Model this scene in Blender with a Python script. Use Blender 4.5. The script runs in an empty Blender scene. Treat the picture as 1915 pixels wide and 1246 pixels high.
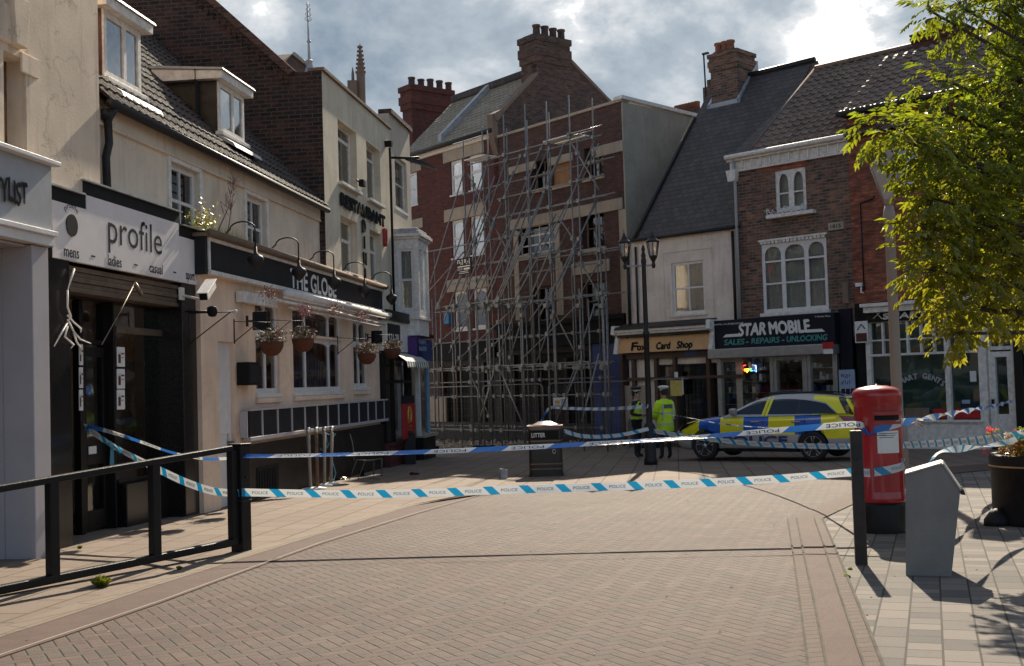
import bpy, bmesh, math, random
from math import radians, sin, cos, pi, sqrt
from mathutils import Vector, Matrix, noise as mnoise
R = random.Random(11)
scn = bpy.context.scene
col = scn.collection
# ---------------------------------------------------------------- camera
F = 2200.0; PX, PY = 957.5, 623.0; H = 1.6; K = 0.0125
ROLL, PITCH = radians(1.75), radians(2.42)
fw = Vector((0, cos(PITCH), sin(PITCH))); up0 = Vector((0, -sin(PITCH), cos(PITCH))); rt0 = Vector((1, 0, 0))
upv = up0 * cos(ROLL) + rt0 * sin(ROLL); rtv = rt0 * cos(ROLL) - up0 * sin(ROLL)
cam = bpy.data.cameras.new('camera'); cam_o = bpy.data.objects.new('camera', cam); col.objects.link(cam_o)
cam_o.matrix_world = Matrix(((rtv.x, upv.x, -fw.x, 0), (rtv.y, upv.y, -fw.y, 0), (rtv.z, upv.z, -fw.z, H), (0, 0, 0, 1)))
cam.sensor_fit = 'HORIZONTAL'; cam.sensor_width = 36; cam.lens = 36 * F / 1915.0; cam.clip_end = 2000; cam.clip_start = .1
scn.camera = cam_o
# ---------------------------------------------------------------- sky and sun
SUN_EL, SUN_AZ = radians(35.0), radians(10.8)          # azimuth measured from +Y towards +X
w = bpy.data.worlds.new("World"); scn.world = w; w.use_nodes = True
nt = w.node_tree; nt.nodes.clear()
def nd(nt, t, **kw):
    n = nt.nodes.new(t)
    for k, v in kw.items():
        if k.startswith('i_'):
            key = k[2:]
            n.inputs[int(key) if key.isdigit() else key].default_value = v
        else: setattr(n, k, v)
    return n
def ln(nt, a, b): nt.links.new(a, b)
sky = nd(nt, 'ShaderNodeTexSky', sky_type='NISHITA', sun_disc=False, sun_elevation=SUN_EL, sun_rotation=SUN_AZ)
sky.air_density = 1.0; sky.dust_density = 1.5; sky.ozone_density = 1.5
bg1 = nd(nt, 'ShaderNodeBackground', i_Strength=0.085); ln(nt, sky.outputs[0], bg1.inputs[0])
tc = nd(nt, 'ShaderNodeTexCoord'); sep = nd(nt, 'ShaderNodeSeparateXYZ'); ln(nt, tc.outputs['Generated'], sep.inputs[0])
def mth(nt, op, a, b=None, c=None, clamp=False):
    n = nt.nodes.new('ShaderNodeMath'); n.operation = op; n.use_clamp = clamp
    for i, x in enumerate((a, b, c)):
        if x is None: continue
        if isinstance(x, (int, float)): n.inputs[i].default_value = x
        else: nt.links.new(x, n.inputs[i])
    return n.outputs[0]
zz = mth(nt, 'ADD', mth(nt, 'MAXIMUM', sep.outputs[2], 0.0), 0.22)
cx = mth(nt, 'DIVIDE', sep.outputs[0], zz); cy = mth(nt, 'DIVIDE', sep.outputs[1], zz)
cmb = nd(nt, 'ShaderNodeCombineXYZ'); ln(nt, cx, cmb.inputs[0]); ln(nt, cy, cmb.inputs[1]); cmb.inputs[2].default_value = 3.1
n1 = nd(nt, 'ShaderNodeTexNoise', i_Scale=1.15, i_Detail=9.0, i_Roughness=0.56, i_Distortion=0.25); ln(nt, cmb.outputs[0], n1.inputs['Vector'])
mpc = nd(nt, 'ShaderNodeMapping'); mpc.inputs['Scale'].default_value = (1, 1, 1.5); mpc.inputs['Location'].default_value = (.37, 0, .2); ln(nt, tc.outputs['Generated'], mpc.inputs[0])
n2 = nd(nt, 'ShaderNodeTexNoise', i_Scale=6.0, i_Detail=9.0, i_Roughness=0.58, i_Distortion=0.15); ln(nt, mpc.outputs[0], n2.inputs['Vector'])
# clouds lit through by the sun: brightest near two breaks in the cover
def spot(px, py, rad):
    d = (fw * F + rtv * (px - PX) - upv * (py - PY)).normalized()
    vm = nd(nt, 'ShaderNodeVectorMath', operation='DISTANCE'); ln(nt, tc.outputs['Generated'], vm.inputs[0]); vm.inputs[1].default_value = d
    return mth(nt, 'SUBTRACT', 1.0, mth(nt, 'DIVIDE', vm.outputs['Value'], rad), clamp=True)
s = mth(nt, 'MAXIMUM', spot(1090, 0, .075), spot(1600, 30, .10))
s = mth(nt, 'MAXIMUM', s, mth(nt, 'MULTIPLY', spot(415, -40, .09), .75))
s = mth(nt, 'MAXIMUM', s, mth(nt, 'MULTIPLY', spot(1350, -320, .16), .9))
n3 = nd(nt, 'ShaderNodeTexNoise', i_Scale=19.0, i_Detail=9.0, i_Roughness=.6, i_Distortion=.2); ln(nt, mpc.outputs[0], n3.inputs['Vector'])
bright = mth(nt, 'ADD', mth(nt, 'MULTIPLY', s, mth(nt, 'MULTIPLY', n3.outputs[0], .64)), mth(nt, 'ADD', mth(nt, 'SUBTRACT', mth(nt, 'MULTIPLY', n2.outputs[0], 1.15), .12), mth(nt, 'MULTIPLY', n3.outputs[0], .12)))
rb = nd(nt, 'ShaderNodeValToRGB'); ln(nt, bright, rb.inputs[0])
rb.color_ramp.elements[0].position = .36; rb.color_ramp.elements[0].color = (.135, .175, .22, 1)
rb.color_ramp.elements[1].position = .92; rb.color_ramp.elements[1].color = (1.35, 1.3, 1.2, 1)
e = rb.color_ramp.elements.new(.53); e.color = (.25, .285, .32, 1)
e = rb.color_ramp.elements.new(.65); e.color = (.42, .435, .45, 1)
e = rb.color_ramp.elements.new(.75); e.color = (.80, .79, .77, 1)
bg2 = nd(nt, 'ShaderNodeBackground', i_Strength=1.0); ln(nt, rb.outputs[0], bg2.inputs[0])
# cover: full ahead of the camera, broken behind it
front = mth(nt, 'MULTIPLY', mth(nt, 'ADD', sep.outputs[1], .15), .75)
cov = mth(nt, 'ADD', n1.outputs[0], front)
rc = nd(nt, 'ShaderNodeValToRGB'); ln(nt, cov, rc.inputs[0]); rc.color_ramp.elements[0].position = .54; rc.color_ramp.elements[1].position = .70
mx = nd(nt, 'ShaderNodeMixShader'); ln(nt, rc.outputs[0], mx.inputs[0]); ln(nt, bg1.outputs[0], mx.inputs[1]); ln(nt, bg2.outputs[0], mx.inputs[2])
wo = nd(nt, 'ShaderNodeOutputWorld'); ln(nt, mx.outputs[0], wo.inputs[0])
sl = bpy.data.lights.new('sun', 'SUN'); sl.energy = 4.7; sl.angle = radians(.5); sl.color = (1.0, .88, .70)
so = bpy.data.objects.new('sun', sl); col.objects.link(so)
sdir = Vector((sin(SUN_AZ) * cos(SUN_EL), cos(SUN_AZ) * cos(SUN_EL), sin(SUN_EL)))
so.rotation_euler = sdir.to_track_quat('Z', 'Y').to_euler(); so.location = sdir * 60
scn.view_settings.view_transform = 'Standard'; scn.view_settings.look = 'None'; scn.view_settings.gamma = 1; scn.view_settings.exposure = 0.9
scn.cycles.max_bounces = 6; scn.cycles.transparent_max_bounces = 12

# ---------------------------------------------------------------- pixel -> place
def ray(px, py): return fw * F + rtv * (px - PX) - upv * (py - PY)
def gz(x, y): return -K * y
def G(px, py):
    a = ray(px, py); t = -H / (a.z + K * a.y); return Vector((t * a.x, t * a.y, H + t * a.z))
def At(px, py, y):
    a = ray(px, py); t = y / a.y; return Vector((t * a.x, y, H + t * a.z))
class Fac:
    """vertical facade plane: local x along the wall (left to right), -y outwards, z up"""
    def __init__(s, ox, oy, th, z0=0.0):
        s.o = Vector((ox, oy, 0)); s.th = th; s.d = Vector((cos(th), sin(th), 0)); s.n = Vector((-sin(th), cos(th), 0))
        s.M = Matrix.Translation(s.o) @ Matrix.Rotation(th, 4, 'Z')
    def P(s, px, py, off=0):
        a = ray(px, py); t = (off + s.o.dot(s.n)) / a.dot(s.n); q = a * t
        return ((q - s.o).dot(s.d), H + q.z)
    def u(s, px, py, off=0): return s.P(px, py, off)[0]
    def z(s, px, py, off=0): return s.P(px, py, off)[1]
    def side(s, px, py, u):
        a = ray(px, py); t = (u + s.o.dot(s.d)) / a.dot(s.d); q = a * t
        return ((q - s.o).dot(s.n), H + q.z)
    def W(s, u, y, z): return s.o + s.d * u + s.n * y + Vector((0, 0, z))
    def r(s, xl, yt, yb, xr, off=0):
        u0, z1 = s.P(xl, yt, off); z0 = s.z(xl, yb, off); u1 = s.u(xr, (yt + yb) / 2, off)
        return (u0, u1, z0, z1)
    def ground(s, u, y=0): return gz(*(s.o + s.d * u + s.n * y).xy)

# ---------------------------------------------------------------- mesh builder
class MB:
    def __init__(s): s.v = []; s.f = []; s.m = []; s.s = []; s.cur = 0; s.T = None; s.attr = None
    def add(s, vs, fs, smooth=False):
        b = len(s.v)
        for v in vs:
            v = Vector(v)
            if s.T is not None: v = s.T @ v
            s.v.append(v)
        for f in fs: s.f.append([b + i for i in f]); s.m.append(s.cur); s.s.append(smooth)
        return s
    def split(s, name, mats, parent=None, **kw):
        # each loose piece as an object of its own
        par = list(range(len(s.v)))
        def find(a):
            while par[a] != a: par[a] = par[par[a]]; a = par[a]
            return a
        for f in s.f:
            for i in f[1:]: par[find(i)] = find(f[0])
        groups = {}
        for k, f in enumerate(s.f): groups.setdefault(find(f[0]), []).append(k)
        for g in groups.values():
            m = MB(); mp = {}
            for k in g:
                for i in s.f[k]:
                    if i not in mp: mp[i] = len(m.v); m.v.append(s.v[i])
                m.f.append([mp[i] for i in s.f[k]]); m.m.append(s.m[k]); m.s.append(s.s[k])
            m.build(name, mats, parent, **kw)
    def box(s, x0, x1, y0, y1, z0, z1):
        return s.add([(x0, y0, z0), (x1, y0, z0), (x1, y1, z0), (x0, y1, z0), (x0, y0, z1), (x1, y0, z1), (x1, y1, z1), (x0, y1, z1)],
                     [(0, 3, 2, 1), (4, 5, 6, 7), (0, 1, 5, 4), (1, 2, 6, 5), (2, 3, 7, 6), (3, 0, 4, 7)])
    def quad(s, a, b, c, d): return s.add([a, b, c, d], [(0, 1, 2, 3)])
    def prism(s, pts, y0, y1):                  # outline in x,z
        n = len(pts); vs = [(p[0], y0, p[1]) for p in pts] + [(p[0], y1, p[1]) for p in pts]
        fs = [tuple(range(n)), tuple(range(2 * n - 1, n - 1, -1))] + [(i, i + n, (i + 1) % n + n, (i + 1) % n) for i in range(n)]
        return s.add(vs, fs)
    def prismx(s, pts, x0, x1):                 # outline in y,z
        n = len(pts); vs = [(x0, p[0], p[1]) for p in pts] + [(x1, p[0], p[1]) for p in pts]
        fs = [tuple(range(n)), tuple(range(2 * n - 1, n - 1, -1))] + [(i, i + n, (i + 1) % n + n, (i + 1) % n) for i in range(n)]
        return s.add(vs, fs)
    def prismz(s, pts, z0, z1):
        n = len(pts); vs = [(p[0], p[1], z0) for p in pts] + [(p[0], p[1], z1) for p in pts]
        fs = [tuple(range(n)), tuple(range(2 * n - 1, n - 1, -1))] + [(i, i + n, (i + 1) % n + n, (i + 1) % n) for i in range(n)]
        return s.add(vs, fs)
    def tube(s, pts, r, n=8, cap=True):
        pts = [Vector(p) for p in pts]; rs = r if isinstance(r, (list, tuple)) else [r] * len(pts)
        vs = []; prev = None
        for i, p in enumerate(pts):
            t = (pts[min(i + 1, len(pts) - 1)] - pts[max(i - 1, 0)])
            if t.length < 1e-9: t = Vector((0, 0, 1))
            t.normalize()
            a = prev if prev is not None else (Vector((0, 0, 1)) if abs(t.z) < .9 else Vector((1, 0, 0)))
            a = (a - t * a.dot(t)); a = a.normalized() if a.length > 1e-6 else t.orthogonal().normalized()
            prev = a; b = t.cross(a)
            for k in range(n): vs.append(p + (a * cos(2 * pi * k / n) + b * sin(2 * pi * k / n)) * rs[i])
        fs = []
        for i in range(len(pts) - 1):
            for k in range(n): fs.append((i * n + k, i * n + (k + 1) % n, (i + 1) * n + (k + 1) % n, (i + 1) * n + k))
        if cap: fs += [tuple(range(n - 1, -1, -1)), tuple((len(pts) - 1) * n + k for k in range(n))]
        return s.add(vs, fs, True)
    def lathe(s, prof, c=(0, 0, 0), n=20, smooth=True, sx=1, sy=1, rot=0):
        vs = []
        for (r, z) in prof:
            for k in range(n):
                a = 2 * pi * k / n + rot; vs.append((c[0] + r * cos(a) * sx, c[1] + r * sin(a) * sy, c[2] + z))
        fs = []
        for i in range(len(prof) - 1):
            for k in range(n): fs.append((i * n + k, i * n + (k + 1) % n, (i + 1) * n + (k + 1) % n, (i + 1) * n + k))
        if prof[0][0] > 1e-5: fs.append(tuple(range(n - 1, -1, -1)))
        if prof[-1][0] > 1e-5: fs.append(tuple((len(prof) - 1) * n + k for k in range(n)))
        return s.add(vs, fs, smooth)
    def sphere(s, c, r, n=12, m=8, sz=1):
        return s.lathe([(max(r * sin(pi * i / m), 1e-4 if i in (0, m) else 0), -r * sz * cos(pi * i / m)) for i in range(m + 1)], c, n)
    def wall(s, x0, x1, z0, z1, ops, y=0.0, dep=.18):
        xs = sorted(set([x0, x1] + [o[0] for o in ops] + [o[1] for o in ops])); zs = sorted(set([z0, z1] + [o[2] for o in ops] + [o[3] for o in ops]))
        xs = [a for a in xs if x0 - 1e-6 <= a <= x1 + 1e-6]; zs = [a for a in zs if z0 - 1e-6 <= a <= z1 + 1e-6]
        for i in range(len(xs) - 1):
            for j in range(len(zs) - 1):
                cx_, cz_ = (xs[i] + xs[i + 1]) / 2, (zs[j] + zs[j + 1]) / 2
                if any(o[0] < cx_ < o[1] and o[2] < cz_ < o[3] for o in ops): continue
                s.quad((xs[i], y, zs[j]), (xs[i + 1], y, zs[j]), (xs[i + 1], y, zs[j + 1]), (xs[i], y, zs[j + 1]))
        for (a, b, c, d) in [o[:4] for o in ops]:
            e = y + dep
            s.quad((a, y, c), (a, y, d), (a, e, d), (a, e, c)); s.quad((b, y, c), (b, e, c), (b, e, d), (b, y, d))
            s.quad((a, y, d), (b, y, d), (b, e, d), (a, e, d)); s.quad((a, y, c), (a, e, c), (b, e, c), (b, y, c))
        return s
    def mesh(s, name):
        me = bpy.data.meshes.new(name); me.from_pydata([tuple(v) for v in s.v], [], s.f)
        for p, mi, sm in zip(me.polygons, s.m, s.s): p.material_index = mi; p.use_smooth = sm
        return me
    def build(s, name, mats, parent=None, recalc=True, bevel=0):
        me = s.mesh(name)
        if recalc:
            bm = bmesh.new(); bm.from_mesh(me); bmesh.ops.recalc_face_normals(bm, faces=bm.faces); bm.to_mesh(me); bm.free()
        for m in (mats if isinstance(mats, (list, tuple)) else [mats]): me.materials.append(m)
        o = bpy.data.objects.new(name, me); col.objects.link(o)
        if parent is not None: o.parent = parent
        if bevel:
            b = o.modifiers.new('bevel', 'BEVEL'); b.width = bevel; b.segments = 2; b.limit_method = 'ANGLE'; b.angle_limit = radians(40)
        return o
def tag(o, label=None, cat=None, group=None, kind=None):
    if label: o['label'] = label
    if cat: o['category'] = cat
    if group: o['group'] = group
    if kind: o['kind'] = kind
    return o
def thing(name, label, cat, M=None, group=None):
    o = bpy.data.objects.new(name, None); col.objects.link(o)
    if M is not None: o.matrix_world = M
    return tag(o, label, cat, group)
def copy_thing(o, M=None):
    c = o.copy(); col.objects.link(c)
    if M is not None: c.matrix_world = M
    for ch in list(o.children):
        d = ch.copy(); col.objects.link(d); d.parent = c
        for g in list(ch.children):
            e = g.copy(); col.objects.link(e); e.parent = d
    return c
# ---------------------------------------------------------------- lettering
_tc = {}
def text_geo(st, res=3):
    if st in _tc: return _tc[st]
    cu = bpy.data.curves.new('t', 'FONT'); cu.body = st; cu.size = 1; cu.resolution_u = res
    o = bpy.data.objects.new('t', cu); col.objects.link(o)
    dg = bpy.context.evaluated_depsgraph_get(); me = bpy.data.meshes.new_from_object(o.evaluated_get(dg))
    vs = [v.co.copy() for v in me.vertices]; fs = [tuple(p.vertices) for p in me.polygons]
    bpy.data.objects.remove(o); bpy.data.curves.remove(cu); bpy.data.meshes.remove(me)
    mn = min(v.x for v in vs); mxx = max(v.x for v in vs)
    vs = [Vector((v.x - mn, v.y, 0)) for v in vs]
    _tc[st] = (vs, fs, mxx - mn); return _tc[st]
def text(mb, st, x, z, h, y, width=None, shear=0, bold=0.0, fn=None, center=False):
    """letters in the x,z plane at depth y; h is the cap height; fn maps (x,z)->(x,y,z)"""
    vs, fs, wd = text_geo(st); sz = h / .70
    sx = (width / wd) if width else sz
    x0 = x - wd * sx / 2 if center else x
    offs = [(0, 0)] if not bold else [(-bold, 0), (bold, 0), (0, bold), (0, -bold), (0, 0)]
    for k, (dx, dz) in enumerate(offs):
        out = []
        for v in vs:
            a = x0 + v.x * sx + shear * v.y * sz + dx; b = z + v.y * sz + dz
            out.append(fn(a, b, k) if fn else (a, y - .0006 * k, b))
        mb.add(out, fs)
# ---------------------------------------------------------------- materials
def newmat(name):
    m = bpy.data.materials.new(name); m.use_nodes = True; n = m.node_tree; n.nodes.clear()
    out = n.nodes.new('ShaderNodeOutputMaterial'); b = n.nodes.new('ShaderNodeBsdfPrincipled'); n.links.new(b.outputs[0], out.inputs[0])
    return m, n, b, out
def rgba(c): return (c[0], c[1], c[2], 1)
def sc(c, k): return tuple(min(1, max(0, x * k)) for x in c[:3])
def mixc(n, fac, a, b, mode='MIX'):
    x = n.nodes.new('ShaderNodeMix'); x.data_type = 'RGBA'; x.blend_type = mode
    for i, v in ((0, fac), (6, a), (7, b)):
        if isinstance(v, (int, float)): x.inputs[i].default_value = v
        elif isinstance(v, tuple): x.inputs[i].default_value = rgba(v)
        else: n.links.new(v, x.inputs[i])
    return x.outputs[2]
def objco(n): return n.nodes.new('ShaderNodeTexCoord').outputs['Object']
def noisef(n, vec, scale, detail=4, rough=.6, lo=.35, hi=.65, dist=0):
    t = nd(n, 'ShaderNodeTexNoise', i_Scale=scale, i_Detail=detail, i_Roughness=rough, i_Distortion=dist); ln(n, vec, t.inputs['Vector'])
    mr = nd(n, 'ShaderNodeMapRange', i_1=lo, i_2=hi); ln(n, t.outputs[0], mr.inputs[0]); return mr.outputs[0]
def bump(n, b, h, dist=.01, strength=.6):
    x = nd(n, 'ShaderNodeBump', i_Distance=dist, i_Strength=strength); ln(n, h, x.inputs['Height']); ln(n, x.outputs[0], b.inputs['Normal'])
def plain(name, c, rough=.6, metal=0, var=.12, scale=6, bmp=0, spec=.5, coat=0):
    m, n, b, o = newmat(name); co = objco(n); f = noisef(n, co, scale, 5)
    ln(n, mixc(n, f, sc(c, 1 - var), sc(c, 1 + var)), b.inputs['Base Color'])
    b.inputs['Roughness'].default_value = rough; b.inputs['Metallic'].default_value = metal; b.inputs['Specular IOR Level'].default_value = spec
    b.inputs['Coat Weight'].default_value = coat
    if bmp: bump(n, b, noisef(n, co, scale * 8, 4), bmp)
    return m
def render_mat(name, c, stain=(.3, .25, .2), amt=.5, rough=.9, grain=60, streak=.6):
    """painted render: patchy paint, vertical rain streaks, hairline cracks, fine grain"""
    m, n, b, o = newmat(name); co = objco(n)
    c1 = mixc(n, noisef(n, co, 1.3, 6, .62), sc(c, .86), sc(c, 1.07))
    mp = nd(n, 'ShaderNodeMapping'); mp.inputs['Scale'].default_value = (5, 5, .35); ln(n, co, mp.inputs[0])
    c2 = mixc(n, mth(n, 'MULTIPLY', noisef(n, mp.outputs[0], 1.6, 6, .65, .52, .8), streak), c1, stain)
    nz = nd(n, 'ShaderNodeTexNoise', i_Scale=.55, i_Detail=7.0, i_Roughness=.6, i_Distortion=.3); ln(n, co, nz.inputs['Vector'])
    cr = mth(n, 'SUBTRACT', 1.0, mth(n, 'DIVIDE', mth(n, 'ABSOLUTE', mth(n, 'SUBTRACT', nz.outputs[0], .5)), .008), clamp=True)
    c3 = mixc(n, mth(n, 'MULTIPLY', cr, amt * .5), c2, stain)
    c4 = mixc(n, mth(n, 'MULTIPLY', noisef(n, co, 3.2, 6, .7, .62, .85), amt), c3, stain)
    ln(n, c4, b.inputs['Base Color']); b.inputs['Roughness'].default_value = rough
    bump(n, b, noisef(n, co, grain, 3), .004, .3)
    return m
def wallvec(n):
    co = objco(n); s_ = nd(n, 'ShaderNodeSeparateXYZ'); ln(n, co, s_.inputs[0])
    c_ = nd(n, 'ShaderNodeCombineXYZ'); ln(n, mth(n, 'ADD', s_.outputs[0], s_.outputs[1]), c_.inputs[0]); ln(n, s_.outputs[2], c_.inputs[1])
    return co, c_.outputs[0]
def brick(name, c1, c2, mortar, dark=(.04, .03, .03), var=.4, bw=.225, bh=.075, ms=.012, soot=.5, big=0, paint=None):
    m, n, b, o = newmat(name); co, v = wallvec(n)
    t = nd(n, 'ShaderNodeTexBrick', i_Scale=1.0); ln(n, v, t.inputs['Vector'])
    t.inputs['Brick Width'].default_value = bw; t.inputs['Row Height'].default_value = bh; t.inputs['Mortar Size'].default_value = ms
    t.inputs['Mortar Smooth'].default_value = .3; t.inputs['Bias'].default_value = -.1
    t.inputs['Color1'].default_value = rgba(c1); t.inputs['Color2'].default_value = rgba(c2); t.inputs['Mortar'].default_value = rgba(mortar)
    c = mixc(n, mth(n, 'MULTIPLY', noisef(n, co, .9, 7, .65, .42, .72), soot), t.outputs[0], dark)
    mp = nd(n, 'ShaderNodeMapping'); mp.inputs['Scale'].default_value = (4.4, 4.4, 13); ln(n, co, mp.inputs[0])
    c = mixc(n, mth(n, 'MULTIPLY', noisef(n, mp.outputs[0], 1.0, 3, .7, .5, .72), .5 * soot + .1), c, sc(c2, .55))
    wn = nd(n, 'ShaderNodeTexNoise', i_Scale=1.0, i_Detail=1.0); mp2 = nd(n, 'ShaderNodeMapping'); mp2.inputs['Scale'].default_value = (3.1, 3.1, 9.0); ln(n, co, mp2.inputs[0]); ln(n, mp2.outputs[0], wn.inputs['Vector'])
    mr = nd(n, 'ShaderNodeMapRange', i_1=.38, i_2=.62, i_3=1 - var, i_4=1 + var); ln(n, wn.outputs[0], mr.inputs[0]); c = mixc(n, mth(n, 'SUBTRACT', 1.0, t.outputs['Fac']), c, mixc(n, 1.0, c, mr.outputs[0], 'MULTIPLY'))
    c = mixc(n, mth(n, 'MULTIPLY', noisef(n, co, 14, 4, .7, .5, .8), .25), c, sc(mortar, .9))
    ln(n, c, b.inputs['Base Color']); b.inputs['Roughness'].default_value = .92
    bump(n, b, mth(n, 'ADD', mth(n, 'MULTIPLY', t.outputs['Fac'], -1.0), mth(n, 'MULTIPLY', noisef(n, co, 40, 3), .3)), .012, .7)
    return m
def slate(name, c1, c2, gap, bw=.25, bh=.2, moss=(.10, .12, .05), mossy=.3):
    """roof covering in the roof's own plane (local x along the eaves, y up the slope)"""
    m, n, b, o = newmat(name); co = objco(n)
    t = nd(n, 'ShaderNodeTexBrick', i_Scale=1.0); ln(n, co, t.inputs['Vector'])
    t.inputs['Brick Width'].default_value = bw; t.inputs['Row Height'].default_value = bh; t.inputs['Mortar Size'].default_value = .010
    t.inputs['Color1'].default_value = rgba(c1); t.inputs['Color2'].default_value = rgba(c2); t.inputs['Mortar'].default_value = rgba(gap)
    c = mixc(n, mth(n, 'MULTIPLY', noisef(n, co, 1.1, 6, .65, .45, .75), .55), t.outputs[0], sc(c1, .55))
    c = mixc(n, mth(n, 'MULTIPLY', noisef(n, co, 2.3, 7, .7, .55, .75), mossy), c, moss)
    ln(n, c, b.inputs['Base Color']); b.inputs['Roughness'].default_value = .75
    sp = nd(n, 'ShaderNodeSeparateXYZ'); ln(n, co, sp.inputs[0])
    fr = mth(n, 'FRACT', mth(n, 'DIVIDE', sp.outputs[1], bh))
    bump(n, b, mth(n, 'SUBTRACT', mth(n, 'MULTIPLY', fr, -.8), t.outputs['Fac']), .02, .9)
    return m
def glass(name, tint=(.75, .8, .8), rough=.03, base=.06, wob=.0):
    m, n, b, out = newmat(name); n.nodes.remove(b)
    tr = nd(n, 'ShaderNodeBsdfTransparent', i_Color=rgba(tint)); gl = nd(n, 'ShaderNodeBsdfGlossy', i_Roughness=rough); gl.inputs[0].default_value = (1, 1, 1, 1)
    fr = nd(n, 'ShaderNodeFresnel', i_IOR=1.5); mx_ = nd(n, 'ShaderNodeMixShader')
    ln(n, mth(n, 'ADD', fr.outputs[0], base), mx_.inputs[0]); ln(n, tr.outputs[0], mx_.inputs[1]); ln(n, gl.outputs[0], mx_.inputs[2]); ln(n, mx_.outputs[0], out.inputs[0])
    bp = nd(n, 'ShaderNodeBump', i_Distance=.01, i_Strength=.12); ln(n, noisef(n, objco(n), 1.6, 2), bp.inputs['Height'])
    ln(n, bp.outputs[0], gl.inputs['Normal'])
    return m
def emis(name, c, k):
    m, n, b, out = newmat(name); b.inputs['Base Color'].default_value = rgba(c); b.inputs['Emission Color'].default_value = rgba(c); b.inputs['Emission Strength'].default_value = k; return m
M = {}
M['cream'] = render_mat('cream_render', (.70, .585, .45), (.34, .26, .18), .5)
M['cream_tall'] = render_mat('cream_render_cracked', (.68, .55, .41), (.25, .19, .14), .95)
M['peach'] = render_mat('peach_paint', (.78, .585, .43), (.40, .26, .17), .45, streak=.45)
M['rest_cream'] = render_mat('yellow_cream_render', (.68, .585, .44), (.33, .27, .19), .5)
M['pebble'] = render_mat('pebble_dash', (.56, .48, .38), (.3, .25, .19), .4, grain=34)
M['grey_render'] = render_mat('grey_render', (.37, .33, .26), (.19, .17, .14), .6)
M['pink_cream'] = render_mat('pinkish_cream_render', (.76, .65, .55), (.33, .25, .19), .5)
M['brick_dark'] = brick('dark_sooty_brick', (.06, .026, .019), (.017, .012, .012), (.075, .066, .058), soot=.4, bh=.09, bw=.26, ms=.014)
M['brick_red'] = brick('red_brick', (.155, .040, .028), (.095, .028, .022), (.085, .04, .032), soot=.45, var=.2, bh=.078)
M['brick_brown'] = brick('brown_brick', (.125, .058, .040), (.065, .036, .029), (.11, .09, .075), soot=.5, bh=.078)
M['brick_mixed'] = brick('mottled_brown_brick', (.27, .11, .06), (.065, .05, .042), (.19, .165, .13), soot=.5, bh=.085, bw=.25, ms=.015)
M['brick_orange'] = brick('orange_red_brick', (.36, .095, .045), (.22, .06, .034), (.17, .09, .06), soot=.35, bh=.078)
M['stone'] = render_mat('stone_band', (.40, .33, .25), (.2, .16, .12), .5)
M['stone_dark'] = render_mat('weathered_stone', (.20, .14, .10), (.09, .07, .06), .5)
M['white'] = plain('white_paint', (.70, .67, .64), .45, var=.07, scale=5, bmp=.002)
M['old_white'] = plain('weathered_white_paint', (.72, .67, .61), .6, var=.16, scale=9, bmp=.003)
M['grey_paint'] = plain('grey_paint', (.36, .37, .38), .6, var=.06)
M['lilac_grey'] = plain('pale_grey_panel', (.42, .385, .39), .65, var=.05, scale=2)
M['shop_white'] = plain('grubby_white_sign', (.74, .68, .65), .5, var=.05, scale=2.5)
M['black'] = plain('black_paint', (.007, .006, .006), .45, spec=.3, var=.25, scale=12, bmp=.002)
M['black_matt'] = plain('matt_black', (.006, .006, .006), .75, spec=.3, var=.3)
M['sign_black'] = plain('faded_black_board', (.013, .013, .016), .6, spec=.3, var=.25, scale=3)
M['navy'] = plain('navy_sign', (.005, .006, .014), .5, spec=.3)
M['blue'] = plain('blue_sign', (.02, .045, .16), .45)
M['dkblue'] = plain('dark_blue_shopfront', (.01, .03, .16), .5, var=.3)
M['purple'] = plain('purple_sign', (.07, .02, .15), .45)
M['maroon'] = plain('maroon_paint', (.09, .02, .02), .5, var=.3)
M['orange_sign'] = plain('orange_tan_board', (.62, .36, .16), .55, var=.07)
M['steel'] = plain('galvanised_steel', (.23, .22, .205), .45, .45, var=.25, scale=9)
M['shutter'] = plain('brushed_shutter_box', (.45, .44, .43), .35, .7, var=.12)
M['bronze'] = plain('dull_shutter', (.20, .15, .11), .45, .6, var=.2)
M['iron'] = plain('dark_iron', (.014, .012, .011), .55, .1, var=.3, scale=14, bmp=.002)
M['lead'] = plain('lead_flashing', (.36, .37, .38), .55, .2, var=.2)
M['red_gloss'] = plain('post_office_red', (.36, .005, .012), .3, var=.22, scale=2.2, coat=.4)
M['red'] = plain('red_plastic', (.42, .02, .02), .4)
M['terracotta'] = plain('terracotta', (.24, .09, .05), .8, var=.25)
M['soot_pot'] = plain('sooty_chimney_pot', (.09, .06, .05), .85, var=.3)
M['coir'] = plain('coir_basket', (.13, .045, .022), .95, var=.3, scale=30, bmp=.01)
M['wood'] = plain('worn_wood', (.16, .09, .05), .8, var=.3, scale=8)
M['granite'] = plain('dark_polished_granite', (.012, .010, .010), .25, spec=.35, var=.5, scale=40)
M['tile'] = plain('dark_stone_tile', (.022, .016, .013), .45, spec=.35, var=.5, scale=7, bmp=.002)
M['paper'] = plain('paper', (.72, .70, .66), .7, var=.06)
M['yellow_paper'] = plain('yellow_notice', (.62, .50, .12), .7, var=.08)
M['chrome'] = plain('chrome', (.75, .74, .72), .12, 1, var=.05)
M['curtain'] = plain('net_curtain', (.50, .48, .44), .9, var=.12, scale=10)
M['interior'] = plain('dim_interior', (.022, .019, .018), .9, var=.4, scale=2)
M['interior_warm'] = plain('pub_interior', (.26, .13, .10), .8, var=.5, scale=3)
M['green_int'] = plain('green_interior', (.10, .19, .155), .8, var=.3, scale=2)
M['ply'] = plain('plywood_board', (.34, .17, .075), .8, var=.12, scale=3)
M['glass'] = glass('window_glass')
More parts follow.
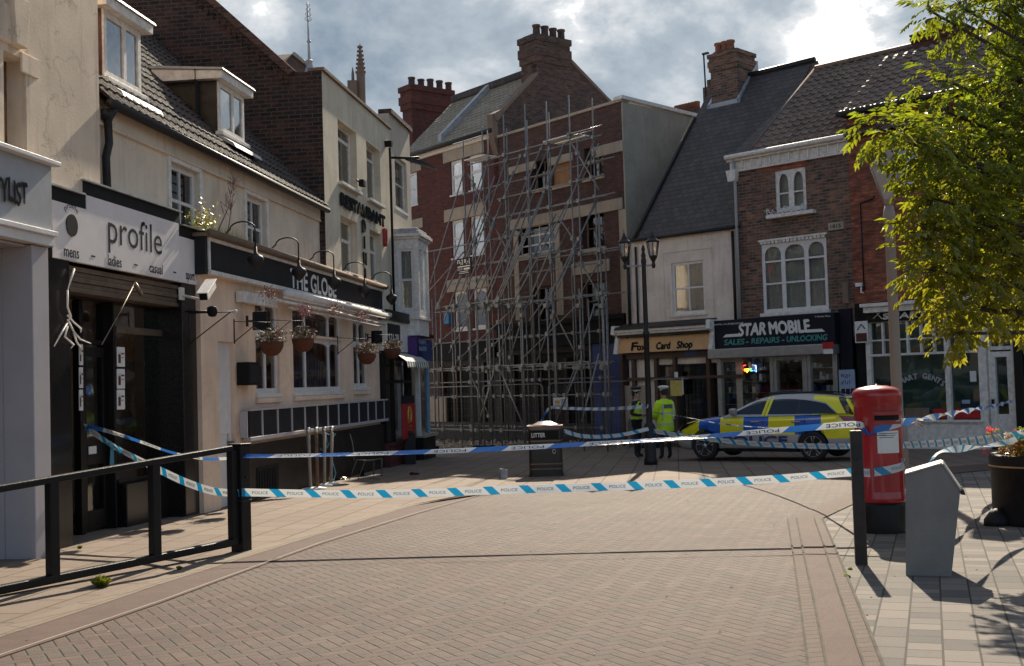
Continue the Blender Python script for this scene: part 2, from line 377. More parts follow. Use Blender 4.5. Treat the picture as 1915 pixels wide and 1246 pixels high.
M['glass_dark'] = glass('dark_window_glass', (.5, .52, .52), .05, .06)
M['glass_blue'] = glass('reflecting_window_glass', (.3, .35, .4), .02, .33)
M['glass_clear'] = glass('clear_lantern_glass', (.85, .86, .84), .08, .18)
# ================================================================ ground
def speck(n, co, c, amt=.5, dark=.55, light=1.5, scale=150):
    f1 = noisef(n, co, scale, 2, .8, .38, .62)
    c = mixc(n, mth(n, 'MULTIPLY', f1, amt), c, mixc(n, 1.0, c, (dark, dark, dark), 'MULTIPLY'))
    f2 = noisef(n, co, scale * 1.35, 1, .9, .66, .72)
    return mixc(n, mth(n, 'MULTIPLY', f2, .5), c, (.50, .42, .36))
def herringbone(name, ang, w_=.1):
    m, n, b, o = newmat(name); co = objco(n)
    mp = nd(n, 'ShaderNodeMapping', vector_type='POINT'); mp.inputs['Rotation'].default_value = (0, 0, -ang); mp.inputs['Scale'].default_value = (1 / w_,) * 3
    ln(n, co, mp.inputs[0]); s_ = nd(n, 'ShaderNodeSeparateXYZ'); ln(n, mp.outputs[0], s_.inputs[0])
    wob = nd(n, 'ShaderNodeTexNoise', i_Scale=9.0, i_Detail=2.0); ln(n, co, wob.inputs['Vector'])
    wv = mth(n, 'MULTIPLY', mth(n, 'SUBTRACT', wob.outputs[0], .5), .10)
    x = mth(n, 'ADD', s_.outputs[0], wv); y = mth(n, 'SUBTRACT', s_.outputs[1], wv)
    i = mth(n, 'FLOOR', x); j = mth(n, 'FLOOR', y); fx = mth(n, 'SUBTRACT', x, i); fy = mth(n, 'SUBTRACT', y, j)
    mm = mth(n, 'FLOORED_MODULO', mth(n, 'SUBTRACT', i, j), 4.0)
    hz = mth(n, 'LESS_THAN', mm, 1.5)
    al_h = mth(n, 'ADD', fx, mm); al_v = mth(n, 'ADD', fy, mth(n, 'SUBTRACT', 3.0, mm))
    def sel(a, bb): return mth(n, 'ADD', mth(n, 'MULTIPLY', hz, a), mth(n, 'MULTIPLY', mth(n, 'SUBTRACT', 1.0, hz), bb))
    al = sel(al_h, al_v); ac = sel(fy, fx)
    dl = mth(n, 'MINIMUM', al, mth(n, 'SUBTRACT', 2.0, al)); da = mth(n, 'MINIMUM', ac, mth(n, 'SUBTRACT', 1.0, ac))
    # joints running up the street are drawn wider and darker than those across it
    dv = sel(dl, da); dh = sel(da, dl)
    jv = mth(n, 'SUBTRACT', 1.0, mth(n, 'DIVIDE', mth(n, 'SUBTRACT', dv, .04), .05), clamp=True)
    jh = mth(n, 'MULTIPLY', mth(n, 'SUBTRACT', 1.0, mth(n, 'DIVIDE', mth(n, 'SUBTRACT', dh, .018), .035), clamp=True), .75)
    jt = mth(n, 'MAXIMUM', jv, jh)
    bi = sel(mth(n, 'SUBTRACT', i, mm), i); bj = sel(j, mth(n, 'SUBTRACT', j, mth(n, 'SUBTRACT', 3.0, mm)))
    cb = nd(n, 'ShaderNodeCombineXYZ'); ln(n, bi, cb.inputs[0]); ln(n, bj, cb.inputs[1]); ln(n, hz, cb.inputs[2])
    wn = nd(n, 'ShaderNodeTexWhiteNoise', noise_dimensions='3D'); ln(n, cb.outputs[0], wn.inputs['Vector'])
    rp = nd(n, 'ShaderNodeValToRGB'); ln(n, wn.outputs['Value'], rp.inputs[0]); rp.color_ramp.interpolation = 'LINEAR'
    e = rp.color_ramp.elements; e[0].color = (.062, .038, .032, 1); e[1].color = (.135, .082, .066, 1)
    q = e.new(.35); q.color = (.095, .056, .046, 1); q = e.new(.05); q.color = (.075, .055, .046, 1); q = e.new(.7); q.color = (.108, .056, .047, 1)
    c = mixc(n, mth(n, 'MULTIPLY', noisef(n, co, .5, 6, .65), .30), rp.outputs[0], (.17, .15, .13))
    c = mixc(n, mth(n, 'MULTIPLY', noisef(n, co, 1.7, 6, .7, .55, .8), .3), c, (.26, .20, .11))
    c = mixc(n, mth(n, 'MULTIPLY', noisef(n, co, 3.1, 5, .7, .6, .85), .3), c, (.12, .105, .10))
    vo = nd(n, 'ShaderNodeTexVoronoi', i_Scale=1.7); ln(n, co, vo.inputs['Vector']); gum = mth(n, 'LESS_THAN', vo.outputs['Distance'], .035)
    c = mixc(n, mth(n, 'MULTIPLY', gum, .55), c, (.06, .055, .05))
    c = mixc(n, mth(n, 'MULTIPLY', noisef(n, co, .9, 7, .75, .58, .72, 1.2), .38), c, (.085, .06, .05))
    c = mixc(n, mth(n, 'MULTIPLY', noisef(n, co, .35, 5, .6, .5, .75), .28), c, (.20, .145, .122))
    c = speck(n, co, c, .62)
    c = mixc(n, mth(n, 'MULTIPLY', jt, .92), c, (.016, .010, .007))
    ln(n, c, b.inputs['Base Color']); b.inputs['Roughness'].default_value = .8; b.inputs['Specular IOR Level'].default_value = .35
    bump(n, b, mth(n, 'ADD', mth(n, 'SUBTRACT', 1.0, jt), mth(n, 'MULTIPLY', noisef(n, co, 170, 3, .8), .35)), .008, .9)
    return m
def slabs(name, ang, bw, bh, c1, c2, gap, ms=.012, off=.5, stain=.35, sp=.35, squash=1.0, grain=150, joint_dark=1.0):
    m, n, b, o = newmat(name); co = objco(n)
    mp = nd(n, 'ShaderNodeMapping', vector_type='POINT'); mp.inputs['Rotation'].default_value = (0, 0, -ang); ln(n, co, mp.inputs[0])
    sp_ = nd(n, 'ShaderNodeSeparateXYZ'); ln(n, mp.outputs[0], sp_.inputs[0])
    # every row is shifted by its own amount, so joints never line up
    row = mth(n, 'FLOOR', mth(n, 'DIVIDE', sp_.outputs[1], bh)); wn = nd(n, 'ShaderNodeTexWhiteNoise', noise_dimensions='1D'); ln(n, row, wn.inputs['W'])
    cb = nd(n, 'ShaderNodeCombineXYZ'); ln(n, mth(n, 'ADD', sp_.outputs[0], mth(n, 'MULTIPLY', wn.outputs['Value'], bw * off * 4)), cb.inputs[0]); ln(n, sp_.outputs[1], cb.inputs[1])
    t = nd(n, 'ShaderNodeTexBrick', i_Scale=1.0, offset=0.0, squash=squash, squash_frequency=2); ln(n, cb.outputs[0], t.inputs['Vector'])
    t.inputs['Brick Width'].default_value = bw; t.inputs['Row Height'].default_value = bh; t.inputs['Mortar Size'].default_value = ms; t.inputs['Mortar Smooth'].default_value = .2
    t.inputs['Color1'].default_value = rgba(c1); t.inputs['Color2'].default_value = rgba(c2); t.inputs['Mortar'].default_value = rgba(gap)
    c = mixc(n, mth(n, 'MULTIPLY', noisef(n, co, .7, 7, .65), stain * .8), t.outputs[0], sc(c1, .62))
    c = mixc(n, mth(n, 'MULTIPLY', noisef(n, co, 3.3, 6, .7, .55, .8), stain), c, sc(c1, .5))
    c = speck(n, co, c, sp, scale=grain)
    c = mixc(n, t.outputs['Fac'], c, rgba(gap)[:3])
    ln(n, c, b.inputs['Base Color']); b.inputs['Roughness'].default_value = .85; b.inputs['Specular IOR Level'].default_value = .3
    bump(n, b, mth(n, 'SUBTRACT', mth(n, 'MULTIPLY', noisef(n, co, grain, 3, .8), .3), t.outputs['Fac']), .008, .8)
    return m
def sheet(name, pts, k, mat):
    mb = MB(); mb.add([(p[0], p[1], gz(p[0], p[1]) + .004 * k) for p in pts], [tuple(range(len(pts)))])
    o = mb.build(name, mat, recalc=False)
    if o.data.polygons[0].normal.z < 0: o.data.flip_normals()
    return tag(o, kind='structure')
def g2(*pp): return [G(*p).xy for p in pp]
azL = math.atan2(ray(1263, 706).x, ray(1263, 706).y)
M['flags'] = slabs('buff_paving_flags', radians(90) - azL, .62, .47, (.245, .183, .143), (.20, .15, .118), (.10, .07, .045), .014, stain=.25)
M['herring'] = herringbone('herringbone_blocks', radians(28))
M['pink_band'] = slabs('pink_block_band', radians(62), .3, .2, (.135, .085, .072), (.115, .073, .062), (.12, .085, .07), .004, stain=.35, sp=.5)
M['buff_strip'] = slabs('buff_edge_strip', radians(60), .9, .3, (.25, .195, .15), (.225, .175, .135), (.12, .09, .06), .008, stain=.2)
M['right_pave'] = slabs('mixed_grey_block_paving', radians(70.5), .31, .208, (.25, .215, .185), (.115, .105, .098), (.05, .042, .033), .007, off=.9, stain=.1, sp=.4, squash=.66)
M['course'] = slabs('brown_block_course', radians(101), .12, 9, (.145, .10, .082), (.12, .084, .07), (.06, .045, .035), .007, stain=.2, sp=.55)
M['asphalt'] = slabs('weathered_asphalt', 0, 30, 30, (.14, .12, .10), (.14, .12, .10), (.1, .09, .08), .001, stain=.4)
sheet('ground', [(-120, -30), (160, -30), (160, 400), (-120, 400)], 0, M['flags'])
# left edge of the block road, near to far; then the far edge; then the right edge, far to near
Li = g2((-260, 1330), (0, 1233), (176, 1173), (300, 1130), (434, 1080), (600, 1019), (778, 963), (893, 930), (1000, 917))
Lo = g2((-300, 1290), (0, 1195), (160, 1143), (300, 1095), (480, 1038), (600, 1000), (764, 949), (900, 922), (1000, 912))
Ls = g2((-330, 1270), (0, 1176), (150, 1128), (300, 1080), (480, 1025), (600, 990), (764, 943), (900, 918), (1000, 908))
far = g2((1150, 910), (1400, 902), (1640, 893))
Ra = g2((1473, 973), (1485, 1051), (1497, 1138), (1511, 1246), (1526, 1360)); Rb = g2((1490, 973), (1503, 1040), (1522, 1126), (1545, 1246), (1568, 1360))
Rc = g2((1523, 973), (1540, 1022), (1568, 1109), (1614, 1246), (1650, 1360)); Rd = g2((1538, 973), (1556, 1015), (1585, 1085), (1625, 1184), (1649, 1246), (1690, 1360))
fa, fb, fc, fd = g2((1690, 882), (1696, 886), (1700, 892), (1703, 895))
ext = Vector((8, 5))
road = Li + far + [fa + ext, fa] + Ra
road += [road[-1] + Vector((0, -6)), Vector((-9, road[-1].y - 6))]
sheet('road', road, 2, M['herring'])
def strip(name, A, B, k, mat): return sheet(name, list(A) + list(reversed(B)), k, mat)
strip('kerb', Li, Lo, 3, M['pink_band'])
strip('kerb', Lo, Ls, 2.5, M['buff_strip'])
strip('kerb', [fa + ext, fa] + Ra, [fb + ext, fb] + Rb, 4, M['course'])
strip('kerb', [fb + ext, fb] + Rb, [fc + ext, fc] + Rc, 5, M['pink_band'])
strip('kerb', [fc + ext, fc] + Rc, [fd + ext, fd] + Rd, 6, M['course'])
rp_ = [fd + ext, fd] + Rd; rp_ += [rp_[-1] + Vector((.5, -5)), Vector((14, rp_[-1].y - 5)), Vector((16, 14)), fd + ext + Vector((2, -1))]
sheet('pavement', rp_, 3, M['right_pave'])

M['joint'] = plain('mossy_joint', (.05, .04, .028), .95, var=.5, scale=5)
def joint(P, w_, k, mat='joint'):
    A = [p + Vector((-w_, 0)) for p in P]; B = [p + Vector((w_, 0)) for p in P]; strip('kerb', A, B, k, M[mat])
for P_, w_ in ((Ra, .007), (Rb, .008), (Rc, .007), (Rd, .010)): joint(P_, w_, 8)
M['pale_joint'] = plain('pale_mortar_line', (.42, .36, .30), .9)
strip('kerb', Li, [p + Vector((.012, .012)) for p in Li], 8, M['pale_joint']); strip('kerb', Lo, [p + Vector((.012, .012)) for p in Lo], 8, M['joint'])
# ================================================================ windows and roofs
def win(parent, r, y=0.0, cols=(.5,), rows=(.5,), fr=.06, bar=.03, mat='white', gl='glass_dark', back=None, sill=True, dep=.05, arch=0, archn=None, name='window', backmat=None, silld=.09, backoff=.12, rowbar=None):
    """frame > pane, sill, blind; r = (x0, x1, z0, z1)"""
    x0, x1, z0, z1 = r; mb = MB(); w_, h_ = x1 - x0, z1 - z0
    mb.box(x0, x0 + fr, y, y + dep, z0, z1); mb.box(x1 - fr, x1, y, y + dep, z0, z1)
    mb.box(x0 + fr, x1 - fr, y, y + dep, z1 - fr, z1); mb.box(x0 + fr, x1 - fr, y, y + dep, z0, z0 + fr * 1.2)
    for c in cols: mb.box(x0 + c * w_ - bar / 2, x0 + c * w_ + bar / 2, y + .004, y + dep - .004, z0 + fr, z1 - fr)
    for c in rows:
        rb_ = rowbar or bar; mb.box(x0 + fr, x1 - fr, y + .007, y + dep - .007, z0 + c * h_ - rb_ / 2, z0 + c * h_ + rb_ / 2)
    if arch:
        # rounded heads to each light of the top row
        edges = [0] + list(cols) + [1] if archn is None else archn
        for i in range(len(edges) - 1):
            a = x0 + edges[i] * w_ + (fr if i == 0 else bar / 2); b_ = x0 + edges[i + 1] * w_ - (fr if i == len(edges) - 2 else bar / 2); zt = z1 - fr; hh = arch
            N = 10
            for side_ in (0, 1):
                pts = []
                for k in range(N // 2 + 1):
                    t = k / N; px_ = a + (b_ - a) * t; zc = zt - hh + hh * sqrt(max(0, 1 - (2 * t - 1) ** 2)); pts.append((px_ if not side_ else a + b_ - px_, zc))
                corner = (a if not side_ else b_, zt + .001); top = ((a + b_) / 2, zt + .001)
                mb.prism(pts + [top, corner], y + .01, y + dep - .01)
    o = mb.build(name, M[mat], parent)
    g = MB().quad((x0 + fr / 2, y + dep * .6, z0 + fr / 2), (x1 - fr / 2, y + dep * .6, z0 + fr / 2), (x1 - fr / 2, y + dep * .6, z1 - fr / 2), (x0 + fr / 2, y + dep * .6, z1 - fr / 2)).build('pane', M[gl], o, recalc=False)
    if sill: MB().box(x0 - .06, x1 + .06, y - silld, y + dep, z0 - .07, z0 - .002).build('sill', M[mat if sill is True else sill], o, bevel=.008)
    if back:
        mb = MB(); yb = y + dep + backoff
        if back == 'blind':
            k = 14
            for i in range(k): mb.box(x0 + .05, x1 - .05, yb, yb + .02, z0 + h_ * (i + .15) / k, z0 + h_ * (i + .8) / k)
            mb.build('blind', M['curtain'], o)
        elif back == 'halfblind':
            for i in range(5): mb.box(x0 + .05, x1 - .05, yb, yb + .02, z1 - h_ * (.08 + .13 * i + .1), z1 - h_ * (.08 + .13 * i))
            mb.build('blind', M['curtain'], o)
        elif back == 'curtain':
            N = int(w_ / .035); vs = []; 
            for i in range(N + 1):
                xx = x0 + .03 + (w_ - .06) * i / N; yy = yb + .02 * sin(i * 1.9) ; vs += [(xx, yy, z0 + .02), (xx, yy, z1 - .02)]
            mb.add(vs, [(2 * i, 2 * i + 2, 2 * i + 3, 2 * i + 1) for i in range(N)], True); mb.build('curtain', M['curtain'], o, recalc=False)
        else:
            mb.quad((x0 - .2, yb, z0 - .2), (x1 + .2, yb, z0 - .2), (x1 + .2, yb, z1 + .2), (x0 - .2, yb, z1 + .2)); mb.build('interior', M[back], o, recalc=False)
    return o
def shell(mb, x0, x1, y0, y1, z0, z1, front=False):
    """plain sides, back and lid of a building behind its front wall"""
    mb.quad((x0, y0, z0), (x0, y1, z0), (x0, y1, z1), (x0, y0, z1)); mb.quad((x1, y0, z0), (x1, y0, z1), (x1, y1, z1), (x1, y1, z0))
    mb.quad((x0, y1, z0), (x1, y1, z0), (x1, y1, z1), (x0, y1, z1))
    return mb
def pantile_mat(name, c1, c2, moss, mossy, tw=.30, tl=.34):
    m, n, b, o = newmat(name); co = objco(n)
    t = nd(n, 'ShaderNodeTexBrick', i_Scale=1.0, offset=0.0); ln(n, co, t.inputs['Vector']); t.inputs['Brick Width'].default_value = tw; t.inputs['Row Height'].default_value = tl
    t.inputs['Mortar Size'].default_value = 0; t.inputs['Color1'].default_value = rgba(c1); t.inputs['Color2'].default_value = rgba(c2)
    c = mixc(n, mth(n, 'MULTIPLY', noisef(n, co, 1.0, 6, .65, .4, .75), .5), t.outputs[0], sc(c1, .4))
    c = mixc(n, mth(n, 'MULTIPLY', noisef(n, co, 9, 5, .7, .5, .8), mossy), c, moss)
    ln(n, c, b.inputs['Base Color']); b.inputs['Roughness'].default_value = .72
    bump(n, b, noisef(n, co, 40, 3), .006, .5)
    return m
def roofM(F_, x, y, z, slope):
    """matrix (in facade space) of a roof plane: local x along eaves, y up the slope, z outwards"""
    c, s_ = cos(slope), sin(slope)
    return Matrix(((1, 0, 0, x), (0, c, -s_, y), (0, s_, c, z), (0, 0, 0, 1)))
def pantiles(parent, Mx, L, S, mat, tw=.30, tl=.34, amp=.035, cuts=(), name='roof', under=True, lift=.02, prof=6):
    """tiled roof built tile course by tile course; cuts = list of (point, normal) in the roof plane, the normal's side is removed"""
    nx = int(L / tw) * prof; ny = int(S / tl + .999); vs = []; fs = []
    def hgt(i, low):
        t = (i % prof) / prof
        return amp * max(0, cos(2 * pi * t)) ** .7 + low
    for j in range(ny):
        y0, y1 = j * tl - .04, min(S, (j + 1) * tl + .01); b = len(vs)
        for i in range(nx + 1):
            x = L * i / nx; jit = .006 * sin(i // prof * 12.9 + j * 7.7)
            vs += [(x, y0, hgt(i, lift + jit)), (x, y1, hgt(i, 0)), (x, y0 + .001, hgt(i, lift + jit) - .03)]
        for i in range(nx):
            fs.append((b + 3 * i, b + 3 * i + 3, b + 3 * i + 4, b + 3 * i + 1)); fs.append((b + 3 * i + 2, b + 3 * i + 5, b + 3 * i + 3, b + 3 * i))
    me = bpy.data.meshes.new(name); me.from_pydata(vs, [], fs)
    bm = bmesh.new(); bm.from_mesh(me)
    for p_, n_ in cuts: bmesh.ops.bisect_plane(bm, geom=bm.verts[:] + bm.edges[:] + bm.faces[:], plane_co=(p_[0], p_[1], 0), plane_no=(n_[0], n_[1], 0), clear_outer=True)
    bm.to_mesh(me); bm.free(); me.materials.append(mat)
    for p in me.polygons: p.use_smooth = False
    o = bpy.data.objects.new(name, me); col.objects.link(o); o.parent = parent; o.matrix_local = Mx
    return o
def flatroof(parent, Mx, pts, mat, th=.06, name='roof'):
    mb = MB(); n = len(pts); vs = [(p[0], p[1], 0) for p in pts] + [(p[0], p[1], -th) for p in pts]
    mb.add(vs, [tuple(range(n)), tuple(range(2 * n - 1, n - 1, -1))] + [(i, (i + 1) % n, (i + 1) % n + n, i + n) for i in range(n)])
    o = mb.build(name, mat, parent); o.matrix_local = Mx; return o
M['pantile'] = pantile_mat('weathered_pantiles', (.050, .031, .024), (.024, .017, .015), (.12, .095, .07), .3)
M['pantile_brown'] = pantile_mat('brown_interlocking_tiles', (.25, .165, .12), (.15, .10, .075), (.34, .28, .2), .4, .26, .32)
M['slate'] = slate('grey_slates', (.085, .066, .06), (.052, .042, .039), (.016, .014, .013))
M['slate_red'] = slate('sunlit_lichened_slates', (.36, .29, .205), (.26, .215, .155), (.05, .05, .045), .3, .16, (.22, .19, .12), .4)  # pale base colour stands in for grazing sun; lichen patches over it
def chimney(parent, x0, x1, y0, y1, z0, z1, mat, pots, potr=.13, poth=.4, corbel=.07, name='chimney', potmat='soot_pot', bands=3, flare=.5):
    mb = MB(); mb.box(x0, x1, y0, y1, z0, z1 - flare); zc = z1 - flare
    st = [(0, .08), (corbel * .6, .09), (corbel, .12), (corbel * .5, .07), (corbel * 1.1, .08)][:bands + 2]
    tot = sum(s_[1] for s_ in st)
    for e, h_ in st:
        hh = h_ * flare / tot; mb.box(x0 - e, x1 + e, y0 - e, y1 + e, zc, zc + hh); zc += hh
    mb.prism([(x0 - .02, z1), (x1 + .02, z1), (x1 - .12, z1 + .08), (x0 + .12, z1 + .08)], y0 + .05, y1 - .05)
    o = mb.build(name, M[mat], parent)
    for (px_, py_) in pots:
        p = MB(); hh = poth * R.uniform(.85, 1.1)
        p.lathe([(potr * 1.05, 0), (potr, .04), (potr * .92, hh * .8), (potr * 1.12, hh * .84), (potr * 1.12, hh), (potr * .85, hh)], (px_, py_, z1 + .05), 12)
        p.build('chimney_pot', M[potmat], o)
    return o
# ================================================================ left side of the square
PB = G(722, 875); FL = Fac(PB.x, PB.y, pi / 2 - azL)
UW = .25                                                     # depth of the upper walls behind the pub front
def up_(r, y=UW): return FL.r(*r, off=y)
EAVE = 5.36
uE = FL.u(591, 400, UW)
uA = FL.u(178, 250, UW); uG = FL.u(603, 200, UW); uR = FL.u(728.5, 240, UW); uPb = FL.u(768, 300, UW)

# ---- tall cream building at the left edge
B = thing('salon_building', 'tall cracked cream rendered building at the left edge over the pale grey salon front', 'building', FL.M)
mb = MB(); o1 = up_((-60, 60, 300, 40)); sal0, sal1 = -24.0, FL.u(92, 600, -.05)
mb.wall(-24, uA, 3.35, 14, [(-15.9, FL.u(40, 150, UW), 3.7, FL.z(10, 100, UW))], UW - .06, .3); shell(mb, -24, uA, UW - .06, 9, 3.35, 14)
mb.quad((-24, UW - .06, 14), (uA, UW - .06, 14), (uA, 9, 14), (-24, 9, 14))
mb.build('wall', M['cream_tall'], B)
ow = (-15.9, FL.u(40, 150, UW), 3.7, FL.z(10, 100, UW))
win(B, ow, UW + .18, cols=(.5,), rows=(.5,), fr=.09, mat='wood', gl='glass_blue', back='interior')
mb = MB(); za = FL.z(10, 85, UW); xk = FL.u(18, 60, UW)
mb.prism([(xk - .12, za), (xk + .10, za), (xk + .16, za + .55), (xk - .18, za + .55)], UW - .16, UW - .05)
mb.box(-17.2, xk - .12, UW - .11, UW - .05, za, za + .42); mb.box(xk + .1, FL.u(60, 100, UW), UW - .085, UW - .055, za - .25, za - .02); mb.build('keystone', M['cream_tall'], B, bevel=.01)
# pale grey ground floor with an open lobby
fz1, fz0 = FL.z(60, 300, -.1), FL.z(60, 425, -.1); fzb = FL.z(60, 462, -.05)
gb = -.17
mb = MB(); mb.box(sal1 - .34, sal1, -.05, .5, gb, fz0 - .18); mb.build('pilaster', M['lilac_grey'], B, bevel=.01)
mb = MB(); mb.box(-24, sal1 - .345, .02, .5, fzb, fz0 - .18); mb.box(sal1 - .345, sal1 - .05, .3, 2.6, gb, fzb)
mb.quad((sal1 - .36, .3, gb), (sal1 - .36, 3, gb), (sal1 - .36, 3, fzb), (sal1 - .36, .3, fzb)); mb.quad((-24, 3, gb), (sal1, 3, gb), (sal1, 3, fzb), (-24, 3, fzb)); mb.build('lobby_lining', M['lilac_grey'], B)
mb = MB(); mb.box(-24, sal1 + .02, -.12, .5, fz0 - .17, fz0 - .06); mb.box(-24, sal1 + .03, -.16, .5, fz0 - .06, fz0); mb.box(-24, sal1 + .05, -.2, .5, fz1, fz1 + .05); mb.build('cornice', M['white'], B, bevel=.008)
mb = MB(); mb.box(-24, sal1 - .36, -.1, 3, gb - .2, gb + .02); mb.build('step', M['stone_dark'], B)
S = thing('salon_sign', 'pale grey fascia sign ending in hand lettered YLIST on the salon', 'sign', FL.M)
mb = MB(); mb.box(-24, sal1, -.1, .45, fz0 + .002, fz1 - .002); mb.build('board', M['grey_paint'], S)
mb = MB(); lx, lz = FL.P(2, 372, -.13); lr = FL.u(52, 372, -.13)
text(mb, 'STYLIST', lr - (lr - lx) * 7 / 5.0, lz, .24, -.13, width=(lr - lx) * 7 / 5.0, bold=.011, fn=lambda a, b, k: (a, -.125 - .0005 * k, b + .02 * sin(a * 23))); mb.build('lettering', M['black'], S, recalc=False)

UL = .38; EAVE = 5.47; uA = FL.u(178, 250, UL)
# ---- low cream building: profile shop below, tiled roof with two dormers
B = thing('cream_terrace_house', 'long low cream rendered building with brown pantile roof and two white dormers', 'building', FL.M)
w1 = up_((317, 301, 405, 371), UL); w2 = up_((459, 358, 470, 497), UL); w1 = (w1[0], w1[1], w1[2] - .25, w1[3]); w2 = (w2[0], w2[1], w1[2], w1[3])
mb = MB(); mb.wall(uA, uG, 3.6, EAVE, [w1, w2], UL, .14); mb.quad((uA, 8, -.3), (uG, 8, -.3), (uG, 8, EAVE), (uA, 8, EAVE)); mb.quad((uA, 3, -.3), (uA, 8, -.3), (uA, 8, EAVE), (uA, 3, EAVE)); mb.quad((uG, 3, -.3), (uG, 8, -.3), (uG, 8, EAVE), (uG, 3, EAVE)); mb.build('wall', M['cream'], B)
for wr in (w1, w2): win(B, wr, UL + .07, cols=(.5,), rows=(.5,), fr=.08, bar=.03, back='halfblind', gl='glass', rowbar=.05)
mb = MB()
for wr in (w1, w2):
    for e in (0,): mb.box(wr[0] - .1, wr[0] - .002, UL - .03, UL + .02, wr[2], wr[3] + .1); mb.box(wr[1] + .002, wr[1] + .1, UL - .03, UL + .02, wr[2], wr[3] + .1); mb.box(wr[0] - .002, wr[1] + .002, UL - .03, UL + .02, wr[3] + .002, wr[3] + .1)
mb.split('window_surround', M['old_white'], B, bevel=.005)
mb = MB(); mb.box(uA, uG - .01, UL - .05, UL + .002, EAVE - .33, EAVE - .30); mb.box(uA, uG - .01, UL - .03, UL + .001, EAVE - .30, EAVE - .05); mb.build('eaves_board', M['cream'], B)
sl_ = radians(46); Lr = uG - uA; Sr = 5.6
def roof_y(y): return EAVE + (y - UL + .12) * math.tan(sl_)
RM = roofM(FL, uA, UL - .12, EAVE, sl_)
pantiles(B, RM, Lr + .05, Sr, M['pantile'], tw=.215, tl=.31, amp=.045, lift=.03)
zt_ = EAVE + Sr * sin(sl_); yt_ = UL - .12 + Sr * cos(sl_)
mb = MB(); mb.quad((uA, yt_, zt_), (uG, yt_, zt_), (uG, yt_ + 5, EAVE), (uA, yt_ + 5, EAVE)); mb.quad((uA, UL - .1, EAVE - .06), (uG, UL - .1, EAVE - .06), (uG, yt_, zt_ - .1), (uA, yt_, zt_ - .1)); mb.build('rear_roof', M['slate'], B)
mb = MB(); N = 14; mb.tube([(uA + .02, UL - .2, EAVE - .06), (uG, UL - .2, EAVE - .10)], .06, 8)
gu = mb.build('gutter', M['iron'], B)
xd = FL.u(203, 300, UL - .1)
mb = MB(); zj = FL.z(203, 225, UL - .1); mb.tube([(xd, UL - .2, EAVE - .1), (xd, UL - .1, zj), (xd + .06, UL - .08, zj - .3), (xd - .03, UL - .08, zj - .5), (xd, UL - .08, 4.1)], .055, 8); mb.tube([(xd, UL - .08, zj), (xd, UL - .08, zj + .14)], .085, 8); mb.build('downpipe', M['iron'], B)
def dormer(xa, xb, z0, z1, yf):
    yr = lambda z: UL - .12 + (z - EAVE) / math.tan(sl_)
    d = thing('dormer', None, None); d.parent = B
    for x_, d_ in ((xa, .05), (xb - .05, .05)):
        MB().prismx([(yf, z0 - .05), (yf, z1), (yr(z1) + .2, z1), (yr(z0) + .1, z0 - .05)], x_, x_ + d_).build('cheek', M['maroon'] if xa < -11 else M['tile'], d)
    win(d, (xa + .02, xb - .02, z0, z1 - .04), yf - .03, cols=(.56,), rows=(), fr=.09, bar=.09, mat='old_white', gl='glass_blue', back='interior', name='dormer_window', backoff=.3)
    mb = MB(); mb.prismx([(yf - .16, z1 - .04), (yf - .16, z1 + .10), (yr(z1) + .35, z1 + .22), (yr(z1) + .35, z1 - .03)], xa - .14, xb + .14); mb.build('dormer_roof', M['old_white'], d, bevel=.01)
    mb = MB(); mb.prismx([(yf - .2, z1 + .10), (yf - .18, z1 + .14), (yr(z1) + .3, z1 + .27), (yr(z1) + .3, z1 + .22)], xa - .17, xb + .17); mb.build('dormer_lead', M['lead'], d)
    mb = MB(); mb.prismx([(yf - .34, z0 - .30), (yf - .3, z0 - .22), (yf + .02, z0 - .02), (yf + .02, z0 - .1)], xa - .02, xb + .06); mb.build('lead_apron', M['lead'], d)
dormer(-12.45, -11.25, 6.05, 7.06, .8); dormer(-8.25, -6.98, 6.16, 7.1, .8)

# ---- profile clothes shop front
ps = .2; pz0 = FL.z(232, 508, ps); q0 = FL.u(95, 480, ps); q1 = FL.u(370, 530, ps)
zs1 = FL.z(97, 375, ps); zc1 = FL.z(157, 365, ps); xs1 = FL.u(157, 365, ps); xs2 = FL.u(331, 440, ps)
S = thing('shop_sign', 'stepped white fascia board reading profile, mens, ladies, casual and sport', 'sign', FL.M)
mb = MB(); mb.prism([(q0, pz0), (q1, pz0), (q1, zs1), (xs2, zs1), (xs2, zc1), (xs1, zc1), (xs1, zs1), (q0, zs1)], ps - .03, ps + .03); mb.build('board', M['shop_white'], S)
bt = .17
mb = MB()
mb.box(q0 - .06, xs1 - .002, ps - .02, ps + .55, zs1 + .002, zs1 + bt); mb.box(xs1 - .05, xs1 + .05, ps - .021, ps + .55, zs1 + .002, zc1 + .001); mb.box(xs1 - .05, xs2 + .05, ps - .022, ps + .55, zc1 + .002, zc1 + bt)
mb.box(xs2 - .001, xs2 + .1, ps - .021, ps + .5, zs1, zc1 + .001); mb.box(xs2 + .1, q1 + .15, ps - .02, ps + .5, zs1 + .002, zs1 + bt); mb.box(q0 - .08, q0 - .002, ps - .02, ps + .5, pz0, zs1); mb.box(q1 + .002, q1 + .16, ps - .02, ps + .5, pz0 - 3, zs1)
mb.build('frame', M['black_matt'], S)
mb = MB(); mb.box(q0 - .1, xs1 - .06, ps - .06, ps + .56, zs1 + bt, zs1 + bt + .02); mb.box(xs1 - .09, xs2 + .09, ps - .06, ps + .56, zc1 + bt, zc1 + bt + .02); mb.box(xs2 + .1, q1 + .1, ps - .06, ps + .56, zs1 + bt, zs1 + bt + .02); mb.build('lead_capping', M['lead'], S)
mb = MB(); ys = ps - .0325
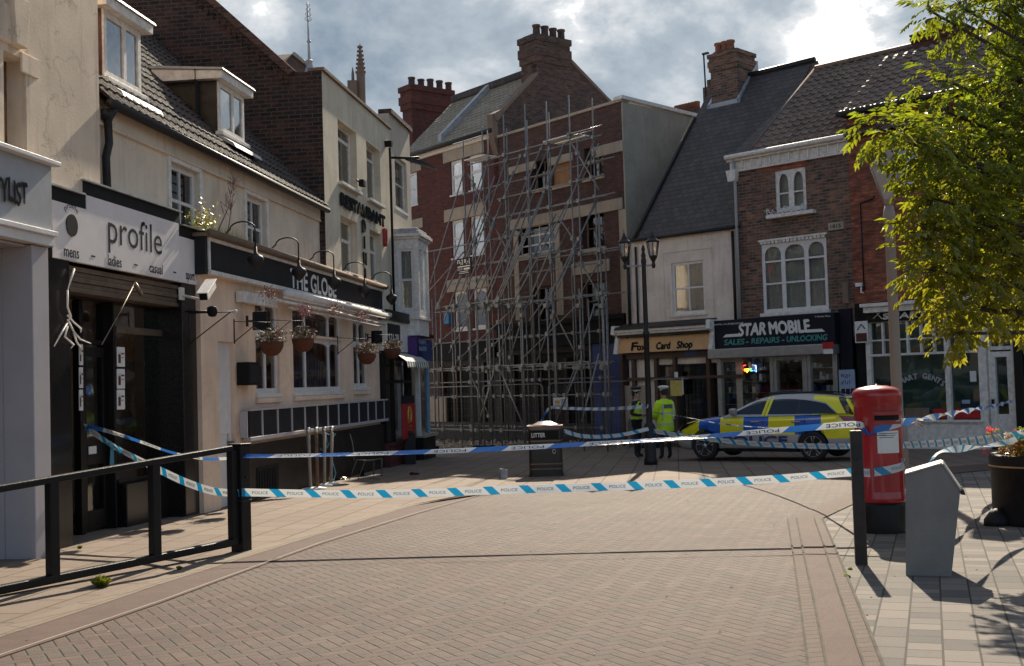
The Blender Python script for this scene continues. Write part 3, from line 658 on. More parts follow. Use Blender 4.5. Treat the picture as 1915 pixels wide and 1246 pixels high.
xa, za_ = FL.P(198, 452, ps); xb = FL.u(299, 460, ps); text(mb, 'profile', xa, za_ - .01, .405, ys, width=xb - xa); mb.build('lettering', M['black_matt'], S, recalc=False); mb = MB()
for t_, xa_, xb_, yb_ in (('mens', 115, 143, 479), ('ladies', 197.5, 223, 496), ('casual', 275.5, 300, 509), ('sport', 344, 360, 522)):
    a_, z_ = FL.P(xa_, yb_, ps); b_ = FL.u(xb_, yb_, ps); text(mb, t_, a_, z_, .14, ys, width=b_ - a_, bold=.002); mb.build('lettering', M['black_matt'], S, recalc=False); mb = MB()
for xx, yy in ((170, 481), (250, 497), (323, 511)): a_, z_ = FL.P(xx, yy, ps); mb.box(a_ - .05, a_ + .05, ys - .001, ys + .01, z_, z_ + .018); mb.build('dash', M['black_matt'], S); mb = MB()
cxx, czz = FL.P(129, 422, ps); mb.T = Matrix.Translation((cxx, ys, czz)) @ Matrix.Rotation(pi / 2, 4, 'X')
mb.lathe([(.0001, 0), (.135, 0), (.135, .012), (.0001, .012)], n=24, smooth=False); mb.T = None
N = 7; wd = text_geo('profile')[2]
def arcfn(a, b, k):
    t = (a - cxx) / .5 * 1.5; rr = .21 + (b - czz); return (cxx + rr * sin(t), ys - .0005 * k, czz + rr * cos(t))
text(mb, 'profile', cxx - .25, czz, .07, ys, width=.5, fn=arcfn); mb.build('lettering', M['black_matt'], S, recalc=False)
gp = FL.ground(-13, .3)
B = thing('profile_shopfront', 'dark stone shopfront below the white profile sign with shutter box and glass door', 'shopfront', FL.M)
zsh = FL.z(100, 515, ps + .1)
d0 = FL.u(150, 700, ps + .5); d1 = FL.u(195, 700, ps + .5); wn0 = FL.u(217, 700, ps + .35); wn1 = FL.u(333, 700, ps + .35); ztr0, ztr1 = FL.z(280, 628, ps + .35), FL.z(280, 616, ps + .35)
mb = MB(); mb.box(q0 - .08, FL.u(133, 800, ps), ps - .01, ps + .6, gp - .2, pz0 - .001); mb.box(FL.u(344, 800, ps), q1 - .002, ps - .01, ps + .6, gp - .2, pz0 - .001)
zst = FL.z(260, 900, ps + .3); mb.box(d1 + .1, FL.u(344, 800, ps), ps + .25, ps + .55, gp - .2, zst); mb.split('pilaster', M['granite'], B, bevel=.01)
mb = MB()
for i in range(5): mb.box(FL.u(118, 520, ps), FL.u(352, 560, ps), ps + .05 + .02 * (i % 2), ps + .3, pz0 - .1 - i * .065, pz0 - .04 - i * .065)
mb.build('shutter_box', M['bronze'], B, bevel=.006)
zb = pz0 - .38
mb = MB(); mb.box(d0 - .1, d0, ps + .45, ps + .55, gp, zb); mb.box(d1 - .02, wn0 - .02, ps + .35, ps + .6, gp, zb); mb.box(d0, d1, ps + .46, ps + .54, FL.z(180, 645, ps + .5), FL.z(180, 637, ps + .5)); mb.box(wn1, wn1 + .22, ps + .3, ps + .5, gp, zb)
mb.box(d0 - .6, wn1 + .4, ps + .3, ps + .5, zb, pz0); mb.box(wn0, wn1, ps + .33, ps + .42, zst, zst + .06); mb.build('door_frame', M['black'], B, bevel=.006)
mb = MB(); mb.box(wn0 - .02, wn1, ps + .31, ps + .40, ztr0, ztr1); mb.build('transom', M['bronze'], B, bevel=.006)
mb = MB(); mb.box(d0, d0 + .1, ps + .47, ps + .52, gp + .03, FL.z(180, 650, ps + .5)); mb.box(d1 - .1, d1, ps + .47, ps + .52, gp + .03, FL.z(180, 650, ps + .5)); mb.box(d0 + .1, d1 - .1, ps + .47, ps + .52, gp + .03, gp + .28); mb.box(d0 + .1, d1 - .1, ps + .47, ps + .52, FL.z(180, 668, ps + .5), FL.z(180, 650, ps + .5))
mb.box(d0 + .1, d1 - .1, ps + .47, ps + .52, FL.z(180, 868, ps + .5), FL.z(180, 822, ps + .5))
D = mb.build('shop_door', M['black'], B, bevel=.006); MB().quad((d0, ps + .5, gp), (d1, ps + .5, gp), (d1, ps + .5, zb), (d0, ps + .5, zb)).build('pane', M['glass_dark'], D, recalc=False)
MB().quad((wn0 - .02, ps + .37, zst), (wn1, ps + .37, zst), (wn1, ps + .37, zb), (wn0 - .02, ps + .37, zb)).build('shop_window', M['glass'], B, recalc=False)
mb = MB(); mb.quad((q0, ps + 2.2, gp), (q1, ps + 2.2, gp), (q1, ps + 2.2, pz0), (q0, ps + 2.2, pz0)); mb.quad((q0, ps + .6, gp + .02), (q1, ps + .6, gp + .02), (q1, ps + 2.2, gp + .02), (q0, ps + 2.2, gp + .02)); mb.quad((q0 - .08, ps + .6, gp), (q0 - .08, ps + .6, pz0), (q0 - .08, ps + 2.2, pz0), (q0 - .08, ps + 2.2, gp)); mb.build('interior', plain('grey_shop_interior', (.085, .08, .072), .9, var=.4, scale=1.5), B)
zz0 = FL.z(235, 698, ps + .33)
for cxp, ys_ in ((226, (686, 727, 766)), (151.5, (683, 726, 768))):
    for k, yy in enumerate(ys_):
        off = ps + (.35 if cxp > 200 else .45); xx, z_ = FL.P(cxp, yy, off)
        hw = .115 if cxp > 200 else .05
        st_ = MB().box(xx - hw, xx + hw, off - .005, off + .003, z_, z_ + .27).build('sticker', M['paper'], B)
        mb = MB(); mb.box(xx - hw * .7, xx - hw * .1, off - .008, off - .006, z_ + .05, z_ + .17); mb.lathe([(.03, 0), (.0001, .001)], (xx - hw * .3, off - .009, z_ + .19), 8, sx=1); mb.box(xx + .01, xx + hw * .8, off - .008, off - .006, z_ + .17, z_ + .19); mb.box(xx + .01, xx + hw * .6, off - .008, off - .006, z_ + .12, z_ + .13); mb.build('print', M['maroon'], st_)
mb = MB(); xx, z_ = FL.P(173, 842, ps + .46); mb.box(xx - .1, xx + .1, ps + .455, ps + .465, z_ - .05, z_ + .05); mb.build('letter_notice', M['paper'], B)
# torn cables hanging by the door
def frayed(px, y0, pts_list, off, label):
    mb = MB(); 
    for pl in pts_list:
        mb.tube([(FL.u(a, b, off) , off + .015 * sin(a), FL.z(a, b, off)) for a, b in pl], [.012] * (len(pl) - 1) + [.006], 6)
    return mb
mb = frayed(0, 0, [[(137, 503), (131, 522), (124, 545)], [(124, 543), (124, 575), (130, 592), (128, 605)], [(128, 590), (140, 603), (150, 615), (153, 622)], [(128, 598), (140, 620), (152, 635), (168, 643)], [(126, 605), (114, 628), (99, 648)], [(125, 610), (122, 630), (130, 640), (136, 645), (134, 652)], [(140, 622), (142, 640), (153, 652), (152, 664)]], ps - .06, '')
o = mb.build('torn_cable', M['old_white'], None); o.matrix_world = FL.M; tag(o, 'frayed pale cable hanging left of the dark profile shop door', 'cable')
mb = MB(); A_ = Vector((FL.u(252, 530, ps - .1), ps - .1, FL.z(252, 530, ps - .1))); B_ = Vector((FL.u(190, 645, ps - .1), ps - .1, FL.z(190, 645, ps - .1))); mb.tube([A_, A_.lerp(B_, .5) + Vector((.03, 0, .01)), B_], .008, 6)
C_ = Vector((FL.u(264, 551, ps - .1), ps - .1, FL.z(264, 551, ps - .1))); mb.tube([A_, C_], .028, 8); o = mb.build('hanging_wire', M['bronze'], None); o.matrix_world = FL.M; tag(o, 'thin wire with broken end dangling under the middle of the profile shutter box', 'wire')

# ---- the pub
pw = .12
B = thing('pub_building', 'peach painted single storey pub front with white framed arched windows', 'building', FL.M)
g0, g1 = -10.78, .08; zfa0, zfa1 = 3.41, 3.93
def pr(xl, yt, yb, xr): return FL.r(xl, yt, yb, xr, off=pw)
P1 = pr(476, 558, 737, 522); P2 = pr(546, 571, 734, 639); P3 = pr(659, 588, 734, 688)
zw0 = P1[2]; zw1 = P1[3]; P1 = (P1[0], P1[1], zw0, zw1); P2 = (P2[0], P2[1], zw0, zw1); P3 = (P3[0], P3[1], zw0 + .06, zw1 - .05)
dr = FL.u(402, 700, pw + .06), FL.u(431, 700, pw + .06); dz1 = FL.z(404, 639, pw + .1); ndr = FL.ground(-10, .3)
mb = MB(); mb.wall(g0, g1, -.4, zfa0, [P1, P2, P3, (dr[0], dr[1], -.4, dz1)], pw, .16); shell(mb, g0, g1, pw, 5, -.5, zfa0)
mb.quad((g0, pw, 3.9), (g1, pw, 3.9), (g1, UW + .3, 3.95), (g0, UW + .3, 3.95)); mb.build('wall', M['peach'], B)
tz = (FL.z(490, 624, pw) - zw0) / (zw1 - zw0)
for P_, cs, bk in ((P1, (.5,), 'interior_warm'), (P2, (.275, .76), 'interior_warm'), (P3, (.5,), 'interior_warm')):
    o = win(B, P_, pw + .05, cols=cs, rows=(tz,), fr=.075, bar=.085, rowbar=.13, mat='white', gl='glass', back=bk, arch=.07, backoff=.35)
    # lower lights have rounded heads too
    mb = MB(); x0, x1 = P_[0], P_[1]; w_ = x1 - x0; ed = [0] + list(cs) + [1]; zt = P_[2] + tz * (P_[3] - P_[2]) - .06
    for i in range(len(ed) - 1):
        a = x0 + ed[i] * w_ + (.075 if i == 0 else .043); b_ = x0 + ed[i + 1] * w_ - (.075 if i == len(ed) - 2 else .043)
        for sd in (0, 1):
            pts = []
            for k in range(6):
                t = k / 10; xx = a + (b_ - a) * t; pts.append((xx if not sd else a + b_ - xx, zt - .09 + .09 * sqrt(max(0, 1 - (2 * t - 1) ** 2))))
            mb.prism(pts + [((a + b_) / 2, zt + .001), (a if not sd else b_, zt + .001)], pw + .062, pw + .09)
    # bars behind the glass
    mb.build('light_head', M['white'], o)
    mb = MB()
    for k in range(int(w_ / .11)): mb.box(x0 + .1 + k * .11, x0 + .115 + k * .11, pw + .2, pw + .21, P_[2] + .1, P_[3] - .1)
    mb.build('window_bar', M['bronze'], o)
mb = MB()
for P_ in (P1, P2, P3): mb.box(P_[0] - .05, P_[1] + .05, pw - .05, pw - .002, P_[2] - .16, P_[2] - .075)
mb.box(P2[0] - .06, P2[1] + .06, pw - .03, pw - .001, FL.z(600, 634, pw), FL.z(600, 629, pw)); mb.split('window_ledge', M['peach'], B, bevel=.006)
mb = MB(); mb.box(dr[0], dr[1], pw + .06, pw + .12, ndr, dz1)
for k in range(2): mb.box(dr[0] + .1, dr[1] - .1, pw + .045, pw + .061, ndr + .2 + k * .95, ndr + .95 + k * .95)
D = mb.build('door', M['white'], B, bevel=.01); MB().box(dr[1] - .22, dr[1] - .06, pw + .0, pw + .06, ndr + 1.0, ndr + 1.03).box(dr[1] - .2, dr[1] - .15, pw + .06, pw + .1, ndr + .9, ndr + 1.15).build('handle', M['bronze'], D); MB().box(dr[0] + .25, dr[0] + .42, pw + .08, pw + .09, ndr + .62, ndr + .7).build('letterbox', M['bronze'], D)
uq = FL.u(457, 830, 0)
mb = MB(); mb.box(uq - .3, g1 - .02, .04, pw, -.5, .70); mb.box(dr[1] + .05, uq - .3, .06, pw, -.5, .66)
mb.build('plinth', M['tile'], B, bevel=.01)
mb = MB(); cx0, cx1 = FL.u(480, 900, .04), FL.u(520, 900, .04); mb.box(cx0, cx1, .025, .05, -.2, .3)
for k in range(7): mb.box(cx0 + .08 + k * (cx1 - cx0 - .16) / 7, cx0 + .12 + k * (cx1 - cx0 - .16) / 7, .012, .026, -.15, .25)
mb.build('cellar_hatch', M['black_matt'], B)
pn0, pn1 = -9.24, .11
mb = MB(); mb.box(pn0 + .02, pn1 - .02, -.04, .06, .79, 1.28); mb.build('lower_panel', M['sign_black'], B)
mb = MB(); mb.box(pn0, pn1, -.07, .06, 1.265, 1.30); mb.box(pn0, pn1, -.07, .06, .77, .835)
xs_ = [FL.u(a, 790, -.06) for a in (461.5, 491.5, 520.5, 547, 571.5, 594.5, 614.5, 634.5, 654, 672.5, 689.5, 704.5, 720)]
for i, xx in enumerate(xs_): mb.box(xx - (.0 if i == 0 else .02), xx + (.04 if i == 0 else .02) - (.02 if i == len(xs_) - 1 else 0), -.065, .06, .835, 1.265)
mb.build('panel_frame', M['lilac_grey'], B, bevel=.006)
# fascia of the pub
S = thing('pub_sign', 'long black fascia board lettered THE GLOBE in cream capitals', 'sign', FL.M)
mb = MB(); mb.box(g0 + .04, g1, 0, .2, zfa0 + .04, zfa1 - .02); mb.box(g0 - .06, g0 + .04, .003, .6, zfa0 - .02, 4.05); mb.build('board', M['sign_black'], S)
mb = MB(); mb.box(g0 + .05, g1 + .03, -.035, .2, zfa1 - .02, zfa1 + .035); mb.box(g0 + .05, g1 + .03, -.05, .2, zfa0 - .02, zfa0 + .05); mb.box(g0 + .04, g0 + .09, -.03, .2, zfa0 + .05, zfa1 - .02); mb.box(g1 - .02, g1 + .03, -.03, .2, zfa0 + .05, zfa1 - .02); mb.build('frame', M['old_white'], S, bevel=.006)
mb = MB(); mb.box(g0 - .1, g1 + .08, -.1, .6, zfa1 + .036, zfa1 + .09); mb.tube([(g0 - .1, -.09, zfa1 + .09), (g1 + .08, -.09, zfa1 + .09)], .055, 8); mb.build('capping', M['stone_dark'], S)
mb = MB(); xa, za_ = FL.P(544, 537, -.01); xb = FL.u(629, 550, -.01)
text(mb, 'THE GLOBE', xa, zfa0 + .085, .345, -.008, width=xb - xa, bold=.014); mb.build('lettering', M['paper'], S, recalc=False)
S = thing('awning', 'rolled white awning cassette with folded arms under the pub fascia', 'awning', FL.M)
aw0, aw1 = FL.u(468, 540, -.15), g1
mb = MB(); mb.tube([(aw0 + 1.7, -.17, 3.33), (aw1, -.17, 3.33)], .065, 10); mb.tube([(aw0 + 1.7, -.14, 3.25), (aw1, -.14, 3.25)], .03, 8); mb.build('cassette', M['white'], S)
mb = MB(); mb.box(aw0, aw0 + 1.7, -.02, .1, 3.06, 3.24); mb.tube([(aw0 + 1.2, -.1, 3.18), ((aw0 + aw1) / 2, -.22, 3.14), (aw1 - .3, -.12, 3.1)], .028, 8); mb.tube([(aw0 + 2.2, -.06, 3.1), (aw1 - 1, -.2, 3.02)], .022, 8); mb.build('folding_arm', M['old_white'], S)
# swan neck lamps over the fascia
proto = None
for px, py, hx, hy in ((438, 448, 484, 483), (523, 474, 556, 505), (592, 493, 626, 512), (652, 512, 681.7, 533), (704.6, 529.7, 735, 552)):
    u_ = FL.u(px, py, -.05)
    if proto is None:
        proto = thing('swan_neck_lamp', None, 'lamp', group='swan neck lamps along the pub fascia')
        mb = MB(); mb.tube([(0, .25, 0), (0, .12, .04), (0, .02, .12)] + [(0, .02 - .21 * (1 - cos(t * pi / 8)) , .12 + .12 * sin(t * pi / 8)) for t in range(1, 9)] + [(0, -.40, -.17)], .013, 8); mb.box(-.09, .09, .2, .5, -.02, .03); mb.build('bracket', M['iron'], proto)
        mb = MB(); mb.lathe([(.025, .14), (.03, .03), (.115, -.02), (.135, -.06), (.115, -.13), (.06, -.2), (.005, -.25)], (0, -.40, -.31), 14); mb.build('lamp_shade', M['iron'], proto); c = proto
    else: c = copy_thing(proto)
    c.matrix_world = FL.M @ Matrix.Translation((u_, -.0, 4.08))
    c['label'] = {438: 'nearest swan neck lamp, over the blank left part of the pub fascia', 523: 'swan neck lamp hanging over the word THE on the pub fascia', 592: 'swan neck lamp over the end of the word GLOBE', 652: 'fourth swan neck lamp, over the plain right part of the fascia', 704.6: 'farthest swan neck lamp, at the right end of the fascia by the drainpipe'}[px]
# hanging baskets
def basket(px, py, label, k, w_px):
    off = -.62; u_, z_ = FL.P(px, py, off)
    T = thing('hanging_basket', label, 'hanging basket', FL.M @ Matrix.Translation((u_, off, z_)), 'brown hanging baskets on the pub front')
    r_ = .2; rr = random.Random(k)
    MB().lathe([(.001, -.2), (.08, -.19), (.14, -.14), (.185, -.06), (r_, .02), (r_ * .96, .035), (.001, .03)], n=18).build('basket', M['coir'], T)
    mb = MB(); mb.tube([(0, -off, .02), (0, -off, .42)], .012, 6); mb.tube([(0, -off, .38), (0, 0, .34)], .006, 6); mb.tube([(0, -off, .05), (0, -.0 - off * .35, .35)], .008, 6)
    for a in range(3): mb.tube([(0, 0, .34), (r_ * cos(a * 2.1), r_ * sin(a * 2.1), .03)], .004, 5)
    mb.build('bracket', M['iron'], T)
    mb = MB()
    for i in range(330):
        a = rr.uniform(0, 2 * pi); q = rr.random() ** .6 * .24; h_ = rr.uniform(0, .26) * (1 - q * 1.6); s_ = rr.uniform(.012, .026)
        c_ = Vector((q * cos(a), q * sin(a), .03 + h_)); d = Vector((rr.uniform(-1, 1), rr.uniform(-1, 1), rr.uniform(-.2, 1))).normalized() * s_ * 2; e = d.orthogonal().normalized() * s_ * .6
        mb.cur = 0 if rr.random() < .6 else (1 if rr.random() < .75 else 2); mb.add([c_ - d, c_ + e, c_ + d, c_ - e], [(0, 1, 2, 3)])
    mb.cur = 1
    for i in range(26): a = rr.uniform(0, 2 * pi); q = rr.uniform(.05, .3); mb.tube([(0, 0, .05), (q * .5 * cos(a), q * .5 * sin(a), .2), (q * cos(a), q * sin(a), rr.uniform(-.02, .3))], .003, 4, False)
    mb.build('plants', [M['leaf_dull'], M['dry_stem'], M['petal_pink']], T, recalc=False)
M['leaf_dull'] = plain('dull_leaf', (.09, .10, .035), .7, var=.3, scale=20); M['dry_stem'] = plain('dried_stems', (.24, .15, .12), .9, var=.3); M['petal_pink'] = plain('pink_petal', (.50, .14, .16), .7)
basket(508, 643, 'hanging basket nearest the camera, with trailing dead stems, left of the pub windows', 1, 44)
basket(567, 637, 'second hanging basket, in front of the wide middle pub window', 2, 39)
basket(686, 664, 'lowest hanging basket, below the right pub window', 3, 32)
basket(734, 655, 'farthest hanging basket, past the end of the pub by the striped awning', 4, 33)
for px, py, wp, hp, nm, lb in ((485.5, 600, .62, .40, 'speaker', 'black speaker box on a bracket beside the left upper pub window'), (704.5, 631, .52, .30, 'speaker', 'black speaker box at the right end of the pub wall')):
    off = -.2; u_, z_ = FL.P(px, py, off); T = thing(nm, lb, 'speaker', FL.M @ Matrix.Translation((u_, off, z_)), 'black speakers on the pub wall')
    mb = MB(); mb.T = Matrix.Rotation(.5, 4, 'Z'); mb.box(-.13, .13, -.1, .1, -.15, .15); mb.build('case', M['black_matt'], T, bevel=.01)
    MB().tube([(0, 0, .0), (-.02, .2, .0)], .015, 6).box(-.05, .02, .2, .22, -.09, .09).build('bracket', M['iron'], T)
off = -.05; u_, z_ = FL.P(471, 699, off); T = thing('notice_box', 'dark notice box fixed on the pub wall left of the first window', 'notice box', FL.M @ Matrix.Translation((u_, off, z_)))
MB().box(-.26, .26, -.05, .16, -.19, .19).build('case', M['black_matt'], T, bevel=.01); MB().box(-.22, .22, -.055, -.045, -.15, .15).build('panel', M['sign_black'], T)
# camera on the pub corner, black floodlight below it
off = -.35; u_, z_ = FL.P(388, 543, off)
T = thing('security_camera', 'white boxy security camera on the left corner of the pub', 'camera', FL.M @ Matrix.Translation((u_, off, z_)))
mb = MB(); mb.T = Matrix.Rotation(radians(-84), 4, 'Z') @ Matrix.Rotation(radians(27), 4, 'X'); mb.box(-.065, .065, -.24, .24, -.06, .06); mb.box(-.085, .085, -.28, .26, .06, .075); m2 = MB(); m2.T = mb.T; m2.box(-.055, .055, -.245, -.238, -.05, .05); m2.lathe([(.001, 0), (.035, 0), (.035, .02)], (0, -.24, 0), 12); m2.build('lens', M['black_matt'], T); mb.build('housing', M['old_white'], T, bevel=.01)
MB().tube([(0, 0, -.05), (.05, .15, -.12), (.05, .42, -.05)], .02, 8).box(-.02, .12, .40, .43, -.12, .06).build('mount', M['old_white'], T)
off = -.3; u_, z_ = FL.P(397, 583, off); T = thing('floodlight', 'small round black floodlight beneath the white security camera', 'floodlight', FL.M @ Matrix.Translation((u_, off, z_)))
MB().lathe([(.001, -.08), (.05, -.07), (.075, -.02), (.075, .06), (.04, .08), (.001, .09)], n=16).build('lamp_head', M['black_matt'], T); MB().tube([(0, 0, 0), (.02, .42, .02)], .015, 6).build('arm', M['iron'], T)
# bare bracket
u_, z_ = FL.P(392, 612, .1); T = thing('empty_bracket', 'bare iron bracket above the white pub door', 'bracket', FL.M); a2, z2 = FL.P(432, 583, -.55)
mb = MB(); ub = FL.u(418, 590, .1); mb.tube([(a2 - .0, .1, z2), (a2, -.62, z2)], .01, 6); mb.tube([(a2, .1, z2 - .45), (a2, -.55, z2)], .009, 6); mb.tube([(a2, .1, z2 - .5), (a2, .1, z2 + .06)], .012, 6); mb.build('arm', M['iron'], T)
MB().sphere((a2, -.62, z2), .03).build('finial', M['old_white'], T)
def strokes(mb, x0, x1, z, h, y, seed):
    # lettering too worn to read: uneven upright and cross strokes
    q = random.Random(seed); x = x0
    while x < x1:
        w_ = h * q.uniform(.12, .2); mb.box(x, x + w_, y, y + .006, z + h * q.choice((0, 0, .3)), z + h * q.choice((1, 1, .6)))
        if q.random() < .5: zz_ = z + h * q.choice((0, .45, .85)); mb.box(x + w_, x + h * .5, y + .001, y + .006, zz_, zz_ + h * .14)
        x += h * q.uniform(.35, .7)
# ---- restaurant with sooty brick gable
B = thing('restaurant_building', 'tall yellowish cream rendered restaurant with dark sooty brick side gable', 'building', FL.M)
zp = 8.38; def_z = zp
def ur(xl, yt, yb, xr): return FL.r(xl, yt, yb, xr, off=UW)
A1 = ur(631, 222, 338, 667); A2 = ur(684.5, 258.6, 366, 711); A3 = ur(636.5, 402, 506, 668); A4 = ur(691, 426, 526, 714)
A2 = (A2[0], A2[1], A1[2], A1[3]); A4 = (A4[0], A4[1], A3[2], A3[3])
mb = MB(); mb.wall(uG, uR, 3.4, zp, [A1, A2, A3, A4], UW, .26); mb.quad((uR, UW, 3.4), (uR, 7, 3.4), (uR, 7, zp), (uR, UW, zp)); mb.build('wall', M['rest_cream'], B)
for i, a in enumerate((A1, A2, A3, A4)): win(B, a, UW + .17, cols=(), rows=(.78 if i < 2 else .62,), fr=.07, rowbar=.07, mat='old_white', gl='glass', back='curtain', silld=.28)
# gable wall in the plane x = uG
gp_ = [FL.side(a, b, uG) for a, b in ((545, 140), (460, 58), (400, 10))]
sl2 = (gp_[2][1] - gp_[0][1]) / (gp_[2][0] - gp_[0][0]); yr_ = 5.2; zr_ = gp_[0][1] + (yr_ - gp_[0][0]) * sl2
mb = MB(); mb.prismx([(UW + .004, 3.5), (UW + .004, zp), (gp_[0][0], zp), (yr_, zr_), (2 * yr_ - gp_[0][0], zp), (2 * yr_, -.3)], uG + .0, uG + .3); mb.build('gable_wall', M['brick_dark'], B)
mb = MB(); mb.prismx([(gp_[0][0] - .1, zp + .02), (yr_, zr_ + .14), (2 * yr_, zp - .6), (2 * yr_, zp - .75), (yr_, zr_), (gp_[0][0] + .05, zp - .06)], uG - .09, uG + .1)
mb.build('verge', M['brick_brown'], B)
mb = MB(); n_ = 34
for i in range(n_):
    t = (i + .5) / n_; yy = gp_[0][0] + (yr_ - gp_[0][0]) * t; z_ = zp + (zr_ - zp) * t - .34; mb.prismx([(yy, z_), (yy + .07, z_ + .07 * sl2), (yy + .07, z_ + .07 * sl2 + .11), (yy, z_ + .11)], uG - .045, uG - .002)
mb.build('dentil_course', M['brick_dark'], B)
mb = MB(); mb.box(uG - .03, uR + .03, UW - .06, UW + .3, zp + .002, zp + .07); mb.build('coping', M['stone_dark'], B)
mb = MB(); mb.prismx([(gp_[0][0], zp - .1), (yr_, zr_ - .05), (2 * yr_, zp - .8)], uG + .24, uR); mb.quad((uG, UW, zp - .1), (uR, UW, zp - .1), (uR, 2 * yr_, zp - .1), (uG, 2 * yr_, zp - .1)); mb.build('roof', M['slate'], B)
S = thing('restaurant_sign', 'raised black capitals reading RESTAURANT with DINING running down beneath on the cream wall', 'sign', FL.M)
mb = MB(); xa, za_ = FL.P(638, 383, UW - .04); xb = FL.u(719, 412, UW - .04); zt = FL.z(638, 361, UW - .04)
text(mb, 'RESTAURANT', xa, za_, (zt - za_), UW - .045, width=xb - xa, bold=.022)
xd_ = FL.u(681, 440, UW - .04)
for i, ch in enumerate('DINING'): text(mb, ch, xd_, FL.z(681, 434, UW - .04) - .385 * i, .27, UW - .045, bold=.02, center=True)
o = mb.build('lettering', M['black_matt'], S, recalc=False); so_ = o.modifiers.new('solid', 'SOLIDIFY'); so_.thickness = .03; so_.offset = 0
T = thing('alarm_box', 'red burglar alarm box high on the cream restaurant wall', 'alarm', FL.M); a_, z_ = FL.P(724.5, 444, UW - .1)
MB().prism([(a_ - .12, z_ + .22), (a_ + .12, z_ + .22), (a_ + .1, z_ - .18), (a_, z_ - .24), (a_ - .1, z_ - .18)], UW - .08, UW).build('case', M['red'], T, bevel=.01); MB().box(a_ - .04, a_ + .04, UW - .088, UW - .078, z_ - .1, z_ + .15).build('stripe', M['maroon'], T)
T = thing('floodlight', 'tiny floodlight fixed between the two top restaurant windows', 'floodlight', FL.M); a_, z_ = FL.P(678, 343, UW - .15)
MB().box(a_ - .1, a_ + .1, UW - .2, UW - .08, z_ - .08, z_ + .08).build('lamp_head', M['black_matt'], T, bevel=.01); MB().tube([(a_, UW, z_ + .1), (a_, UW - .12, z_)], .02, 6).build('arm', M['iron'], T)
T = thing('downpipe', 'black downpipe with hopper at the right edge of the restaurant', 'downpipe', FL.M); a_ = FL.u(731, 400, UW - .08); zh = FL.z(726, 268, UW - .1)
mb = MB(); mb.tube([(a_ - .1, UW - .12, zh - .1), (a_, UW - .1, zh - .7), (a_, UW - .1, 3.2)], .034, 8); mb.build('pipe', M['black'], T); MB().prism([(a_ - .2, zh + .06), (a_ + .0, zh + .06), (a_ - .05, zh - .08), (a_ - .15, zh - .08)], UW - .18, UW).build('hopper', M['black'], T)
T = thing('street_light', 'flat dark street light head reaching out from the restaurant corner', 'street light', FL.M)
A_ = Vector((a_, UW - .12, FL.z(736, 300, UW - .1))); hd = Vector((FL.u(752, 300, -.5), -.5, FL.z(752, 300, -.5))); he = Vector((a_ + .35, -1.0, FL.z(785, 290, -1.0)))
MB().tube([A_, A_ + Vector((.1, -.5, -.02)), A_ + Vector((.2, -.7, .0))], .035, 8).build('arm', M['iron'], T)
mb = MB(); st = A_ + Vector((.15, -.35, -.05)); d_ = (he - st); up_z = Vector((0, 0, 1)); sd = Vector((1, 0, 0))
vs = []
for t, wd, hh in ((0, .08, .05), (.15, .17, .09), (.6, .2, .1), (1, .09, .03)):
    c_ = st + d_ * t; vs += [c_ - sd * wd, c_ + sd * wd, c_ + sd * wd * .8 + up_z * hh, c_ - sd * wd * .8 + up_z * hh]
fs = [(3, 2, 1, 0), (12, 13, 14, 15)]
for i in range(3):
    for k in range(4): fs.append((4 * i + k, 4 * i + (k + 1) % 4, 4 * i + 4 + (k + 1) % 4, 4 * i + 4 + k))
mb.add(vs, fs); mb.build('lamp_head', M['iron'], T)
# ---- pebble-dashed building with the white bay
zb_ = FL.z(766, 247, UW)
B = thing('pebbledash_building', 'narrow pebble dashed building with white bay window over two small shops', 'building', FL.M)
W1 = FL.r(739, 289, 385, 762, off=UW)
zsf = 3.3
mb = MB(); mb.wall(uR, uPb, -.5, zb_, [W1], UW + .02, .16); shell(mb, uR, uPb, UW + .02, 8, -.5, zb_); mb.quad((uR, UW, zb_), (uPb, UW, zb_), (uPb, 8, zb_), (uR, 8, zb_)); mb.build('wall', M['pebble'], B)
win(B, W1, UW + .1, cols=(), rows=(.5,), fr=.08, mat='old_white', back='curtain', gl='glass')
mb = MB(); mb.box(uR, uPb + .05, UW - .06, UW + .3, zb_ + .002, zb_ + .12); mb.build('coping', M['brick_brown'], B)
# bay
yb = -.40; b0 = FL.u(738, 520, UW); b1 = FL.u(802, 520, yb); bz0, bz1 = 3.42, FL.z(783, 464, yb)
def grow(e): return [(b0 - e, UW), (b0 - e, yb - e), (b1 + e, yb - e), (b1 + e, UW)]
mb = MB(); mb.prismz(grow(.03), bz0 - .08, bz0); mb.prismz(grow(0), bz0, bz0 + .16); mb.prismz(grow(0), bz1 - .02, bz1 + .24); mb.prismz(grow(.05), bz1 + .24, bz1 + .30); mb.prismz(grow(.11), bz1 + .30, bz1 + .38)
mb.prismz(grow(-.03), bz0 - .50, bz0 - .08)
for x_, y_ in ((b0, UW - .12), (b0, yb), (b1 - .14, yb)): mb.box(x_, x_ + .14, y_, y_ + .14, bz0 + .16, bz1 - .02)
xm_ = (b0 + b1) / 2; mb.box(xm_ - .12, xm_ + .12, yb, yb + .1, bz0 + .16, bz1 - .02); mb.box(b0 + .141, xm_ - .121, yb + .02, yb + .09, bz0 + .16, bz0 + .62); mb.box(xm_ + .121, b1 - .141, yb + .02, yb + .09, bz0 + .16, bz0 + .62); bay = mb.build('bay_window', M['old_white'], B, bevel=.008)
MB().prismz(grow(.07), bz1 + .38, bz1 + .44).prismz(grow(-.02), bz1 + .44, bz1 + .54).build('bay_roof', M['lead'], bay, bevel=.02)
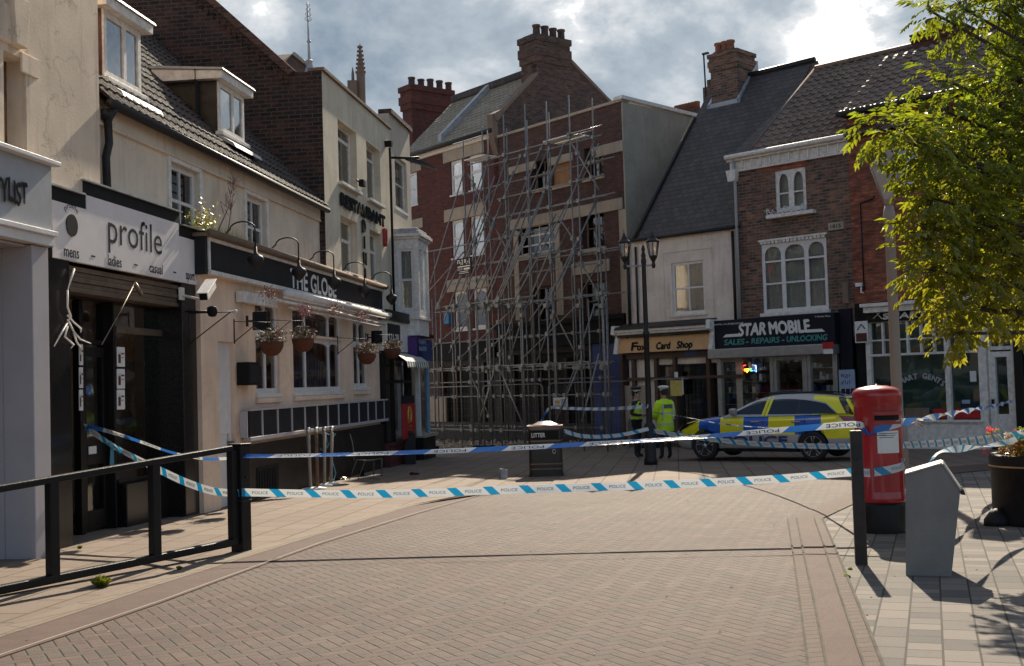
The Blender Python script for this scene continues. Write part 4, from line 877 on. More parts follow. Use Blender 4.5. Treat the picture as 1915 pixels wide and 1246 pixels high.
for r_ in ((b0 + .14, xm_ - .12, bz0 + .62, bz1 - .02), (xm_ + .12, b1 - .14, bz0 + .62, bz1 - .02)): win(bay, r_, yb + .04, cols=(), rows=(.5,), fr=.06, mat='white', gl='glass', back='curtain', sill=False)
o = win(bay, (0, UW - .12 - yb - .14, bz0 + .16, bz1 - .02), 0, cols=(), rows=(.5,), fr=.06, bar=.06, mat='white', gl='glass', back='curtain', sill=False, backoff=.05); o.matrix_local = Matrix.Translation((b0 + .03, UW - .12, 0)) @ Matrix.Rotation(-pi / 2, 4, 'Z')
# shops below
gs = FL.ground(2.5)
B = thing('corner_shop', 'small dark shop with striped awning and ice cream poster beside the pub', 'shopfront', FL.M)
s0, s1 = .1, FL.u(770, 700, 0); s2 = FL.u(805, 700, .2)
za0 = FL.z(722, 655, -.1); zc0 = FL.z(722, 597, -.1)
mb = MB(); mb.box(s0, s1, -.12, .3, zc0, zc0 + .25); mb.build('cornice', M['black'], B)
mb = MB(); mb.box(s0, s1, -.05, .3, za0, zc0 - .002); mb.build('fascia', M['old_white'], B)
mb = MB(); mb.box(s0 + .2, s0 + 1.5, -.06, -.045, za0 + .1, zc0 - .08); mb.build('fascia_panel', M['sign_black'], B)
mb = MB(); strokes(mb, s0 + .3, s0 + 1.4, za0 + .13, .3, -.07, 5); mb.build('fascia_lettering', M['paper'], B, recalc=False)
mb = MB(); mb.box(s0 + .02, s0 + .1, 0, .2, gs - .1, za0); mb.box(s1 - .14, s1, 0, .2, gs - .1, za0); mb.box(s0 + .9, s0 + .98, 0, .1, gs, za0); mb.box(s0 + .1, s1 - .14, .0, .1, za0 - .8, za0 - .72); mb.build('frame', M['black'], B)
mb = MB(); mb.box(s0, s0 + 1.7, -.1, .22, gs - .1, FL.z(740, 830, 0)); mb.box(s0, s0 + 1.7, -.16, .22, FL.z(740, 830, 0), FL.z(740, 830, 0) + .05); mb.build('stall_riser', M['maroon'], B)
MB().quad((s0, .1, gs), (s1, .1, gs), (s1, .1, za0), (s0, .1, za0)).build('pane', M['glass_dark'], B, recalc=False)
mb = MB()
for i in range(5):
    for k in range(6): mb.box(s0 + .15 + k * .3, s0 + .38 + k * .3, .5, .6, gs + .8 + i * .4, gs + .8 + i * .4 + R.uniform(.15, .3))
mb.build('shelf_goods', M['stone_dark'], B)
T = thing('striped_awning', 'short scalloped cream and green striped awning beside the last hanging basket', 'awning', FL.M)
mb = MB(); N = 20; a0, a1 = s0 + .25, s1 - .1; zA = za0 - .02
for i in range(N):
    x_, x2_ = a0 + (a1 - a0) * i / N, a0 + (a1 - a0) * (i + 1) / N; mb.cur = i % 2
    mb.add([(x_, .0, zA), (x2_, .0, zA), (x2_, -.3, zA - .1), (x_, -.3, zA - .1), (x_, -.5, zA - .25), (x2_, -.5, zA - .25), (x_, -.52, zA - .38), (x2_, -.52, zA - .38), ((x_ + x2_) / 2, -.52, zA - .42)], [(0, 1, 2, 3), (3, 2, 5, 4), (4, 5, 7, 8, 6)])
mb.build('canopy', [M['paper'], M['leaf_dull']], T)
MB().tube([(a0, .05, zA - .35), (a0, -.5, zA - .25)], .012, 6).tube([(a1, .05, zA - .35), (a1, -.5, zA - .25)], .012, 6).build('arm', M['iron'], T)
T = thing('ice_cream_sign', 'tall red board with yellow swirls and scoops standing outside the dark corner shop', 'sign', FL.M)
i0, z1_ = FL.P(752, 756, -.25); i1 = FL.u(774, 756, -.25); z0_ = FL.z(752, 815, -.25)
MB().box(i0, i1, -.28, -.22, z0_ - .1, z1_).build('board', M['red'], T, bevel=.01); MB().box(i0, i1, -.27, -.23, z1_, z1_ + .2).build('header', M['sign_black'], T)
mb = MB(); ic = (i0 + i1) / 2; 
for q in (1, -1):
    for rr_ in (.20, .12): mb.tube([(ic + q * .02 + rr_ * sin(t * .6) * q, -.285, z1_ - .28 + rr_ * cos(t * .6)) for t in range(6)], .016, 5)
for k in range(7): mb.lathe([(.09, 0), (.06, .02), (.001, .03)], (ic + .18 * sin(k * 2.4), -.285, z0_ + .1 + .09 * k), 8, sx=1.1, sy=.05)
M['yellow'] = plain('custard_yellow', (.62, .38, .06), .5); mb.build('artwork', M['yellow'], T)
B = thing('blue_corner_shop', 'narrow shop with blue and purple fascia and white frame under the bay', 'shopfront', FL.M)
e0, e1 = s1 + .02, FL.u(803, 650, -.3); zt_b, zb_b = FL.z(772, 628, -.3), FL.z(772, 672, -.3); em = FL.u(780, 650, -.3)
MB().box(e0, em, -.3, .2, zb_b, zt_b).build('purple_fascia', M['purple'], B)
mb = MB(); mb.box(em + .002, e1 + .3, -.3, .2, zb_b, zt_b - .05); mb.build('blue_fascia', M['blue'], B)
mb = MB(); mb.box(e0, e1 + .32, -.36, .2, zt_b + .002, zt_b + .1); mb.build('cornice', M['black'], B)
M['pale_blue'] = plain('pale_blue_lettering', (.3, .36, .5), .6)
mb = MB(); strokes(mb, em + .25, em + 1.15, zb_b + .42, .13, -.306, 6); strokes(mb, em + .25, em + 1.15, zb_b + .24, .13, -.306, 8); mb.build('fascia_lettering', M['pale_blue'], B, recalc=False)
p0_, p1_ = FL.u(779, 750, -.1), FL.u(800, 750, -.1); zr0 = FL.z(775, 817, -.1)
mb = MB(); mb.box(p0_ - .1, p0_ + .08, -.2, -.1, zr0, zb_b); mb.build('post', M['white'], B); mb = MB(); mb.box(p1_ - .1, p1_ + .05, -.15, -.05, zr0, zb_b); mb.build('blue_post', plain('light_blue_frame', (.22, .36, .48), .5), B)
mb = MB(); mb.box(e0 + .1, p1_ + .2, -.25, .1, gs - .2, zr0 - .05); mb.build('stall_riser', M['black'], B); mb = MB(); mb.box(e0 + .05, p1_ + .28, -.32, .1, zr0 - .05, zr0 + .03); mb.build('sill', M['stone'], B)
MB().quad((p0_, -.1, zr0), (p1_ - .1, -.1, zr0), (p1_ - .1, -.1, zb_b), (p0_, -.1, zb_b)).build('pane', M['glass_dark'], B, recalc=False)
# bollard by it
def gthing(name, label, cat, px, py, rot=0, group=None): g = G(px, py); return thing(name, label, cat, Matrix.Translation(g) @ Matrix.Rotation(rot, 4, 'Z'), group), g
T, g = gthing('bollard', 'plain dark square bollard by the kerb outside the dark corner shop', 'bollard', 768, 868)
MB().box(-.13, .13, -.13, .13, 0, .75).prism([(-.13, .75), (.13, .75), (.06, .84), (-.06, .84)], -.13, .13).build('post', M['iron'], T, bevel=.015)

# ---- church pinnacle and finial seen over the roofs
def farthing(name, label, cat, px, py, y): p = At(px, py, y); return thing(name, label, cat, Matrix.Translation(p)), p
T = thing('church_tower', 'slender crocketed church pinnacle rising behind the cream restaurant parapet', 'church', Matrix.Translation(At(676, 195, 90)))
k = 90 / 2200.0; h1 = (195 - 136) * k; h2 = (195 - 80) * k
mb = MB(); mb.lathe([(13 * k * .62, -3), (13 * k * .62, h1 * .9), (12 * k * .7, h1 * .95), (12 * k * .7, h1)], n=8, smooth=False)
mb.lathe([(8 * k, h1), (2.2 * k, h2 * .9), (3 * k, h2 * .92), (.02, h2)], n=8, smooth=False)
for i in range(7):
    t = i / 7; r_ = (8 - 5.8 * t) * k
    for a in range(4): mb.box(r_ * cos(a * pi / 2) - .08, r_ * cos(a * pi / 2) + .08, r_ * sin(a * pi / 2) - .08, r_ * sin(a * pi / 2) + .08, h1 + (h2 - h1) * t, h1 + (h2 - h1) * t + .16)
mb.build('pinnacle', M['stone_dark'], T); mb = MB(); mb.box(-24 * k, -6 * k, -.5, .5, -3, (195 - 152) * k); mb.box(-28 * k, -24 * k, -.5, .5, -3, (195 - 165) * k); mb.lathe([(3 * k, (195 - 152) * k), (2.5 * k, (195 - 135) * k), (.02, (195 - 124) * k)], (-15 * k, 0, 0), 6, False); mb.build('parapet', M['stone_dark'], T)
T = thing('weather_vane', 'tall thin iron finial with scrollwork tip above the brick gable', 'finial', Matrix.Translation(At(579, 134, 34))); k = 34 / 2200.0
mb = MB(); mb.tube([(0, 0, 0), (-.01, 0, 56 * k), (-.015, 0, 134 * k)], [3.2 * k, 2 * k, 1.1 * k], 8); mb.tube([(0, 0, 56 * k), (0, 0, 59 * k)], 4 * k, 8); mb.build('pole', M['lead'], T)
mb = MB(); mb.lathe([(13 * k, -10 * k), (7 * k, 8 * k), (5 * k, 19 * k), (8 * k, 20 * k), (3 * k, 23 * k)], n=8, smooth=False); mb.build('base', M['lead'], T)
mb = MB()
for j in range(4):
    for a in range(6): an = a * pi / 3; z_ = (134 - 38 + j * 9) * k; q = (5.5 - j) * k; mb.tube([(0, 0, z_), (q * cos(an), q * sin(an), z_ + 2 * k), (q * 1.3 * cos(an), q * 1.3 * sin(an), z_ + 6 * k), (q * .6 * cos(an), q * .6 * sin(an), z_ + 8 * k)], .35 * k, 4)
mb.build('scrollwork', M['iron'], T)
# small roof behind the gable
T = thing('brick_gable', 'small dark gabled roof end behind the restaurant gable', 'building', FL.M); ya = 4
mb = MB(); A_, B_, C_ = FL.P(531, 112, 4), FL.P(547, 101, 4), FL.P(592, 137, 4); mb.prism([(A_[0] - 1, A_[1] - 2), (A_[0], A_[1]), B_, C_, (C_[0], C_[1] - 2)], 4, 5.5); mb.build('gable', M['brick_brown'], T)
MB().tube([(B_[0], 3.95, B_[1]), (C_[0], 3.95, C_[1])], .06, 6).build('verge', M['lead'], T)
# ================================================================ red brick building and scaffold
azr = radians(38.5); RD = Fac(3.75, 38.3, math.atan2(-cos(azr), sin(azr)))
gr_ = -.55
rx0, rx1 = RD.u(771, 500), RD.u(1166, 300); xm = RD.u(931, 250)
zeL = RD.z(860, 266); zR = RD.z(1166, 190)
B = thing('red_brick_building', 'tall three storey red brick building with gable chimney behind the scaffold', 'building', RD.M)
def rr(xl, yt, yb, xr): return RD.r(xl, yt, yb, xr)
La, Lb = rr(841.7, 303, 366, 864.5), rr(876.5, 296, 357, 901); Lb = (Lb[0], Lb[1], La[2], La[3]); L0 = rr(760, 323, 386, 780); L0 = (L0[0], L0[1], La[2], La[3])
Ma, Mb_ = rr(844, 414, 484, 867), rr(879, 406, 478, 905); Mb_ = (Mb_[0], Mb_[1], Ma[2], Ma[3]); M0 = (L0[0], L0[1], Ma[2], Ma[3])
Na, Nb = rr(849, 546, 618, 873), rr(884.5, 541, 612, 910); Nb = (Nb[0], Nb[1], Na[2], Na[3])
O1, O2 = rr(992, 305, 357, 1026), rr(1031, 294, 350, 1067); O3 = rr(1092, 279, 335, 1127)
Q1, Q2 = rr(965, 410, 480, 1038), rr(1086, 390, 468, 1130); S1, S2 = rr(997, 538, 602, 1032), rr(1085, 530, 600, 1133)
ops = [La, Lb, L0, Ma, Mb_, M0, Na, Nb]; opr = [O1, O2, O3, Q1, Q2, S1, S2]
M['brick_wing'] = brick('sooty_red_brown_brick', (.125, .048, .034), (.07, .033, .027), (.095, .07, .056), soot=.55, var=.25, bh=.08); M['bin_dark'] = plain('dark_brown_paint', (.03, .016, .013), .6, var=.3)
zg = RD.z(1000, 615) 
mb = MB(); mb.wall(xm, rx1, 3.2, (RD.z(1030, 228) + RD.z(1158, 186)) / 2 - .05, opr, -.0, .35); mb.build('wing_wall', M['brick_wing'], B)
mb = MB(); mb.wall(rx0 - .3, rx1, gr_, 3.2, [(xm + .5, xm + 4.6, gr_ + .3, 2.6), (rx0 + 2, xm - .6, gr_ + .4, 2.3)], 0, .4); mb.build('ground_floor_wall', M['bin_dark'], B)
mb = MB(); mb.wall(rx0 - .3, xm, 3.2, zeL, ops, 0, .12)
mb.quad((rx0 - .3, 0, gr_), (rx0 - .3, 9, gr_), (rx0 - .3, 9, zeL), (rx0 - .3, 0, zeL)); mb.quad((rx0 - .3, 9, gr_), (rx1, 9, gr_), (rx1, 9, zR), (rx0 - .3, 9, zR))
mb.build('wall', M['brick_red'], B)
# gable side wall rising behind the lower right wing
ug = xm; sd5 = [RD.side(a, b, ug) for a, b in ((931, 215), (945, 207), (1004, 140), (1067, 115), (1135, 187))]
zw5 = (RD.z(1030, 228) + RD.z(1158, 186)) / 2
prof = [(0, 9), (0, sd5[0][1]), (.3, sd5[1][1]), (sd5[2][0], sd5[2][1]), (sd5[2][0], 13.8), (sd5[3][0], 14.09), (sd5[4][0], sd5[4][1]), (8.5, 11), (8.5, 9)]
mb = MB(); mb.prismx(prof, ug - .3, ug); mb.build('gable', M['brick_brown'], B)
mb = MB(); mb.prismx([(-.12, sd5[0][1] - .2), (-.12, sd5[0][1] + .05), (.3, sd5[1][1] + .1), (sd5[2][0], sd5[2][1] + .1), (sd5[2][0], sd5[2][1] - .02), (.35, sd5[1][1] - .02), (.0, sd5[0][1] - .25)], ug - .36, ug + .05); mb.prismx([(sd5[3][0], 14.08), (sd5[3][0] + .05, 14.2), (sd5[4][0], sd5[4][1] + .12), (9, 11), (9, 10.9), (sd5[4][0], sd5[4][1])], ug - .36, ug + .05); mb.build('coping', M['stone_dark'], B)
mb = MB(); mb.prismx([(-.1, zeL - .6), (-.25, zeL - .1), (-.25, sd5[0][1]), (0, sd5[0][1]), (0, zeL - .9)], ug - .3, ug); mb.build('kneeler', M['stone_dark'], B)
mb = MB(); mb.box(ug + .01, rx1 + .06, -.07, .3, zw5 - .06, zw5 + .03); mb.build('parapet_coping', M['stone'], B)
mb = MB(); mb.quad((ug, .1, zw5 - .1), (rx1, .1, zw5 - .1), (rx1, 9, zw5 - .4), (ug, 9, zw5 - .4)); mb.build('wing_roof', M['lead'], B)
mb = MB(); mb.quad((rx0 - .4, -.2, zeL), (xm, -.2, zeL), (xm, 2.55, zeL + 2.5), (rx0 - .4, 2.55, zeL + 2.5)); mb.quad((rx0 - .4, 2.6, zeL + 2.5), (xm, 2.6, zeL + 2.5), (xm, 6, zeL), (rx0 - .4, 6, zeL)); mb.build('roof_underside', M['slate'], B)
# left roof, lichened slates coloured paler for grazing sun, in its own plane
slr = radians(43.5)
RM2 = roofM(RD, rx0 - .4, -.22, zeL + .02, slr); Sl = 2.85 / cos(slr)
pantiles(B, RM2, xm - rx0 + .1, Sl, M['slate_red'], tw=.34, tl=.24, amp=.012, lift=.02, prof=2, name='roof')
mb = MB()
x1v = x2v = RD.u(870, 215, 1.3)
for dx in (0,): 
    P0 = RM2 @ Vector((x1v - rx0 + .4, .3, 0)); P1_ = RM2 @ Vector((x2v - rx0 + .4, Sl, 0)); mb.prismx([(P0.y, P0.z), (P0.y, P0.z + .3), (P1_.y, P1_.z + .3), (P1_.y, P1_.z)], x1v - .12, x1v + .12)
mb.build('party_coping', M['lead'], B); mb = MB(); mb.tube([RM2 @ Vector((0, Sl, .06)), RM2 @ Vector((xm - rx0 + .4, Sl, .06))], .13, 6)
for i in range(26): t = i / 26; p_ = RM2 @ Vector(((xm - rx0 + .4) * t, Sl, .18)); mb.box(p_.x, p_.x + .22, p_.y - .03, p_.y + .03, p_.z - .02, p_.z + .1)
mb.build('ridge', M['slate'], B)
mb = MB(); mb.box(rx0 - .35, xm - .02, -.12, 0, zeL - .22, zeL - .05); mb.build('eaves_board', M['old_white'], B); mb = MB(); mb.tube([(rx0 - .35, -.27, zeL), (xm - .05, -.27, zeL)], .08, 8); mb.build('gutter', M['iron'], B)
# right return in grey render, falling away to the slate roof
b_, c_ = RD.side(1300, 222, rx1), RD.side(1190, 440, rx1)
mb = MB(); mb.prismx([(-.02, gr_), (-.02, zR), (b_[0] + .1, b_[1]), (9, b_[1] - .2), (9, gr_)], rx1 + .002, rx1 + .06); mb.build('rendered_side_wall', M['grey_render'], B)
mb = MB(); mb.prismx([(-.1, zR + .09), (-.1, zR + .2), (b_[0] + .5, b_[1] + .12), (b_[0] + .5, b_[1])], rx1 - .3, rx1 + .14); mb.build('side_coping', M['old_white'], B)
# chimneys
chimney(B, ug - .93, ug + .003, sd5[2][0], 3.64, zeL + 1.2, 14.95, 'brick_brown', [(ug - .3, sd5[2][0] + .3 + .42 * k) for k in range(4)], .15, .42, .09, flare=1.3)
uc = RD.u(769, 165, 1.8); y1c = RD.side(843, 165, uc)[0]; ul = RD.u(748, 165, 1.8)
chimney(B, ul + .15, uc, 1.8, min(y1c, 4.6), zeL + .8, RD.z(769, 158, 1.8), 'brick_red', [(uc - .4, 2.1 + .5 * k) for k in range(5)], .15, .4, .12, flare=1.3)
# windows
for a in (La, Lb, L0, Ma, Mb_, M0): win(B, a, .06, cols=(), rows=(.52,), fr=.09, rowbar=.1, mat='white', gl='glass_blue', back='curtain', arch=.12, backoff=.3)
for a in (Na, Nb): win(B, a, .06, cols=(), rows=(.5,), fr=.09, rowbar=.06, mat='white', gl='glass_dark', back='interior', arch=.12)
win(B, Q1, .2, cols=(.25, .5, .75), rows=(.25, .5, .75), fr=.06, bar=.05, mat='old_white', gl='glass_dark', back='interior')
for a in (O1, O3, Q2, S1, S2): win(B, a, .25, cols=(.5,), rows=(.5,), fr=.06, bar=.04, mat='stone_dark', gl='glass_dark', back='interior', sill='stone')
MB().box(O2[0] + .01, O2[1] - .01, .1, .14, O2[2], O2[3]).build('boarded_window', M['ply'], B)
mb = MB()
def band(pa, pb, h_, d=.06): a = RD.P(*pa); b__ = RD.P(*pb); z_ = (a[1] + b__[1]) / 2; mb.box(a[0], b__[0], -d, .002, z_ - h_, z_)
za1 = La[3]
for (A_, B_) in ((La, Lb), (Ma, Mb_), (Na, Nb)): mb.box(A_[0] - .45, B_[1] + .2, -.03, .002, A_[3] + .002, A_[3] + .48); 
for A_ in (L0, M0): mb.box(A_[0] - .2, A_[1] + .35, -.03, .002, A_[3] + .002, A_[3] + .4)
band((953, 313), (1003, 302), .28); band((1028, 296), (1072, 285), .28); band((1108, 277), (1166, 262), .36)
band((955, 410), (1165, 372), .38); band((1070, 497), (1141, 481), .4); band((952, 482), (1035, 468), .2)
mb.split('stone_band', M['stone'], B, bevel=.01)
mb = MB()
for A_ in (O1, O2, O3, Q1, Q2): mb.box(A_[0] - .1, A_[1] + .1, -.08, .1, A_[2] - .13, A_[2] - .001)
for px, ya_, yb_ in ((965, 432, 600), (1042, 418, 590), (1163, 392, 600), (1048, 490, 590)): a, z1_ = RD.P(px, ya_); z0_ = RD.z(px, yb_); mb.box(a - .12, a + .14, -.05, .003, z0_, z1_)
mb.split('stone_pilaster', M['stone'], B, bevel=.01)
# ground floor: dark shopfronts behind the scaffold
mb = MB(); zc2 = RD.z(1000, 612); mb.box(xm + .2, rx1 + .3, -.5, 0, zc2 - .75, zc2); mb.box(xm + .1, rx1 + .5, -.7, 0, zc2, zc2 + .15); mb.box(rx0 + 1.5, xm - .3, -.3, 0, zc2 - 1.0, zc2 - .3); mb.build('shop_fascia', M['black_matt'], B)
mb = MB(); mb.box(RD.u(1112, 750, -.3), rx1 + .1, -.32, .1, gr_, zc2 - .76); mb.build('blue_shopfront', M['dkblue'], B)
mb = MB()
for px in (823, 850, 905, 935, 1005, 1060, 1090): a = RD.u(px, 750, -.1); mb.box(a - .08, a + .08, -.12, .1, gr_, 2.4)
mb.box(rx0 + 1.5, rx1, -.15, .1, gr_, gr_ + .7); mb.build('shopfront_frame', M['bin_dark'], B)
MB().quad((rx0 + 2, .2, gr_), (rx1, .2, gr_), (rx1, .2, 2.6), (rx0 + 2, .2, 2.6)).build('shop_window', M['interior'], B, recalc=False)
mb = MB(); a, z_ = RD.P(822, 770, -.14); mb.box(a - .75, a + .5, -.2, -.13, z_ - .4, z_ + .6); mb.build('board', M['stone'], B)
mb = MB(); a, z_ = RD.P(838, 596, -.1); mb.box(a - .17, a + .17, -.2, 0, z_ - .22, z_ + .22); mb.build('alarm_box', plain('light_blue_alarm', (.03, .18, .38), .4), B, bevel=.03)
# inside lights out: a room wall behind the openings
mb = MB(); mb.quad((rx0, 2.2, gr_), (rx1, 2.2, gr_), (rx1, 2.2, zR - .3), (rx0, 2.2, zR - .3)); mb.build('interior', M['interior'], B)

# ---- scaffold: standards, ledgers, raking shores, couplers
SC = thing('scaffolding', 'tall galvanised tube scaffold with long raking shores in front of the red building', 'scaffolding', RD.M)
tubes = []; joints = MB()
def SP(px, py, off): a, z_ = RD.P(px, py, off); return Vector((a, off, z_))
def gnd(u_, off): return RD.ground(u_, off)
def tub(p, q, r=.035): tubes.append((p, q, r))
stand = [(945, 230), (1022, 180), (1064, 165), (1108, 190), (980, 190), (905, 250), (868, 265), (985, 215), (912, 230), (1022, 210)]
# upper standards, near the wall
O_in, O_mid, O_out = -.9, -2.1, -4.2
for px, yt, off in ((866, 262, O_in), (901, 235, O_in), (911, 243, O_mid), (941, 215, O_mid), (947, 240, O_in), (981, 195, O_in), (985, 225, O_mid), (1021, 190, O_mid), (1026, 210, O_in), (1063, 178, O_mid), (1107, 183, O_in), (1079, 262, O_mid), (885, 330, O_mid), (1120, 400, O_mid)):
    a = SP(px, yt, off); tub(Vector((a.x, off, gnd(a.x, off))), a)
for px, yt, off in ((808, 560, O_mid), (823, 560, O_out), (849, 560, O_mid), (858, 575, O_out), (877, 560, O_out), (890, 560, O_in), (931, 545, O_out), (938, 560, O_mid), (953, 560, O_in), (975, 560, O_out), (983, 560, O_in), (997, 560, O_in), (1022, 545, O_out), (1034, 560, O_mid), (1083, 540, O_out), (1127, 555, O_out), (1133, 560, O_mid), (913, 560, O_out)):
    a = SP(px, yt, off); tub(Vector((a.x, off, gnd(a.x, off))), a)
for k in range(11):
    px = 812 + k * 32; a = SP(px, 560 if k % 2 else 470, O_mid if k % 2 else O_in); tub(Vector((a.x, a.y, gnd(a.x, a.y))), a)
lev = []
def ledger(pa, pb, off, r=.035):
    a, b__ = SP(*pa, off), SP(*pb, off); z_ = (a.z + b__.z) / 2; a.z = z_; b__.z = z_; tub(a, b__, r)
for pa, pb, off in (((875, 305), (1110, 248), O_mid), ((905, 310), (1125, 255), O_in), ((1060, 250), (1125, 238), O_mid), ((1015, 255), (1070, 268), O_in),
                    ((905, 415), (1135, 363), O_mid), ((915, 405), (1150, 366), O_in), ((930, 370), (1130, 330), O_mid),
                    ((800, 470), (1025, 430), O_mid), ((870, 500), (1090, 462), O_in), ((1000, 480), (1175, 468), O_mid), ((920, 492), (1060, 470), O_mid), ((1080, 470), (1170, 474), O_in),
                    ((813, 578), (1140, 556), O_mid), ((815, 574), (1000, 556), O_out), ((870, 566), (1175, 563), O_in), ((830, 585), (1030, 560), O_in), ((805, 692), (1105, 676), O_out), ((803, 698), (1143, 675), O_mid), ((870, 690), (1150, 676), O_in),
                    ((805, 718), (1150, 704), O_in), ((800, 806), (990, 802), O_out), ((805, 800), (1135, 795), O_in), ((880, 700), (1110, 682), O_mid), ((815, 640), (1130, 622), O_in), ((812, 745), (1140, 735), O_mid), ((835, 520), (1130, 505), O_mid), ((860, 350), (1150, 310), O_in)):
    ledger(pa, pb, off)
# raking shores from the ground out in front up to the wall
for pa, oa, pb, ob in (((805, 530), -4.0, (868, 320), O_mid), ((802, 545), -4.2, (935, 395), O_in), ((815, 580), -4.2, (868, 480), O_mid), ((818, 575), -4.3, (905, 318), O_in), ((850, 585), -4.2, (946, 300), O_in), ((862, 565), -4.2, (975, 290), O_in),
                       ((880, 585), -4.2, (1015, 270), O_in), ((905, 560), -4.2, (1022, 285), O_in), ((925, 575), -4.2, (1058, 262), O_in), ((935, 560), -4.2, (1055, 275), O_in), ((955, 575), -4.2, (1080, 345), O_in), ((978, 590), -4.2, (1112, 262), O_in),
                       ((1010, 590), -4.2, (1120, 370), O_in), ((845, 560), -4.2, (925, 330), O_mid), ((900, 590), -4.2, (975, 400), O_mid), ((918, 580), -4.2, (990, 420), O_mid), ((830, 600), -4.4, (905, 410), O_mid),
                       ((872, 470), -3, (912, 300), O_mid), ((893, 505), -3.2, (960, 320), O_in), ((942, 520), -3.2, (1005, 340), O_in), ((965, 540), -3.2, (1040, 400), O_in), ((1000, 555), -3.2, (1065, 425), O_in), ((1035, 560), -3.2, (1115, 372), O_in), ((868, 585), -3.6, (930, 450), O_in), ((990, 600), -3.6, (1090, 460), O_in)):
    tub(SP(*pa, oa), SP(*pb, ob))
# bracing below the first lift and cross braces
for pa, oa, pb, ob in (((804, 656), O_out, (874, 594), O_out), ((855, 675), O_out, (955, 582), O_out), ((893, 670), O_mid, (958, 615), O_mid), ((932, 670), O_out, (972, 557), O_out), ((980, 668), O_out, (1080, 570), O_out), ((953, 675), O_mid, (975, 600), O_mid), ((1005, 675), O_mid, (1035, 590), O_mid),
                       ((1035, 580), O_mid, (1078, 665), O_mid), ((1080, 670), O_out, (1112, 570), O_out), ((931, 680), O_out, (985, 812), O_out), ((925, 690), O_out, (890, 810), O_out), ((875, 690), O_mid, (920, 790), O_mid), ((917, 722), O_out, (893, 800), O_out), ((1078, 680), O_mid, (1055, 745), O_mid), ((1040, 790), O_out, (1080, 690), O_out),
                       ((1070, 270), O_mid, (1120, 355), O_mid), ((1120, 268), O_in, (1085, 345), O_in), ((1040, 400), O_mid, (1080, 458), O_mid), ((875, 325), O_mid, (905, 385), O_mid), ((895, 380), O_mid, (945, 340), O_in), ((920, 415), O_mid, (950, 470), O_mid), ((1085, 490), O_mid, (1125, 560), O_mid), ((1120, 490), O_in, (1080, 560), O_in), ((840, 660), O_mid, (895, 560), O_mid), ((1120, 662), O_out + .3, (1088, 790), O_out - .6)):
    tub(SP(*pa, oa), SP(*pb, ob))
for px, py in ((868, 305), (905, 300), (945, 300), (985, 285), (1022, 278), (1062, 262), (1107, 255), (912, 410), (945, 405), (985, 398), (1022, 388), (1062, 378), (1120, 360), (1085, 462), (1022, 478), (945, 480)):
    tub(SP(px, py, O_in + .75), SP(px, py, O_mid - .3)) if len(tubes) < 118 else None
for px in (850, 880, 905, 931, 953, 975, 1022, 1050, 1083, 1127): tub(SP(px, 572, O_in + .2), SP(px, 572, O_out - .2)); tub(SP(px, 688, O_in + .2), SP(px, 688, O_out - .2))
def tlen(t): return (t[0] - t[1]).length
tubes.sort(key=tlen, reverse=True)
for a, b__, r_ in tubes[:96]: MB().tube([a, b__], r_ * .70, 7).build('scaffold_tube', M['steel'], SC)
mb = MB()
for a, b__, r_ in tubes[96:]: mb.tube([a, b__], r_ * .70, 6)
if mb.v: mb.build('scaffold_tube_short', M['steel'], SC)['kind'] = 'stuff'
mb = MB(); 
for i, (a, b__, r_) in enumerate(tubes):
    for j, (c_, d_, r2) in enumerate(tubes[i + 1:], i + 1):
        # couplers where two tubes pass close by
        u_ = b__ - a; v_ = d_ - c_; w_ = a - c_; A_, B_, C_, D_, E_ = u_.dot(u_), u_.dot(v_), v_.dot(v_), u_.dot(w_), v_.dot(w_); dn = A_ * C_ - B_ * B_
        if dn < 1e-6: continue
        s_ = (B_ * E_ - C_ * D_) / dn; t_ = (A_ * E_ - B_ * D_) / dn
        if 0 <= s_ <= 1 and 0 <= t_ <= 1 and (a + u_ * s_ - c_ - v_ * t_).length < .14:
            m_ = (a + u_ * s_ + c_ + v_ * t_) / 2; mb.box(m_.x - .06, m_.x + .06, m_.y - .06, m_.y + .06, m_.z - .06, m_.z + .06)
o = mb.build('coupler', M['steel'], SC); o['kind'] = 'stuff'
mb = MB()
for pa, pb in (((1015, 254), (1072, 264)), ((868, 300), (905, 292))): a, b__ = SP(*pa, O_mid), SP(*pb, O_mid); z_ = (a.z + b__.z) / 2; [mb.box(a.x, b__.x, O_mid + .25 * k, O_mid + .25 * k + .2, z_, z_ + .04) for k in range(3)]
mb.split('scaffold_board', M['paper'], SC)
T = thing('scaffold_sign', 'small black contractor sign with white lettering hung on the scaffold', 'sign', RD.M); a, z_ = RD.P(869.5, 498, -4.3)
MB().box(a - .42, a + .38, -4.33, -4.3, z_ - .27, z_ + .27).build('board', M['black'], T)
mb = MB(); strokes(mb, a - .36, a + .3, z_ + .05, .17, -4.336, 3); mb.box(a - .36, a + .32, -4.336, -4.33, z_ - .02, z_ + .01); strokes(mb, a - .36, a - .1, z_ - .12, .08, -4.336, 4); mb.box(a - .02, a + .3, -4.336, -4.33, z_ - .12, z_ - .06); mb.box(a - .25, a + .2, -4.336, -4.33, z_ - .18, z_ - .16); mb.box(a - .3, a + .25, -4.336, -4.33, z_ - .23, z_ - .215); mb.build('lettering', M['paper'], T, recalc=False)
